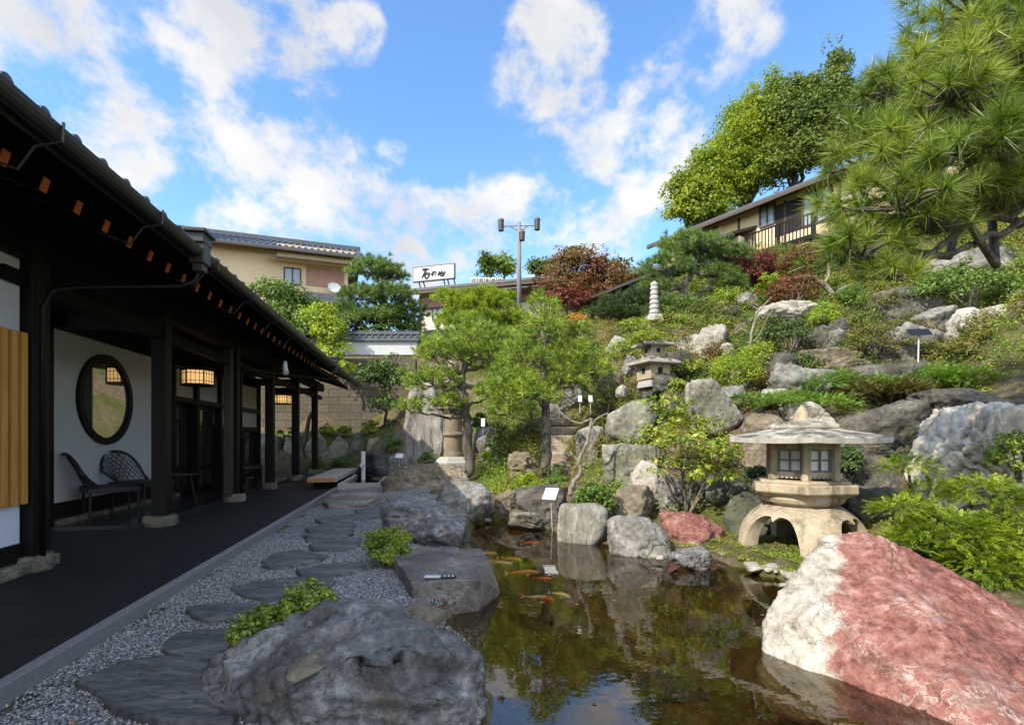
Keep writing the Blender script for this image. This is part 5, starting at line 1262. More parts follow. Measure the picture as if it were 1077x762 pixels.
shrub('second grassy green clump right of the stair foot plants', 566, 605, 498, 512, 8.8, 'green', .4, 24, 45, .08, .16, 0, 17)
for k, (a, b, c, d, t) in enumerate([(334, 352, 446, 458, 'leftmost'), (354, 369, 447, 458, 'second from the left'), (378, 398, 442, 458, 'third and wide'), (402, 424, 438, 459, 'largest and rightmost')]):
    shrub('round clipped shrub on the far terrace, %s of four' % t, a, b, c, d, 18.6, 'azalea' if k < 3 else 'green', None, 30, 40, .07, .55, 3, 21+k, group='clipped shrubs on the far terrace')
shrub('creeping green shrub draped over the terrace rocks', 400, 424, 458, 478, 17.2, 'green', 1, 30, 40, .08, .5, 2, 26)
shrub('low green plant by the foot of the terrace rocks, behind the posts', 318, 338, 482, 496, 16.9, 'green', .8, 22, 35, .07, .4, 0, 27)
shrub('dark green plant low between two terrace rocks', 345, 368, 478, 496, 17.0, 'deep', .8, 22, 35, .08, .4, 0, 28)
shrub('green plants at the far end of the veranda beneath the lantern', 286, 312, 448, 500, 18.2, 'deep', 1, 40, 40, .10, .5, 3, 29)
shrub('small clipped shrub at the foot of the tall slab', 437, 458, 475, 488, 13.2, 'green', None, 30, 40, .05, .5, 3, 30)
shrub('dark upright shrub wall left of the stairs', 512, 538, 446, 492, 12.9, 'deep', .8, 60, 45, .07, .5, 4, 31)
shrub('dark shrub beside the tall lantern shaft', 496, 513, 432, 462, 13.8, 'deep', .7, 36, 40, .07, .5, 3, 32)
shrub('little bright green plant at the path edge under the shrub wall', 503, 521, 474, 490, 12.3, 'bright', .5, 18, 36, .07, .35, 0, 33)
shrub('hanging fern on the retaining bank left of the stairs', 545, 566, 446, 462, 12.6, 'green', .5, 22, 40, .10, .25, 0, 34)
shrub('dark hedge behind the white topped wall under the old pine', 345, 440, 322, 366, 22.6, 'deep', 1.4, 130, 55, .12, .5, 8, 38)
# rhododendron: three leafy shelves on bare stems
e = empty('rhododendron', P(722, 538, 7.15), 'open rhododendron with yellow green leaf shelves on bare stems above the far bank', 'shrub'); o0 = np.array(e.location)
el = [(P(x, y, Y), (w/F*7.1, w*.8/F*7.1, h/F*7.1)) for x, y, Y, w, h in ((700, 428, 7.4, 30, 16), (690, 462, 7.1, 26, 14), (725, 466, 7.0, 40, 18), (762, 478, 7.0, 28, 17), (742, 500, 6.9, 26, 13), (700, 494, 6.9, 14, 10), (722, 448, 7.3, 34, 12))]
leaf_obj('foliage', crown_leaves(el, 175, .085, 13, .085, .36, -.5, .55, 41, .15), 'rhodo', e, o0)
q = MB()
for k, (x, y) in enumerate(((696, 440), (690, 470), (726, 475), (760, 485), (742, 505), (704, 498), (715, 455))):
    limb(q, (rng.normal(0, .05), rng.normal(0, .05), -.05), P(x, y, 7.1)-o0, .028, .008, .07, 7, 50+k, 6)
obj('stem', q, M['bark'], e, smooth=True)
# yew at the right bank
e = empty('yew_shrub', P(1010, 628, 4.3)+np.array((.1, .4, 0)), 'wide spreading yew with yellow tips behind the red and white boulder', 'shrub'); o0 = np.array(e.location)
def sprays(ells, n, L_, size, seed, droop=.25):
    r = np.random.default_rng(seed); V = []; TW = []
    wts = np.array([rd[0]*rd[1] for _, rd in ells]); wts = wts/wts.sum()
    for (c, rd), wt in zip(ells, wts):
        p, u = blob_points(np.array(c), rd, int(n*wt), r, -.35, .45)
        for i in range(len(p)):
            d = unit(u[i]*np.array([1, 1, .35])+r.normal(0, .35, 3)); ln = L_*r.uniform(.6, 1.3); m = 13
            t = np.linspace(0, 1, m)[:, None]; pts = p[i]+d*ln*t; pts[:, 2] -= droop*ln*t[:, 0]**2
            up = unit(np.array([0, 0, 1.])+r.normal(0, .25, 3)); sd = unit(np.cross(d, up))
            for sg in (1, -1):
                a = unit(sd*sg+d*.55); ll = size*(1.1-.6*t); w = np.cross(a, up)*0+d
                b0 = pts; V.append(np.stack([b0, b0+a*ll*.5+d*size*.16, b0+a*ll, b0+a*ll*.5-d*size*.16], 1).reshape(-1, 3)+np.array([0, 0, 1])*0)
    return np.concatenate(V)
el = [(P(x, y, Y), (w/F*Y, w*.8/F*Y, h/F*Y)) for x, y, Y, w, h in ((955, 492, 4.9, 28, 13), (985, 520, 4.75, 30, 15), (1035, 520, 4.6, 40, 18), (950, 535, 4.6, 30, 11), (1000, 560, 4.4, 52, 22), (1060, 570, 4.3, 45, 34), (1035, 598, 4.15, 46, 24), (965, 570, 4.4, 34, 14), (1100, 550, 4.4, 50, 40), (1085, 610, 4.1, 50, 25))]
V = sprays(el, 5200, .095, .023, 61, .12); leaf_obj('foliage', V, 'yew', e, o0)
q = MB()
for k, (c, rd) in enumerate(el): limb(q, (rng.normal(0, .06), .1+rng.normal(0, .06), -.1), c-o0, .035, .01, .06, 7, 80+k, 6)
obj('stem', q, M['bark_dark'], e, smooth=True)
shrub('rounded leafy shrub at the right edge against the wrinkled white rock', 1050, 1105, 452, 502, 5.0, 'azalea', .5, 50, 50, .04, .5, 4, 42)
# junipers
for k, (nm_, a, b, c, d, Y, lm, ns, sd) in enumerate([
 ('low fresh green juniper mat left of the black sign board, spilling over the rocks', 776, 880, 408, 436, 8.15, 'juniper', 330, 1),
 ('spreading green juniper mat between the layered rock and the board', 842, 935, 385, 420, 8.5, 'juniper', 380, 2),
 ('faded brown juniper in the middle of the mats below the board', 905, 985, 392, 430, 7.9, 'juniper_brown', 330, 3),
 ('dense juniper mat under the long pale rock at right', 960, 1050, 372, 424, 8.0, 'juniper', 430, 4),
 ('dark juniper mat at the far right edge of the slope', 1030, 1120, 366, 425, 7.9, 'juniper', 430, 5)]):
    p0 = P(a, c, Y); p1 = P(b, d, Y); w = (p1[0]-p0[0])/2; h = p0[2]-p1[2]; e = empty('juniper', ((p0[0]+p1[0])/2, Y, p1[2]), nm_, 'juniper', 'juniper mats on the slope'); o0 = np.array(e.location)
    r = np.random.default_rng(600+k); els = []
    for i in range(14):
        t = r.uniform(-.9, .9); dy = r.uniform(-.45, .5); els.append((o0+np.array((t*w, dy, h*(.30+.38*(dy+.45)/.95)*(1-.35*abs(t))+.05)), (w*.30, .36, h*.26)))
    leaf_obj('foliage', sprays(els, int(ns*5.5), .105, .024, 620+k, .02), lm, e, o0)
    q = MB()
    for i, (c_, _) in enumerate(els): limb(q, (0, .1, -.1), c_-o0, .02, .008, .06, 5, 640+k*10+i, 5)
    obj('stem', q, M['bark_dark'], e, smooth=True)
shrub('dome clipped azalea with rusty green leaves behind the black sign board', 892, 958, 336, 384, 9.2, 'azalea_rust', 1.0, 110, 70, .032, .55, 5, 43, sub=.13)
shrub('second smaller rusty azalea lobe right of the clipped dome', 930, 968, 332, 352, 9.7, 'azalea_rust', .6, 45, 55, .035, .55, 3, 44)
shrub('glossy green shrub with pale twisted stems under the pine at right', 966, 1085, 278, 340, 10.4, 'green', 1.6, 120, 42, .075, .5, 9, 45, mk='bark_pale', stemh=.35)
shrub('dark blue green shrub with pale stems in the middle of the slope', 808, 860, 334, 376, 9.6, 'deep', .8, 75, 45, .045, .5, 8, 46, mk='bark_pale', stemh=.35)
shrub('small bright clipped shrub on the upper slope', 852, 889, 318, 346, 10.7, 'bright', .6, 55, 50, .04, .55, 4, 47)
shrub('bright yellow green spiraea mound below the cracked pale rocks', 748, 806, 364, 416, 9.0, 'bright', 1.0, 100, 55, .042, .4, 5, 48)
shrub('second yellow green mound left of the layered rock', 780, 822, 356, 400, 9.5, 'azalea', .8, 60, 50, .045, .4, 4, 49)
shrub('round dark red clipped bush under the hillside house', 760, 824, 260, 308, 13.9, 'red', 1.4, 170, 55, .06, .55, 6, 50, sub=.13)
shrub('maroon leaved maple bush above the upper slope', 812, 868, 282, 326, 11.8, 'maroon', 1.1, 90, 50, .05, .5, 6, 51, mk='bark_pale')
shrub('taller dark red maple behind the maroon one, under the balcony', 822, 872, 255, 292, 13, 'maroon', 1.2, 80, 50, .06, .5, 5, 52)
shrub('orange tinted bush between maroon maple and red bush', 802, 836, 290, 316, 12.6, 'orange', .8, 40, 45, .05, .5, 4, 53)
shrub('yellow green bush before the orange tinted one', 800, 822, 285, 306, 12.4, 'bright', .6, 28, 45, .05, .5, 3, 54)
shrub('orange red low bush under the far maple', 588, 622, 328, 345, 17, 'orange', 1.0, 40, 45, .07, .5, 4, 55)
shrub('pink red low bush right of the orange one', 594, 624, 334, 352, 15.8, 'red', .8, 36, 40, .06, .5, 4, 56)
shrub('bronze shrub spilling over the two tiered stone lantern', 662, 705, 345, 362, 9.1, 'cover', .6, 55, 45, .035, .45, 5, 57)
shrub('round green mound with rust tips under the cracked pale rock', 700, 742, 376, 396, 9.7, 'azalea', .8, 50, 50, .04, .5, 4, 58)
shrub('leafy green shrub filling the gap behind the lantern roof at right', 884, 912, 468, 505, 6.75, 'deep', .5, 40, 45, .045, .5, 4, 59)
shrub('dark little fern at the left of the snow viewing lantern', 784, 812, 490, 512, 6.6, 'deep', .4, 26, 40, .05, .35, 3, 60)
shrub('small green plant on the bank before the bare branch', 640, 660, 430, 452, 9.2, 'rhodo', .5, 24, 30, .06, .4, 3, 61)
shrub('low bright bush right of the slope pine', 742, 790, 300, 330, 13.2, 'cover', 1.0, 60, 45, .05, .5, 4, 62)
shrub('bright mound under the slope pine', 700, 760, 330, 352, 12.2, 'cover', 1.0, 70, 45, .045, .5, 4, 63)
shrub('bare bronze bush with thin twigs right of the second pine', 616, 660, 398, 440, 10.2, 'cover', .9, 60, 26, .04, .4, 12, 64, mk='bark', rough=.2)
shrub('small bronze bush at the stair top, left side', 548, 574, 420, 446, 12, 'cover', .9, 45, 30, .05, .4, 8, 65, mk='bark', rough=.2)

shrub('low green mound left of the pale upright egg rock', 698, 730, 398, 420, 9.0, 'azalea', None, 60, 48, .042, .5, 4, 160)
shrub('clipped green mound above the brown slab rock', 884, 920, 350, 376, 9.9, 'azalea', None, 60, 48, .042, .5, 4, 161)
shrub('dark mound behind the layered rock', 830, 862, 372, 392, 9.5, 'deep', None, 60, 48, .042, .5, 4, 162)
shrub('rusty azalea mound under the long pale rock', 940, 992, 350, 374, 9.0, 'azalea_rust', None, 60, 48, .042, .5, 4, 163)
shrub('fresh green clump at the foot of the pagoda', 694, 726, 322, 342, 12.9, 'green', None, 60, 48, .042, .5, 4, 164)
shrub('yellow green clump left of the pagoda base', 652, 684, 332, 352, 12.6, 'azalea', None, 60, 48, .042, .5, 4, 165)
shrub('large green mound over the straw bank', 640, 680, 356, 382, 11.2, 'azalea', None, 60, 48, .042, .5, 4, 166)
shrub('dark green clump under the red clipped bush', 796, 832, 302, 322, 12.6, 'green', None, 60, 48, .042, .5, 4, 167)
shrub('round green bush by the lichen pale limb', 880, 912, 300, 324, 11.6, 'green', None, 60, 48, .042, .5, 4, 168)
shrub('rust tipped azalea below the near pine branch', 912, 956, 306, 332, 11.0, 'azalea_rust', None, 60, 48, .042, .5, 4, 169)
shrub('leafy green bush at the right edge below the branch', 1030, 1090, 250, 285, 12.6, 'green', None, 60, 48, .042, .5, 4, 170)
shrub('bright low clump beside the squared pale rock', 776, 800, 366, 386, 10.2, 'bright', None, 60, 48, .042, .5, 4, 171)
shrub('green bush at the left end of the straw bank', 602, 640, 360, 388, 12.2, 'green', None, 60, 48, .042, .5, 4, 172)
shrub('dark bush above the stairs', 600, 632, 384, 408, 11.9, 'deep', None, 60, 48, .042, .5, 4, 173)
shrub('orange tinged low bush by the twisted slope pine', 742, 782, 316, 336, 12.4, 'azalea_rust', None, 60, 48, .042, .5, 4, 174)
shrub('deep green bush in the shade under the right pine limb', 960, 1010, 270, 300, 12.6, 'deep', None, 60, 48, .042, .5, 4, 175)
# ground cover on the slope: nobody could count it
def ground_cover():
    r = np.random.default_rng(91); V = []
    n = 0
    while n < 4600:
        x = r.uniform(-1.5, 17); y = r.uniform(5.6, 24)
        px = 538.5+x/y*F
        if px < 505 or px > 1120: continue
        if r.random() > min(1, (11/y)**1.3): continue
        z = ground(x, y)
        if z < .12: continue
        py = HOR-(z-EYE)/y*F
        if 572 < px < 612 and y < 13.6: continue
        if 590 < px < 700 and 345 < py < 430 and r.random() < .45: continue
        if 695 < px < 1000 and 330 < py < 425 and r.random() < .6: continue
        if px > 765 and 415 < py < 545 and y < 8.4: continue
        s = r.uniform(.12, .40)*(y/11)**.5; hgt = s*r.uniform(.4, .95)
        p, u = blob_points(np.array((x, y, z+hgt*.2)), (s, s, hgt), int(62), r, -.1, .4)
        V.append(leaf_quads(p, u+np.array([0, 0, .6]), .045*(y/11)**.5, .5, .6, r)); n += 1
    return np.concatenate(V)
tag(np_mesh('ground_cover', ground_cover(), 4, LM['cover']), 'low yellow green and rust ground cover over the slope', 'ground cover', kind='stuff')
def undergrowth():
    r = np.random.default_rng(95); V = []; n = 0
    while n < 1150:
        x = r.uniform(-1.5, 17); y = r.uniform(7.6, 22); px = 538.5+x/y*F
        if px < 520 or px > 1110 or r.random() > min(1, (11/y)**1.2) or (560 < px < 620 and y < 13.6): continue
        z = ground(x, y)
        if z < .6: continue
        py = HOR-(z-EYE)/y*F
        if 590 < px < 690 and 345 < py < 420: continue
        if px > 765 and 415 < py < 545 and y < 8.4: continue
        s = r.uniform(.2, .42)*(y/11)**.4; hgt = s*r.uniform(.55, .9)
        c, u = blob_points(np.array((x, y, z+hgt*.25)), (s, s*.9, hgt), 12, r, -.1, .5)
        for i in range(len(c)):
            q_, uu = blob_points(c[i], (s*.35,)*3, 34, r, -.5, .4); V.append(leaf_quads(q_, uu*.6+u[i]*.6+np.array([0, 0, .4]), .05*(y/11)**.5, .5, .6, r))
        n += 1
    return np.concatenate(V)
LM['under'] = leaf_mat('undergrowth_leaves', [(.03, .055, .012), (.075, .12, .025), (.14, .19, .035), (.20, .13, .04), (.13, .055, .03)], .3, .55, .5, .35, .3)
tag(np_mesh('undergrowth', undergrowth(), 4, LM['under']), 'darker leafy undergrowth in mounds between the rocks of the slope', 'undergrowth', kind='stuff')
def moss_tufts():
    r = np.random.default_rng(92); V = []
    for k in range(5200):
        px = r.uniform(600, 960); py = r.uniform(528, 612); z = .03; g = G(px, py, z); x, y = g[0], g[1]
        if y > 8.2 or inside(POND, np.array([x]), np.array([y]))[0]: continue
        z = ground(x, y)
        if z > .45: continue
        p = np.array((x, y, z))+r.normal(0, .02, (7, 3))*np.array((1, 1, .2)); V.append(leaf_quads(p+np.array((0, 0, .012)), np.tile([0, 0, 1.], (7, 1)), .022, .5, .7, r))
    return np.concatenate(V)
tag(np_mesh('moss', moss_tufts(), 4, LM['cover']), 'moss and tiny weeds on the far bank of the pond', 'moss', kind='stuff')
def fallen_leaves():
    r = np.random.default_rng(94); V = []
    for k in range(150):
        x, y = r.uniform((-3.2, 1.5), (-.2, 9)); w = False
        if k % 3 == 0:
            x, y = r.uniform((0, 1.6), (2.6, 7.4))
            if not inside(POND, np.array([x]), np.array([y]))[0]: continue
            w = True
        elif not inside(GRAV, np.array([x]), np.array([y]))[0]: continue
        z = WZ+.003 if w else ground(x, y)+.022
        V.append(leaf_quads(np.array([[x, y, z]]), np.array([[0, 0, 1.]]), .035, .5, .03 if w else .3, r))
    return np.concatenate(V)
LM['fallen'] = leaf_mat('fallen_leaves', [(.10, .05, .02), (.20, .10, .035), (.30, .17, .05), (.24, .21, .06)], .1)
tag(np_mesh('fallen_leaves', fallen_leaves(), 4, LM['fallen']), 'small brown fallen leaves on gravel and water', 'fallen leaves', kind='stuff')
def dry_grass():
    r = np.random.default_rng(93); V = []
    def tuft(x, y, h, n):
        z = ground(x, y); b = np.array((x, y, z))+r.normal(0, .06, (n, 3))*np.array((1, 1, 0)); d = unit(np.column_stack([r.normal(0, .45, n), r.normal(0, .45, n), np.ones(n)])); L_ = h*r.uniform(.6, 1.2, (n, 1))
        sd = unit(np.cross(d, r.normal(size=(n, 3))))*.008; t = b+d*L_; t[:, 2] -= .2*L_[:, 0]
        V.append(np.stack([b-sd, b+sd, t], 1).reshape(-1, 3))
    for k in range(150):
        px = r.uniform(596, 690); Y = r.uniform(9.5, 18); tuft((px-538.5)/F*Y, Y, r.uniform(.25, .55), 34)
    for k in range(60):
        px = r.uniform(500, 600); Y = r.uniform(12, 16); tuft((px-538.5)/F*Y, Y, r.uniform(.2, .4), 26)
    for k in range(20):
        px = r.uniform(700, 900); Y = r.uniform(10, 14); tuft((px-538.5)/F*Y, Y, r.uniform(.2, .4), 26)
    return np.concatenate(V)
tag(np_mesh('dry_grass', dry_grass(), 3, LM['straw']), 'dry straw coloured grass on the upper slope', 'grass', kind='stuff')

# ------------------------------------------------------------------ pines
def pine(label, base, trunk, pads, lm, L_, w, per_m2, nn, seed, r0=.09, group=None, name='pine_tree', branches=None, bark='bark', twig=True, spread=.9, scatter=.14, back=.35, fwd=.25, buds=0):
    """trunk: list of points; pads: (centre, (rx,ry,rz))"""
    e = empty(name, base, label, 'tree', group); o0 = np.array(e.location); r = np.random.default_rng(seed)
    q = MB(); tp = path(q, [np.array(t)-o0 for t in trunk], r0, r0*.35, 10, 5, r0*.12, seed); obj('trunk', q, M[bark], e, smooth=True)
    q = MB(); PTS = []; AX = []
    for i, (c, rd) in enumerate(pads):
        c = np.array(c); j = int(np.argmin(np.linalg.norm(tp-(c-o0)-np.array([0, 0, -.35*np.linalg.norm(rd)]), axis=1))); a = tp[j]; b = c-o0-np.array([0, 0, rd[2]*.35])
        L0 = np.linalg.norm(b-a); limb(q, a, b, r0*.30, r0*.12, .07, 8, seed+i, 7)
        n = max(10, int(per_m2*rd[0]*rd[1]*pi)); u = unit(r.normal(size=(n*2, 3))); u = u[u[:, 2] > -.30][:n]
        p = c+u*np.array(rd)*r.uniform(.55, 1.02, (len(u), 1))+r.normal(0, scatter, (len(u), 3))*np.array(rd)
        PTS.append(p); AX.append(unit(u*np.array([.8, .8, .6])+np.array([0, 0, .55])+r.normal(0, .25, u.shape)))
        if buds:
            for k in range(0, len(p), 3): q.tube([p[k]-o0, p[k]-o0+AX[-1][k]*.05], [.005, .002], 4, 1)
        if twig:
            for k in range(0, len(p), 7 if not buds else 2):
                s_ = c-o0+(p[k]-c)*r.uniform(.0, .3)-np.array([0, 0, rd[2]*.25]); q.tube([s_, (s_+p[k]-o0)/2+r.normal(0, .02, 3), p[k]-o0], [r0*.10, r0*.08, r0*.05], 4)
    if branches:
        for i, b in enumerate(branches): path(q, [np.array(t)-o0 for t in b], r0*.27, r0*.07, 8, 5, r0*.10, seed+i)
    obj('branch', q, [M[bark], M['bark_pale']], e, smooth=True)
    PTS = np.concatenate(PTS); AX = np.concatenate(AX)
    np_mesh('needles', needle_tufts(PTS, AX, nn, L_, w, spread, seed, back, fwd)-o0, 3, LM[lm], e)
    return e
def pads_px(rows, Yd):                  # Yd: how much rounder than drawn the pads are
    k = 1+Yd; return [(P(x, y, Y), (w/F*Y*(1-Yd*.25), (d if d else w)/F*Y, h/F*Y*k)) for x, y, Y, w, h, d in rows]
Y1 = 11.2
pine('shaped garden pine with bare leaning trunk before the tall stone lantern', P(494, 495, Y1), [P(x, y, Y) for x, y, Y in ((494, 500, Y1), (493, 470, Y1), (491, 440, Y1), (488, 415, Y1-.1), (486, 398, Y1), (492, 375, Y1), (497, 355, Y1+.1), (500, 342, Y1+.2))],
     pads_px([(457, 402, 11, 34, 12, 30), (430, 428, 10.8, 18, 9, 20), (470, 372, 11, 30, 14, 26), (520, 378, 11.3, 34, 15, 30), (498, 372, 11.2, 32, 14, 28), (455, 372, 11.2, 22, 12, 22), (502, 352, 11.4, 30, 14, 26), (476, 356, 11.4, 24, 12, 22), (530, 362, 11.5, 24, 12, 22), (514, 412, 11.1, 22, 9, 22), (470, 425, 10.9, 22, 8, 20)], .4),
     'pine', .165, .0105, 82, 40, 101, .12, branches=[[P(487, 405, Y1), P(475, 398, Y1-.2), P(468, 385, Y1-.2), P(474, 392, Y1-.1)], [P(490, 430, Y1), P(470, 424, Y1-.2), P(455, 428, Y1-.2)]])
Y2 = 9.9
pine('straight garden pine with bright dense needles left of the stairs', P(574, 497, Y2), [P(x, y, Y) for x, y, Y in ((574, 502, Y2), (574, 470, Y2), (574, 440, Y2), (573, 410, Y2), (572, 380, Y2), (572, 350, Y2), (571, 320, Y2))],
     pads_px([(536, 432, 9.4, 22, 13, 20), (545, 405, 9.6, 32, 14, 28), (590, 400, 9.9, 30, 14, 26), (600, 376, 10, 32, 14, 28), (552, 375, 9.8, 30, 15, 26), (574, 350, 9.9, 34, 14, 28), (570, 328, 10, 22, 14, 20), (625, 392, 10, 22, 10, 20), (530, 395, 9.7, 22, 13, 20), (610, 350, 10.1, 16, 10, 16), (565, 415, 9.3, 22, 10, 20), (530, 415, 9.5, 18, 10, 18)], .4),
     'pine', .165, .0100, 95, 40, 102, .11)
pine('yellow green trimmed pine standing behind the two garden pines', P(515, 372, 19), [P(x, y, 19) for x, y in ((515, 380), (512, 350), (505, 325), (508, 305))],
     pads_px([(490, 322, 19, 26, 13, 24), (520, 320, 19, 22, 12, 22), (480, 338, 18.8, 24, 12, 22), (535, 335, 19, 22, 10, 20), (508, 335, 18.7, 22, 12, 20), (505, 312, 19.1, 24, 8, 22), (472, 313, 19.3, 16, 8, 16), (530, 312, 19.3, 12, 6, 12), (518, 352, 18.8, 26, 10, 20), (550, 345, 19, 18, 10, 16)], 0),
     'bright', .16, .016, 120, 42, 103, .13)
Y3 = 13.6
pine('twisted pine with pale crooked limbs on the slope beside the pagoda', P(725, 335, Y3), [P(x, y, Y3) for x, y in ((725, 338), (722, 322), (718, 308), (720, 298), (728, 288), (730, 276))],
     pads_px([(700, 282, 13.4, 28, 13, 24), (735, 262, 13.6, 32, 13, 28), (762, 270, 13.8, 26, 12, 24), (718, 255, 13.8, 24, 10, 22), (768, 297, 13.6, 18, 12, 16), (690, 300, 13.5, 16, 10, 16), (752, 288, 13.7, 18, 9, 18), (710, 318, 13.4, 20, 8, 16)], 0),
     'pine_blue', .17, .012, 95, 44, 104, .14, branches=[[P(720, 312, Y3), P(740, 305, Y3), P(748, 296, Y3), P(765, 284, Y3-.1)], [P(721, 315, Y3), P(700, 313, Y3-.2), P(690, 318, Y3-.2)], [P(722, 318, Y3), P(738, 315, Y3-.2), P(756, 311, Y3-.2)], [P(719, 304, Y3), P(708, 298, Y3-.2), P(706, 290, Y3-.2)]])
pine('dark small pine left of the pagoda pillar under the far dark roof', P(664, 346, 15), [P(x, y, 15) for x, y in ((664, 350), (664, 330), (666, 312))],
     pads_px([(650, 322, 15, 24, 11, 22), (675, 312, 15, 22, 10, 20), (638, 330, 15, 18, 9, 18), (668, 330, 14.8, 22, 9, 20), (690, 322, 15.2, 14, 8, 14)], 0), 'pine_dark', .14, .010, 170, 40, 105, .08)
YB = 23.5
pine('broad old pine before the tan house at left, beyond the white wall', P(402, 362, YB), [P(x, y, YB) for x, y in ((402, 366), (402, 345), (404, 330), (400, 310), (404, 290))],
     pads_px([(392, 285, YB, 26, 14, 24), (411, 290, YB, 18, 13, 18), (380, 312, YB-.4, 24, 13, 22), (412, 312, YB-.4, 26, 13, 24), (425, 330, YB, 24, 13, 22), (392, 335, YB-.6, 28, 11, 24), (432, 345, YB, 14, 9, 14), (368, 330, YB, 18, 10, 18)], 0),
     'pine_blue', .22, .024, 60, 40, 106, .2)
# near pine reaching in from the right
NP = [(1022, 206, 3.9, 38, 13, 34), (1075, 196, 3.8, 40, 14, 36), (975, 236, 3.8, 34, 11, 30), (945, 165, 3.9, 46, 24, 40), (918, 150, 4.1, 34, 26, 34), (1000, 100, 3.8, 50, 26, 44), (1045, 50, 3.9, 50, 30, 44), (985, 45, 4.3, 34, 26, 34), (1050, 150, 3.5, 46, 20, 40), (1030, 115, 4.0, 46, 22, 40), (915, 212, 3.9, 40, 24, 36), (945, 215, 3.7, 46, 22, 40),
      (905, 265, 3.8, 44, 20, 38), (900, 244, 4.0, 26, 20, 26), (985, 200, 3.8, 50, 20, 40), (940, 95, 4.3, 36, 26, 36), (900, 168, 4.3, 24, 20, 24), (1090, 60, 3.9, 50, 40, 44), (1100, 150, 3.7, 46, 30, 40), (1020, 10, 4.2, 50, 30, 44), (1090, 0, 4.1, 60, 40, 50), (935, 290, 3.8, 26, 10, 26), (1005, 160, 3.5, 34, 16, 32), (1160, 60, 4.0, 70, 60, 60), (1150, 170, 3.9, 60, 40, 50), (1080, -60, 4.3, 90, 50, 70)]
pine('big pine leaning in from the right with long needles over the slope', (5.75, 4.9, ground(5.75, 4.9)-.05), [(5.75, 4.9, .2), (5.6, 4.8, 1.4), (5.35, 4.75, 2.6), (5.0, 4.6, 3.6), (4.6, 4.5, 4.6), (4.3, 4.4, 5.4)],
     pads_px(NP, 0), 'pine_near', .20, .0046, 105, 84, 107, .15, bark='bark', spread=1.0, back=.12, fwd=.10, buds=1, scatter=.2,
     branches=[[(5.4, 4.75, 2.4), P(1120, 190, 4.4), P(1040, 212, 4.1), P(1010, 232, 4.0), P(979, 244, 3.95), P(930, 246, 3.9)], [(5.5, 4.75, 2.2), P(1100, 222, 4.3), P(1077, 232, 4.2), P(1026, 254, 4.0), P(955, 280, 3.9), P(900, 283, 3.85)], [(5.0, 4.6, 3.5), P(1077, 110, 4.1), P(1010, 130, 4.0), P(940, 160, 4)], [(5.3, 4.7, 2.8), P(1090, 165, 4.1), P(1030, 180, 4), P(960, 210, 3.9)]])

# ------------------------------------------------------------------ broadleaf trees
def tree(label, base, trunk_top, ells, lm, size, nsub, sub, per, seed, r0=.15, name='broadleaf_tree', group=None, bark='bark_dark', aspect=.6, rough=.16, low=-.5):
    e = empty(name, base, label, 'tree', group); o0 = np.array(e.location); q = MB()
    tt = np.array(trunk_top)-o0; limb(q, (0, 0, -.2), tt, r0, r0*.6, .03, 8, seed, 9); obj('trunk', q, M[bark], e, smooth=True)
    q = MB()
    for i, (c, rd) in enumerate(ells):
        limb(q, tt*.8, np.array(c)-o0, r0*.5, r0*.12, .06, 7, seed+i, 6)
        for k in range(5):
            r = np.random.default_rng(seed*10+i*7+k); u = unit(r.normal(size=3)); u[2] = abs(u[2]); limb(q, np.array(c)-o0-np.array([0, 0, rd[2]*.3]), np.array(c)-o0+u*np.array(rd)*.9, r0*.16, r0*.04, .08, 5, seed+k, 5)
    obj('limb', q, M[bark], e, smooth=True)
    leaf_obj('crown', crown_leaves(ells, nsub, sub, per, size, aspect, low, .7, seed, rough), lm, e, o0); return e
def el_px(rows): return [(P(x, y, Y), (w/F*Y, (w*.8)/F*Y, h/F*Y)) for x, y, Y, w, h in rows]
tree('round dark green broadleaf tree by the white wall end', P(405, 452, 18.4), P(405, 405, 18.4), el_px([(405, 392, 18.4, 22, 18), (395, 398, 18.2, 14, 12), (418, 400, 18.3, 14, 12), (408, 425, 18.3, 16, 9)]), 'deep', .10, 110, .28, 45, 201, .06)
tree('shrubby green tree rising behind the teahouse eave', P(300, 350, 24), P(302, 325, 24), el_px([(290, 312, 24, 26, 14), (312, 322, 24, 24, 16), (330, 345, 23.6, 26, 18), (300, 340, 23.8, 26, 16)]), 'green', .14, 180, .5, 55, 202, .12)
tree('young bright yellow green tree over the eave end', P(355, 400, 19.3), P(355, 380, 19.3), el_px([(345, 350, 19.3, 20, 14), (352, 372, 19.2, 16, 12), (335, 335, 19.4, 18, 12), (362, 388, 19, 10, 8)]), 'bright', .12, 110, .3, 40, 203, .05)
q = None
tree('thin leaning tree behind the far veranda posts', P(318, 490, 18), P(330, 400, 18.1), el_px([(326, 395, 18, 14, 10)]), 'deep', .1, 22, .25, 30, 204, .09, bark='bark')
tree('wide rust coloured maple before the sky beside the lamp mast', P(628, 345, 25), P(622, 312, 25), el_px([(612, 285, 25, 30, 20), (588, 303, 25, 24, 18), (636, 293, 25, 26, 20), (602, 272, 25, 20, 12), (650, 305, 25, 18, 14), (640, 312, 24.6, 16, 14), (612, 310, 24.5, 26, 12)]), 'rust', .13, 330, .40, 46, 205, .14)
tree('low dark red maple in front of the rust one', P(596, 335, 23.5), P(596, 325, 23.5), el_px([(598, 316, 23.5, 20, 11), (582, 318, 23.5, 12, 8)]), 'red', .11, 90, .32, 40, 206, .07)
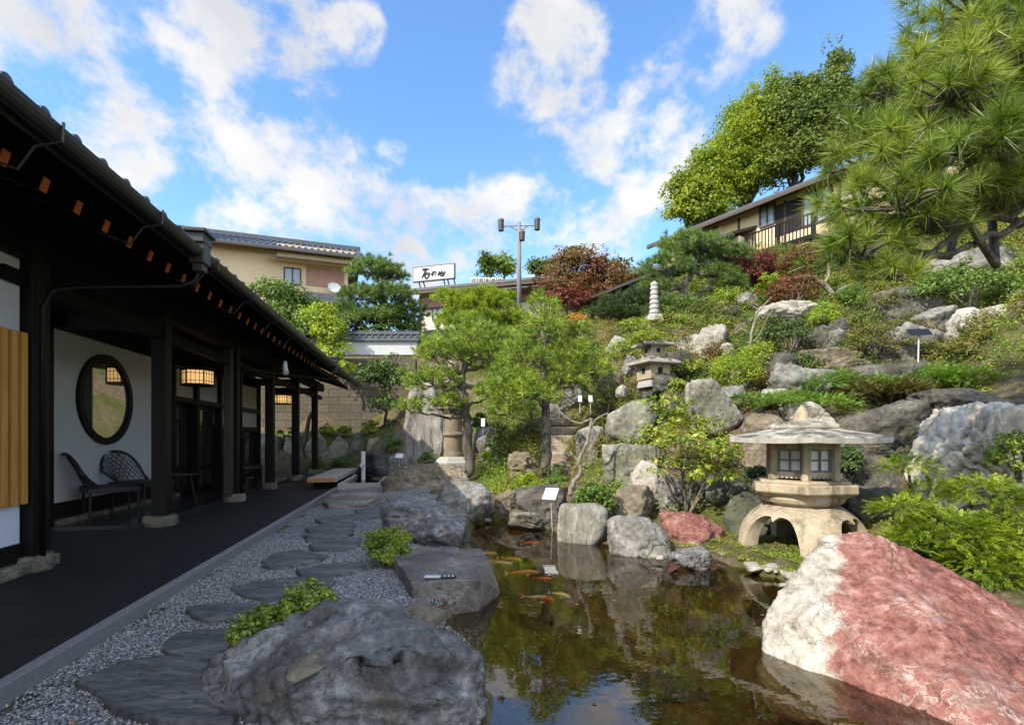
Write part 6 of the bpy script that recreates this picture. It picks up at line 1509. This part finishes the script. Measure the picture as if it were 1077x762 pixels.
far = [(512, 280, 45, 6, 12, 'wood', 'small dark tree far behind the sign building, left of the mast'), (530, 280, 46, 13, 11, 'maple', 'round olive tree far behind the sign building beside the mast'), (565, 282, 46, 10, 8, 'wood', 'thin crowned tree far behind, right of the lamp mast'), (578, 281, 48, 9, 7, 'wood', 'faint tree far behind next to the rust maple'), (640, 286, 40, 22, 11, 'wood', 'dark tree top behind the rust maple')]
for k, (x, y, Y, w, h, lm, lab) in enumerate(far):
    tree(lab, P(x, y+26, Y), P(x, y+8, Y), el_px([(x, y, Y, w, h), (x+w*.4, y+h*.5, Y, w*.6, h*.6)]), lm, .24, 60, .5, 30, 210+k, .14, rough=.28)
tall = [
 ('bright yellow green maple behind the hillside house, leftmost', 740, 215, 33, [(735, 205, 33, 24, 26), (722, 220, 33, 18, 16), (750, 190, 33, 24, 24), (745, 225, 33, 24, 16), (765, 165, 33.5, 20, 22), (716, 198, 33, 9, 12), (738, 176, 33, 9, 14)], 'maple', 520),
 ('tall yellow green tree behind the house, left of the dark ones', 785, 200, 34, [(785, 150, 34, 28, 26), (775, 185, 33.5, 30, 24), (800, 125, 34.5, 24, 22), (808, 165, 34, 26, 26), (760, 200, 33.5, 24, 16), (770, 130, 34, 9, 16), (795, 106, 34, 8, 14), (813, 96, 34, 8, 15)], 'maple', 560),
 ('dark green tree behind the house ridge', 835, 180, 33, [(830, 130, 33, 28, 26), (840, 160, 32.5, 28, 26), (822, 178, 32.5, 24, 18), (834, 100, 33, 8, 15), (850, 98, 33, 8, 12)], 'wood', 460),
 ('taller dark tree with ragged top behind the ridge', 870, 160, 32, [(862, 122, 32, 26, 24), (880, 100, 32, 18, 20), (872, 150, 31.5, 28, 26), (895, 135, 31.5, 26, 28), (880, 74, 32, 8, 17), (868, 92, 32, 9, 12)], 'wood', 460),
 ('dark tree at the far right behind the near pine', 935, 130, 31, [(925, 112, 31, 32, 30), (950, 120, 31, 40, 34), (965, 85, 31, 30, 26), (985, 130, 31, 36, 30)], 'wood', 460),
 ('tree at the right corner behind the near pine', 1050, 120, 30, [(1020, 90, 30, 46, 40), (1070, 60, 30, 46, 44), (1060, 130, 30, 46, 34)], 'wood', 420)]
for k, (lab, x, y, Y, rows, lm, ns) in enumerate(tall):
    c = P(x, y, Y); tree(lab, (c[0], Y, ground(c[0], Y)), P(x, y, Y), el_px([(a_, b_, c_, d_*(.86 if d_ > 15 else 1), e_*(.86 if d_ > 15 else 1)) for a_, b_, c_, d_, e_ in rows]), lm, .19, int(ns*.85), .72, 70, 230+k, .3, group='trees behind the hillside house', rough=.32)
# bare crooked branch trees
def bare(label, base, paths_, r0, bark='bark_pale', name='bare_tree'):
    e = empty(name, base, label, 'tree'); o0 = np.array(e.location); q = MB(); path(q, [np.array(p)-o0 for p in paths_[0]], r0, r0*.5, 8, 5, r0*.12, 3); obj('trunk', q, M[bark], e, smooth=True)
    q = MB()
    for i, b in enumerate(paths_[1:]): path(q, [np.array(p)-o0 for p in b], r0*.55, r0*.15, 6, 4, r0*.1, i)
    obj('branch', q, M[bark], e, smooth=True); return e
Y = 7.9
bare('pale crooked bare branch tree leaning over the bank right of the stairs', P(600, 518, Y), [[P(x, y, Y) for x, y in ((599, 520), (603, 507), (611, 496), (609, 484), (615, 472), (620, 455), (622, 440))],
     [P(x, y, Y) for x, y in ((609, 486), (602, 478), (598, 480))], [P(x, y, Y) for x, y in ((621, 450), (628, 440), (640, 434))], [P(x, y, Y) for x, y in ((622, 440), (610, 445), (594, 438), (585, 425))], [P(x, y, Y) for x, y in ((602, 478), (600, 474))]], .042)
Y = 9.6
bare('small pale bare shrub with forking twigs on the middle slope', P(788, 372, Y), [[P(x, y, Y) for x, y in ((788, 374), (790, 352), (796, 330), (797, 324))], [P(x, y, Y) for x, y in ((790, 352), (780, 346), (772, 350), (778, 340))], [P(x, y, Y) for x, y in ((796, 330), (806, 318), (812, 312))], [P(x, y, Y) for x, y in ((792, 360), (800, 350), (806, 336), (816, 320))], [P(x, y, Y) for x, y in ((797, 326), (786, 318))]], .028)
Y = 11.9
bare('lichen pale limb of an old tree reaching left over the upper slope', P(884, 318, Y), [[P(x, y, Y) for x, y in ((888, 322), (878, 312), (866, 300), (856, 292), (845, 291), (830, 293))], [P(x, y, Y) for x, y in ((866, 300), (872, 285), (868, 262), (852, 256), (838, 260))], [P(x, y, Y) for x, y in ((868, 264), (880, 258), (900, 262))], [P(x, y, Y) for x, y in ((878, 310), (892, 300), (910, 296))]], .075)
# ------------------------------------------------------------------ houses beyond the garden
class Facade:
    """a vertical wall plane through two points; boxes placed on it by where they show"""
    def __init__(s, A, B):
        s.A = np.array((A[0], A[1], 0.)); e = np.array((B[0]-A[0], B[1]-A[1], 0.)); s.e = e/np.linalg.norm(e); s.n = np.array((s.e[1], -s.e[0], 0.))
        if s.n @ (np.array((0, 0, 0))-s.A) < 0: s.n = -s.n
    def at(s, px, py):
        d = np.array([(px-538.5)/F, 1, (HOR-py)/F]); k = (s.A @ s.n)/(d @ s.n); w = d*k
        return (w-s.A) @ s.e, w[2]+EYE
    def pt(s, t, z, o=0): return s.A+s.e*t+s.n*o+np.array((0, 0, z))
    def box(s, mb, t0, t1, z0, z1, o0, o1, m=0):
        c = s.pt((t0+t1)/2, (z0+z1)/2, (o0+o1)/2); return mb.box(c, (abs(t1-t0), abs(o1-o0), abs(z1-z0)), rz=atan2(s.e[1], s.e[0]), m=m)
    def pbox(s, mb, a, b, c, d, o0, o1, m=0):
        t0, z1 = s.at(a, (b if True else 0)); t1, z0 = s.at(c, d); return s.box(mb, t0, t1, z0, z1, o0, o1, m)
    def slab(s, mb, t0, t1, ed, m=0, th=.1):
        """roof plane between two lines (offset, z)"""
        (oa, za), (ob, zb) = ed; v = [s.pt(t0, za, oa), s.pt(t1, za, oa), s.pt(t1, zb, ob), s.pt(t0, zb, ob)]; v += [p-np.array((0, 0, th)) for p in v]
        return mb.add(v, [(0, 1, 2, 3), (7, 6, 5, 4), (0, 4, 5, 1), (1, 5, 6, 2), (2, 6, 7, 3), (3, 7, 4, 0)], m)
    def tiles(s, mb, t0, t1, ed, step=.3, r=.05):
        (oa, za), (ob, zb) = ed
        for t in np.arange(t0+.1, t1, step): mb.tube([s.pt(t, za+.02, oa), s.pt(t, zb+.02, ob)], r, 5)
M['tan'] = plain('tan_render', (.64, .50, .32), .9, .07, 1.5, .15, .1)
M['tan_pale'] = plain('pale_tan_render', (.50, .42, .30), .9, .06, 1.5, .15, .1)
M['cream'] = plain('cream_render', (.56, .51, .42), .9, .06, 1.5, .15, .1)
M['rtile'] = plain('grey_blue_roof_tile', (.075, .08, .088), .4, .3, 5, .45, .2)
M['brownroof'] = plain('brown_metal_roof', (.045, .036, .028), .5, .25, 4, .4, .1)
M['brown_trim'] = wood('brown_trim', (.045, .032, .02), (.10, .075, .05), .6, 'X')
def brick(name, c1, c2, mortar, scale, w=.5, h=.25, off=.5, ms=.02):
    b = NB(name); q = b.n('ShaderNodeTexBrick'); mp_ = b.n('ShaderNodeMapping'); b.l(b.tc.outputs['Generated'], mp_.inputs[0])
    q.inputs['Color1'].default_value = (*c1, 1); q.inputs['Color2'].default_value = (*c2, 1); q.inputs['Mortar'].default_value = (*mortar, 1)
    q.inputs['Scale'].default_value = scale; q.inputs['Brick Width'].default_value = w; q.inputs['Row Height'].default_value = h; q.inputs['Mortar Size'].default_value = ms; q.offset = off
    return b, q, mp_
def brick_mat(name, c1, c2, mortar, bw, bh, stain=.5, ang=0):
    b, q, mp_ = brick(name, c1, c2, mortar, 1, bw, bh, .5, .012)
    o = b.tc.outputs['Object']; r = b.n('ShaderNodeVectorRotate', rotation_type='Z_AXIS'); b.l(o, r.inputs['Vector']); r.inputs['Angle'].default_value = -ang
    sp = b.n('ShaderNodeSeparateXYZ'); b.l(r.outputs[0], sp.inputs[0]); cb_ = b.n('ShaderNodeCombineXYZ'); b.l(sp.outputs['X'], cb_.inputs['X']); b.l(sp.outputs['Z'], cb_.inputs['Y']); b.l(cb_.outputs[0], q.inputs['Vector'])
    n = b.noise(o, 1.2, 6, .65); f = b.noise(o, 14, 5, .6)
    c = b.mix(b.rng(n, .4, .7, 0, stain), q.outputs['Color'], (.06, .05, .035)); c = b.mix(b.rng(f, .4, .7, 0, .35), c, (.25, .21, .15))
    return b.done(b.bsdf(c, .92, .15, b.bump(b.math('ADD', q.outputs['Fac'], b.math('MULTIPLY', f, -.6)), .5, -.02)))
M['block'] = brick_mat('retaining_blocks', (.078, .066, .05), (.125, .107, .082), (.03, .026, .019), .85, .30)
M['redbrick'] = brick_mat('red_brick', (.36, .12, .09), (.42, .19, .14), (.40, .33, .26), .22, .075, .1)
M['glasspane'] = plain('pale_window_pane', (.26, .30, .33), .08, .12, .8, .8, .02)
# retaining wall with plastered cap
e = empty('retaining_wall', P(300, 490, 20), 'brown block retaining wall at the far end with white plastered top and tile coping', 'wall'); o0 = np.array(e.location)
fa = Facade(P(200, 400, 20), P(437, 400, 20)); q = MB(); t0, t1 = -6, fa.at(437, 400)[0]
fa.box(q, t0, t1, -.3, 4.28, -.3, 0); obj('block_wall', q, M['block'], e, o0)
zz0, zz1 = fa.at(400, 373)[1], fa.at(400, 357)[1]; q = MB(); fa.box(q, fa.at(345, 400)[0], t1+.05, zz0, zz1, -.28, .02); obj('plaster_top', q, M['plaster'], e, o0)
q = MB(); tc0 = fa.at(345, 400)[0]-.1
for sg in (1, -1): fa.slab(q, tc0, t1+.15, [(-.13+sg*.27, zz1+.03), (-.13, zz1+.22)]); fa.tiles(q, tc0, t1+.15, [(-.13+sg*.27, zz1+.03), (-.13, zz1+.22)], .25, .04)
a, b2 = fa.pt(tc0, zz1+.28, -.13), fa.pt(t1+.15, zz1+.28, -.13); q.bar(a, b2, .18, .12); obj('tile_coping', q, M['rtile'], e, o0)
q = MB(); fa.box(q, fa.at(225, 400)[0], fa.at(345, 400)[0]-.06, 4.282, 4.5, -.34, .03); obj('coping_stone', q, M['granite'], e, o0)
# tan house at left
A, B = P(205, 252, 28), P(370, 270, 30.8); fa = Facade(A, B); e = empty('tan_house', (A[0], A[1], 7), 'tan rendered house with grey tiled roof and red brick panel above the teahouse eave', 'building'); o0 = np.array(e.location)
T = fa.at(366, 300)[0]; ez = A[2]; q = MB(); fa.box(q, -4, T, 5, ez-.02, -6, 0); obj('wall', q, M['tan'], e, o0)
q = MB(); ed = [(.9, ez-.1), (-3.2, ez+1.55)]; fa.slab(q, -5, T+.9, ed, th=.12); fa.tiles(q, -5, T+.9, ed, .34, .07); ed2 = [(-7.3, ez-.1), (-3.2, ez+1.55)]; fa.slab(q, -5, T+.9, ed2, th=.12)
q.bar(fa.pt(-5, ez+1.66, -3.2), fa.pt(T+.9, ez+1.66, -3.2), .3, .26); rf_ = obj('roof', q, M['rtile'], e, o0)
q = MB(); v = [fa.pt(T-.03, ez-.05, 0), fa.pt(T-.03, ez-.05, -6), fa.pt(T-.03, ez+1.3, -3.2)]; q.add(v+[p-fa.e*.1 for p in v], [(0, 1, 2), (5, 4, 3), (0, 3, 4, 1), (1, 4, 5, 2), (2, 5, 3, 0)]); obj('gable', q, M['tan'], e, o0)
q = MB(); t0 = fa.at(292, 270)[0]; zq = fa.at(330, 278)[1]; zq1 = fa.at(330, 263)[1]
fa.box(q, t0, T+.4, zq, zq1+.0, .0, .45); obj('bay', q, M['tan'], e, o0)
q = MB(); fa.slab(q, t0-.5, T+.6, [(.95, zq-.02), (.40, zq+.14)], th=.08); obj('bay_eave', q, M['brown_trim'], e, o0)
q = MB(); fa.slab(q, -5, T+.9, [(.93, ez-.24), (.4, ez-.16)], th=.07); obj('fascia', q, M['brown_trim'], e, o0)
def window(fa, e, o0, a, b, c, d, nv=2, nh=1, fr='brown_trim', off=.0, name='window'):
    t0, z1 = fa.at(a, b); t1, z0 = fa.at(c, d); 
    z1 = fa.at((a+c)/2, b)[1]; z0 = fa.at((a+c)/2, d)[1]; q = MB(); w = .07
    for t in np.linspace(t0, t1, nv+1): fa.box(q, t-w/2, t+w/2, z0, z1, off-.06, off+.05)
    for z in np.linspace(z0, z1, nh+1): fa.box(q, t0, t1, z-w/2, z+w/2, off-.055, off+.045)
    f = obj(name, q, M[fr], e, o0); g = MB(); fa.box(g, t0, t1, z0, z1, off-.02, off+.012); obj('pane', g, M['glasspane'], f, o0); return f
window(fa, e, o0, 299, 282, 316, 299)
q = MB(); ta, tb2 = fa.at(322, 300)[0], fa.at(362, 300)[0]; za, zb_ = fa.at(342, 302)[1], fa.at(342, 282)[1]; fa.box(q, ta, tb2, za, zb_, -.02, .03); obj('brick_panel', q, M['redbrick'], e, o0)
q = MB(); fa.box(q, ta, T+.3, fa.at(342, 322)[1], fa.at(342, 313)[1], 0, 1.0); obj('balcony', q, M['rtile'], e, o0)
q = MB(); c = fa.pt(fa.at(351, 306)[0], fa.at(351, 306)[1], .35); q.lathe([(.02, 0), (.28, .10), (.36, .2)], 18, c=(0, 0, 0), cap=False); V = np.array(q.v); ax = np.array([.4, -.8, .45]); ax /= np.linalg.norm(ax); x_ = np.cross(ax, [0, 0, 1]); x_ /= np.linalg.norm(x_); y_ = np.cross(ax, x_); q.v = [tuple(c+x_*a_[0]+y_*a_[1]+ax*a_[2]) for a_ in V]
dish = MB(); dish.v = q.v; dish.f = q.f; dish.m = q.m; dish.tube([c, c-ax*.25], .03, 6); tag(obj('satellite_dish', dish, M['white_metal'], origin=c), 'white satellite dish on the tan house balcony', 'dish')
# sign building in the middle
A, B = P(440, 308, 32), P(600, 293, 29.2); fa = Facade(A, B); e = empty('sign_building', (A[0], A[1], 7), 'low cream building with brown eaves behind the garden pines', 'building'); o0 = np.array(e.location)
T = fa.at(680, 300)[0]; ez = A[2]; q = MB(); tl = fa.at(441, 320)[0]; fa.box(q, tl, T, 5, ez-.05, -7, 0); obj('wall', q, M['cream'], e, o0)
q = MB(); ed = [(1.0, ez+.0), (-3.5, ez+1.1)]; fa.slab(q, tl-.9, T+1, ed, th=.14); ed2 = [(-8, ez), (-3.5, ez+1.1)]; fa.slab(q, tl-.9, T+1, ed2, th=.14); obj('roof', q, M['rtile'], e, o0)
q = MB(); fa.box(q, tl-.88, T+1, ez-.34, ez-.13, .82, .97); obj('fascia', q, M['brown_trim'], e, o0)
q = MB(); za, zb_ = fa.at(470, 322)[1], fa.at(470, 314)[1]; fa.box(q, tl+.05, T, za, zb_, -.01, .04); obj('brick_band', q, M['redbrick'], e, o0)
q = MB(); fa.box(q, tl, T, za-.12, za-.005, -.01, .07); fa.box(q, tl-.01, tl+.14, 5, ez-.3, -.01, .06); obj('trim', q, M['brown_trim'], e, o0)
for a, c in ((455, 466), (530, 545), (565, 580)): window(fa, e, o0, a, 324, c, 336, 2, 1)
q = MB(); fa.slab(q, fa.at(535, 300)[0], fa.at(600, 300)[0], [(1.3, ez-.55), (-.02, ez-.2)], th=.1); obj('canopy', q, M['brownroof'], e, o0)
# sign board
e = empty('roof_sign', fa.pt(fa.at(456, 296)[0], ez+.25, .3), 'white roof sign board with brushed black lettering on the low cream building', 'sign'); o0 = np.array(e.location)
class Sg(Facade): pass
A2 = fa.pt(0, 0, .5); fs = Facade(A2, A2+fa.e)
def sp(x, y): return fs.at(425+x/10.77, 260+y/10.77)
c = [sp(102, 226), sp(564, 186), sp(560, 346), sp(102, 388)]; zt_ = (c[0][1]+c[1][1])/2; zb_ = (c[2][1]+c[3][1])/2; tl_, tr_ = c[0][0], c[1][0]
q = MB(); fs.box(q, tl_, tr_, zb_, zt_, -.18, 0); obj('board', q, M['white_metal'], e, o0)
q = MB()
for z in (zb_, zt_): fs.box(q, tl_-.03, tr_+.03, z-.03, z+.03, -.2, .025)
for t in (tl_, tr_): fs.box(q, t-.03, t+.03, zb_, zt_, -.2, .024)
obj('frame', q, plain('sign_frame', (.16, .16, .17), .5), e, o0)
q = MB()
for x in (160, 210, 440, 485, 555):
    t = sp(x, 390)[0]; q.tube([fs.pt(t, zb_, -.08), fs.pt(t+.12, zb_-.7, -.3)], .045, 6)
obj('leg', q, M['brown_trim'], e, o0)
ink = MB()
def stroke(pts, w=.10):
    # brush stroke as a flat ribbon 1 cm proud of the board
    P2 = [np.array(sp(*p)) for p in pts]; out = []
    for i in range(len(P2)-1):
        for t in np.linspace(0, 1, 5, endpoint=False): out.append(P2[i]+(P2[i+1]-P2[i])*t)
    out.append(P2[-1]); out = np.array(out)
    for _ in range(2): out[1:-1] = .5*out[1:-1]+.25*(out[:-2]+out[2:])
    n = len(out); d = np.gradient(out, axis=0); d /= np.linalg.norm(d, axis=1)[:, None]+1e-9; nn = np.stack([-d[:, 1], d[:, 0]], 1)
    ww = w*.5*(1-.45*np.linspace(-.3, 1, n)**2)
    L_ = out+nn*ww[:, None]; R_ = out-nn*ww[:, None]; v = [fs.pt(a[0], a[1], o) for o in (.004, .018) for a in list(L_)+list(R_)]
    f = []
    for i in range(n-1):
        f += [(2*n+i, 2*n+i+1, 3*n+i+1, 3*n+i), (i, n+i, n+i+1, i+1), (i, i+1, 2*n+i+1, 2*n+i), (n+i, 3*n+i, 3*n+i+1, n+i+1)]
    ink.add(v, f)
stroke([(206, 256), (240, 250), (286, 246)], .17); stroke([(250, 250), (238, 285), (215, 325), (200, 352)], .15); stroke([(232, 300), (236, 325), (246, 350)], .15); stroke([(232, 306), (262, 298), (290, 300), (278, 330), (262, 354)], .16); stroke([(240, 350), (268, 350)], .14)
stroke([(340, 274), (334, 300), (320, 322), (313, 305), (325, 284), (345, 272), (362, 282), (362, 305), (346, 326)], .11)
stroke([(380, 312), (405, 298), (432, 288), (446, 300), (436, 318), (415, 328)], .13); stroke([(402, 268), (396, 295), (386, 328)], .12); stroke([(432, 262), (424, 290), (408, 326)], .10); stroke([(458, 268), (460, 295), (448, 318), (432, 334)], .12)
obj('lettering', ink, M['black_board'], e, o0, recalc=True)
# roof units
for k, (a, b) in enumerate(((487, 494), (495, 502), (503, 508), (509, 515), (516, 522))):
    t0, zz = fa.at(a, 296); t1, z1 = fa.at(b, 285); c = fa.pt((t0+t1)/2, 0, -.4)
    q = MB(); o_ = -1.6; fa.box(q, t0, t1, ez+.6, z1, o_-.5, o_+.4); u = tag(obj('air_conditioner', q, M['cream'], origin=fa.pt((t0+t1)/2, ez+.6, o_), bevel=.03), None, 'air conditioner', 'white roof units')
    u['label'] = ['white roof unit, first to the right of the sign board', 'white roof unit, second from the sign board', 'narrow white roof unit in the middle of the row', 'white roof unit, second from the right end of the row', 'white roof unit at the right end of the row'][k]
    g = MB()
    for z in np.linspace(ez+.68, z1-.12, 5): fa.box(g, t0+.06, t1-.06, z, z+.025, o_+.4, o_+.412)
    obj('grille', g, M['brown_trim'], u, u.location)
# dark low roof right of the maple
A, B = P(625, 318, 24), P(700, 285, 20); fa = Facade(A, B); e = empty('dark_shed', (A[0], A[1], 6), 'small dark roofed outbuilding among the trees beyond the slope', 'building'); o0 = np.array(e.location)
T = fa.at(700, 300)[0]; q = MB(); fa.box(q, .6, T, 4.5, A[2]-.1, -3, 0); obj('wall', q, M['black_wood'], e, o0)
q = MB(); fa.slab(q, 0, T+.5, [(.8, A[2]), (-1.5, A[2]+.8)], th=.12); fa.slab(q, 0, T+.5, [(-3.8, A[2]), (-1.5, A[2]+.8)], th=.12); obj('roof', q, M['brownroof'], e, o0)
q = MB(); fa.pbox(q, 640, 321, 655, 327, .0, .05); obj('window', q, M['glasspane'], e, o0)
# hillside house at right
A, B = P(860, 185, 20), P(680, 258, 27.2); fa = Facade(A, B); e = empty('hillside_house', (A[0]+2, A[1]+2, 8), 'tan two storey house with long brown eaves high on the hillside at right', 'building'); o0 = np.array(e.location)
T = fa.at(688, 258)[0]; ez = A[2]; q = MB(); fa.box(q, -9, T-.3, 6, ez-.1, -7, -.35); obj('wall', q, M['tan'], e, o0)
q = MB(); fa.slab(q, -10, T+.5, [(0, ez), (-4.5, ez+1.9)], th=.1); fa.slab(q, -10, T+.5, [(-9, ez), (-4.5, ez+1.9)], th=.1); obj('roof', q, M['rtile'], e, o0)
q = MB(); fa.box(q, -10, T+.5, ez-.20, ez-.102, -.12, .02); obj('gutter', q, M['brown_trim'], e, o0)
fw = Facade(fa.pt(0, 0, -.35), fa.pt(1, 0, -.35))
ls = fw.at(760, 235)[1]
q = MB(); tA, tB = fw.at(880, 200)[0], fw.at(735, 240)[0]
zl = fw.at(836, 207)[1]; fw.slab(q, -9, T-.2, [(.75, zl-.03), (.0, zl+.22)], th=.07); obj('lower_eave', q, M['brown_trim'], e, o0)
window(fw, e, o0, 875, 200, 845, 234, 2, 1, off=.02); window(fw, e, o0, 815, 216, 800, 237, 2, 1, off=.02); window(fw, e, o0, 755, 242, 737, 254, 2, 1, off=.02)
q = MB(); t0, t1 = sorted((fw.at(844, 220)[0], fw.at(816, 220)[0])); fw.box(q, t0, t1, fw.at(830, 245)[1], zl-.1, -.06, .03); obj('dark_opening', q, M['dark_in'], e, o0)
q = MB(); t0, t1 = sorted((fw.at(872, 235)[0], fw.at(798, 240)[0])); zf = fw.at(836, 262)[1]; fw.box(q, t0, t1, zf-.15, zf, .0, 1.1)
zr = fw.at(836, 241)[1]; fw.box(q, t0, t1, zr-.05, zr, 1.04, 1.1)
for t in np.arange(t0, t1+.05, .14): fw.box(q, t-.015, t+.015, zf, zr-.05, 1.05, 1.09)
for t in (t0+.06, (t0+t1)/2, t1-.06): fw.box(q, t-.05, t+.05, 5.5, zr, .98, 1.1)
obj('balcony', q, M['black_wood'], e, o0)
q = MB(); ta, tb2 = sorted((fw.at(796, 240)[0], fw.at(728, 262)[0])); zc_ = fw.at(770, 246)[1]; fw.slab(q, ta, tb2+.6, [(2.0, zc_-.75), (0, zc_)], th=.12); obj('lower_roof', q, M['brownroof'], e, o0)
q = MB(); fw.box(q, ta, tb2, 6, zc_-.75, .05, 1.3); obj('porch', q, M['tan_pale'], e, o0)
q = MB()
for t in np.linspace(-9, T-.4, 9): fw.box(q, t-.05, t+.05, 6, zl, -.02, .03)
obj('wall_posts', q, M['brown_trim'], e, o0)
# lamp mast
Yp = 28; b0 = P(546, 345, Yp); e = empty('lamp_mast', (b0[0], Yp, ground(b0[0], Yp)), 'tall grey lamp mast with two drum floodlights on bracket arms', 'lamp'); o0 = np.array(e.location)
obj('pole', MB().tube([np.array((0, 0, 0)), P(546, 234, Yp)-o0], [.14, .10], 12), M['curb'], e, smooth=True)
q = MB()
for x, y in ((528, 238), (564, 237)):
    q.tube([P(546, 237.5, Yp)-o0, P(x, y, Yp)-o0], .035, 8); q.tube([P(546, 243, Yp)-o0, P((x+546)/2, (y+239)/2, Yp)-o0], .03, 8)
obj('bracket_arm', q, M['curb'], e)
for x, y in ((527, 236.5), (565, 235.5), (549, 249)):
    c = P(x, y, Yp-.0)-o0+np.array((0, -.15 if x == 549 else 0, 0)); h = .34 if x != 549 else .28
    f = obj('floodlight', MB().lathe([(.10, -h), (.15, -h+.02), (.16, h-.04), (.12, h)], 18, c=c), M['gutter'], e); obj('rim', MB().lathe([(.165, h-.12), (.175, h-.1), (.175, h-.06), (.165, h-.04)], 18, c=c), M['curb'], f)
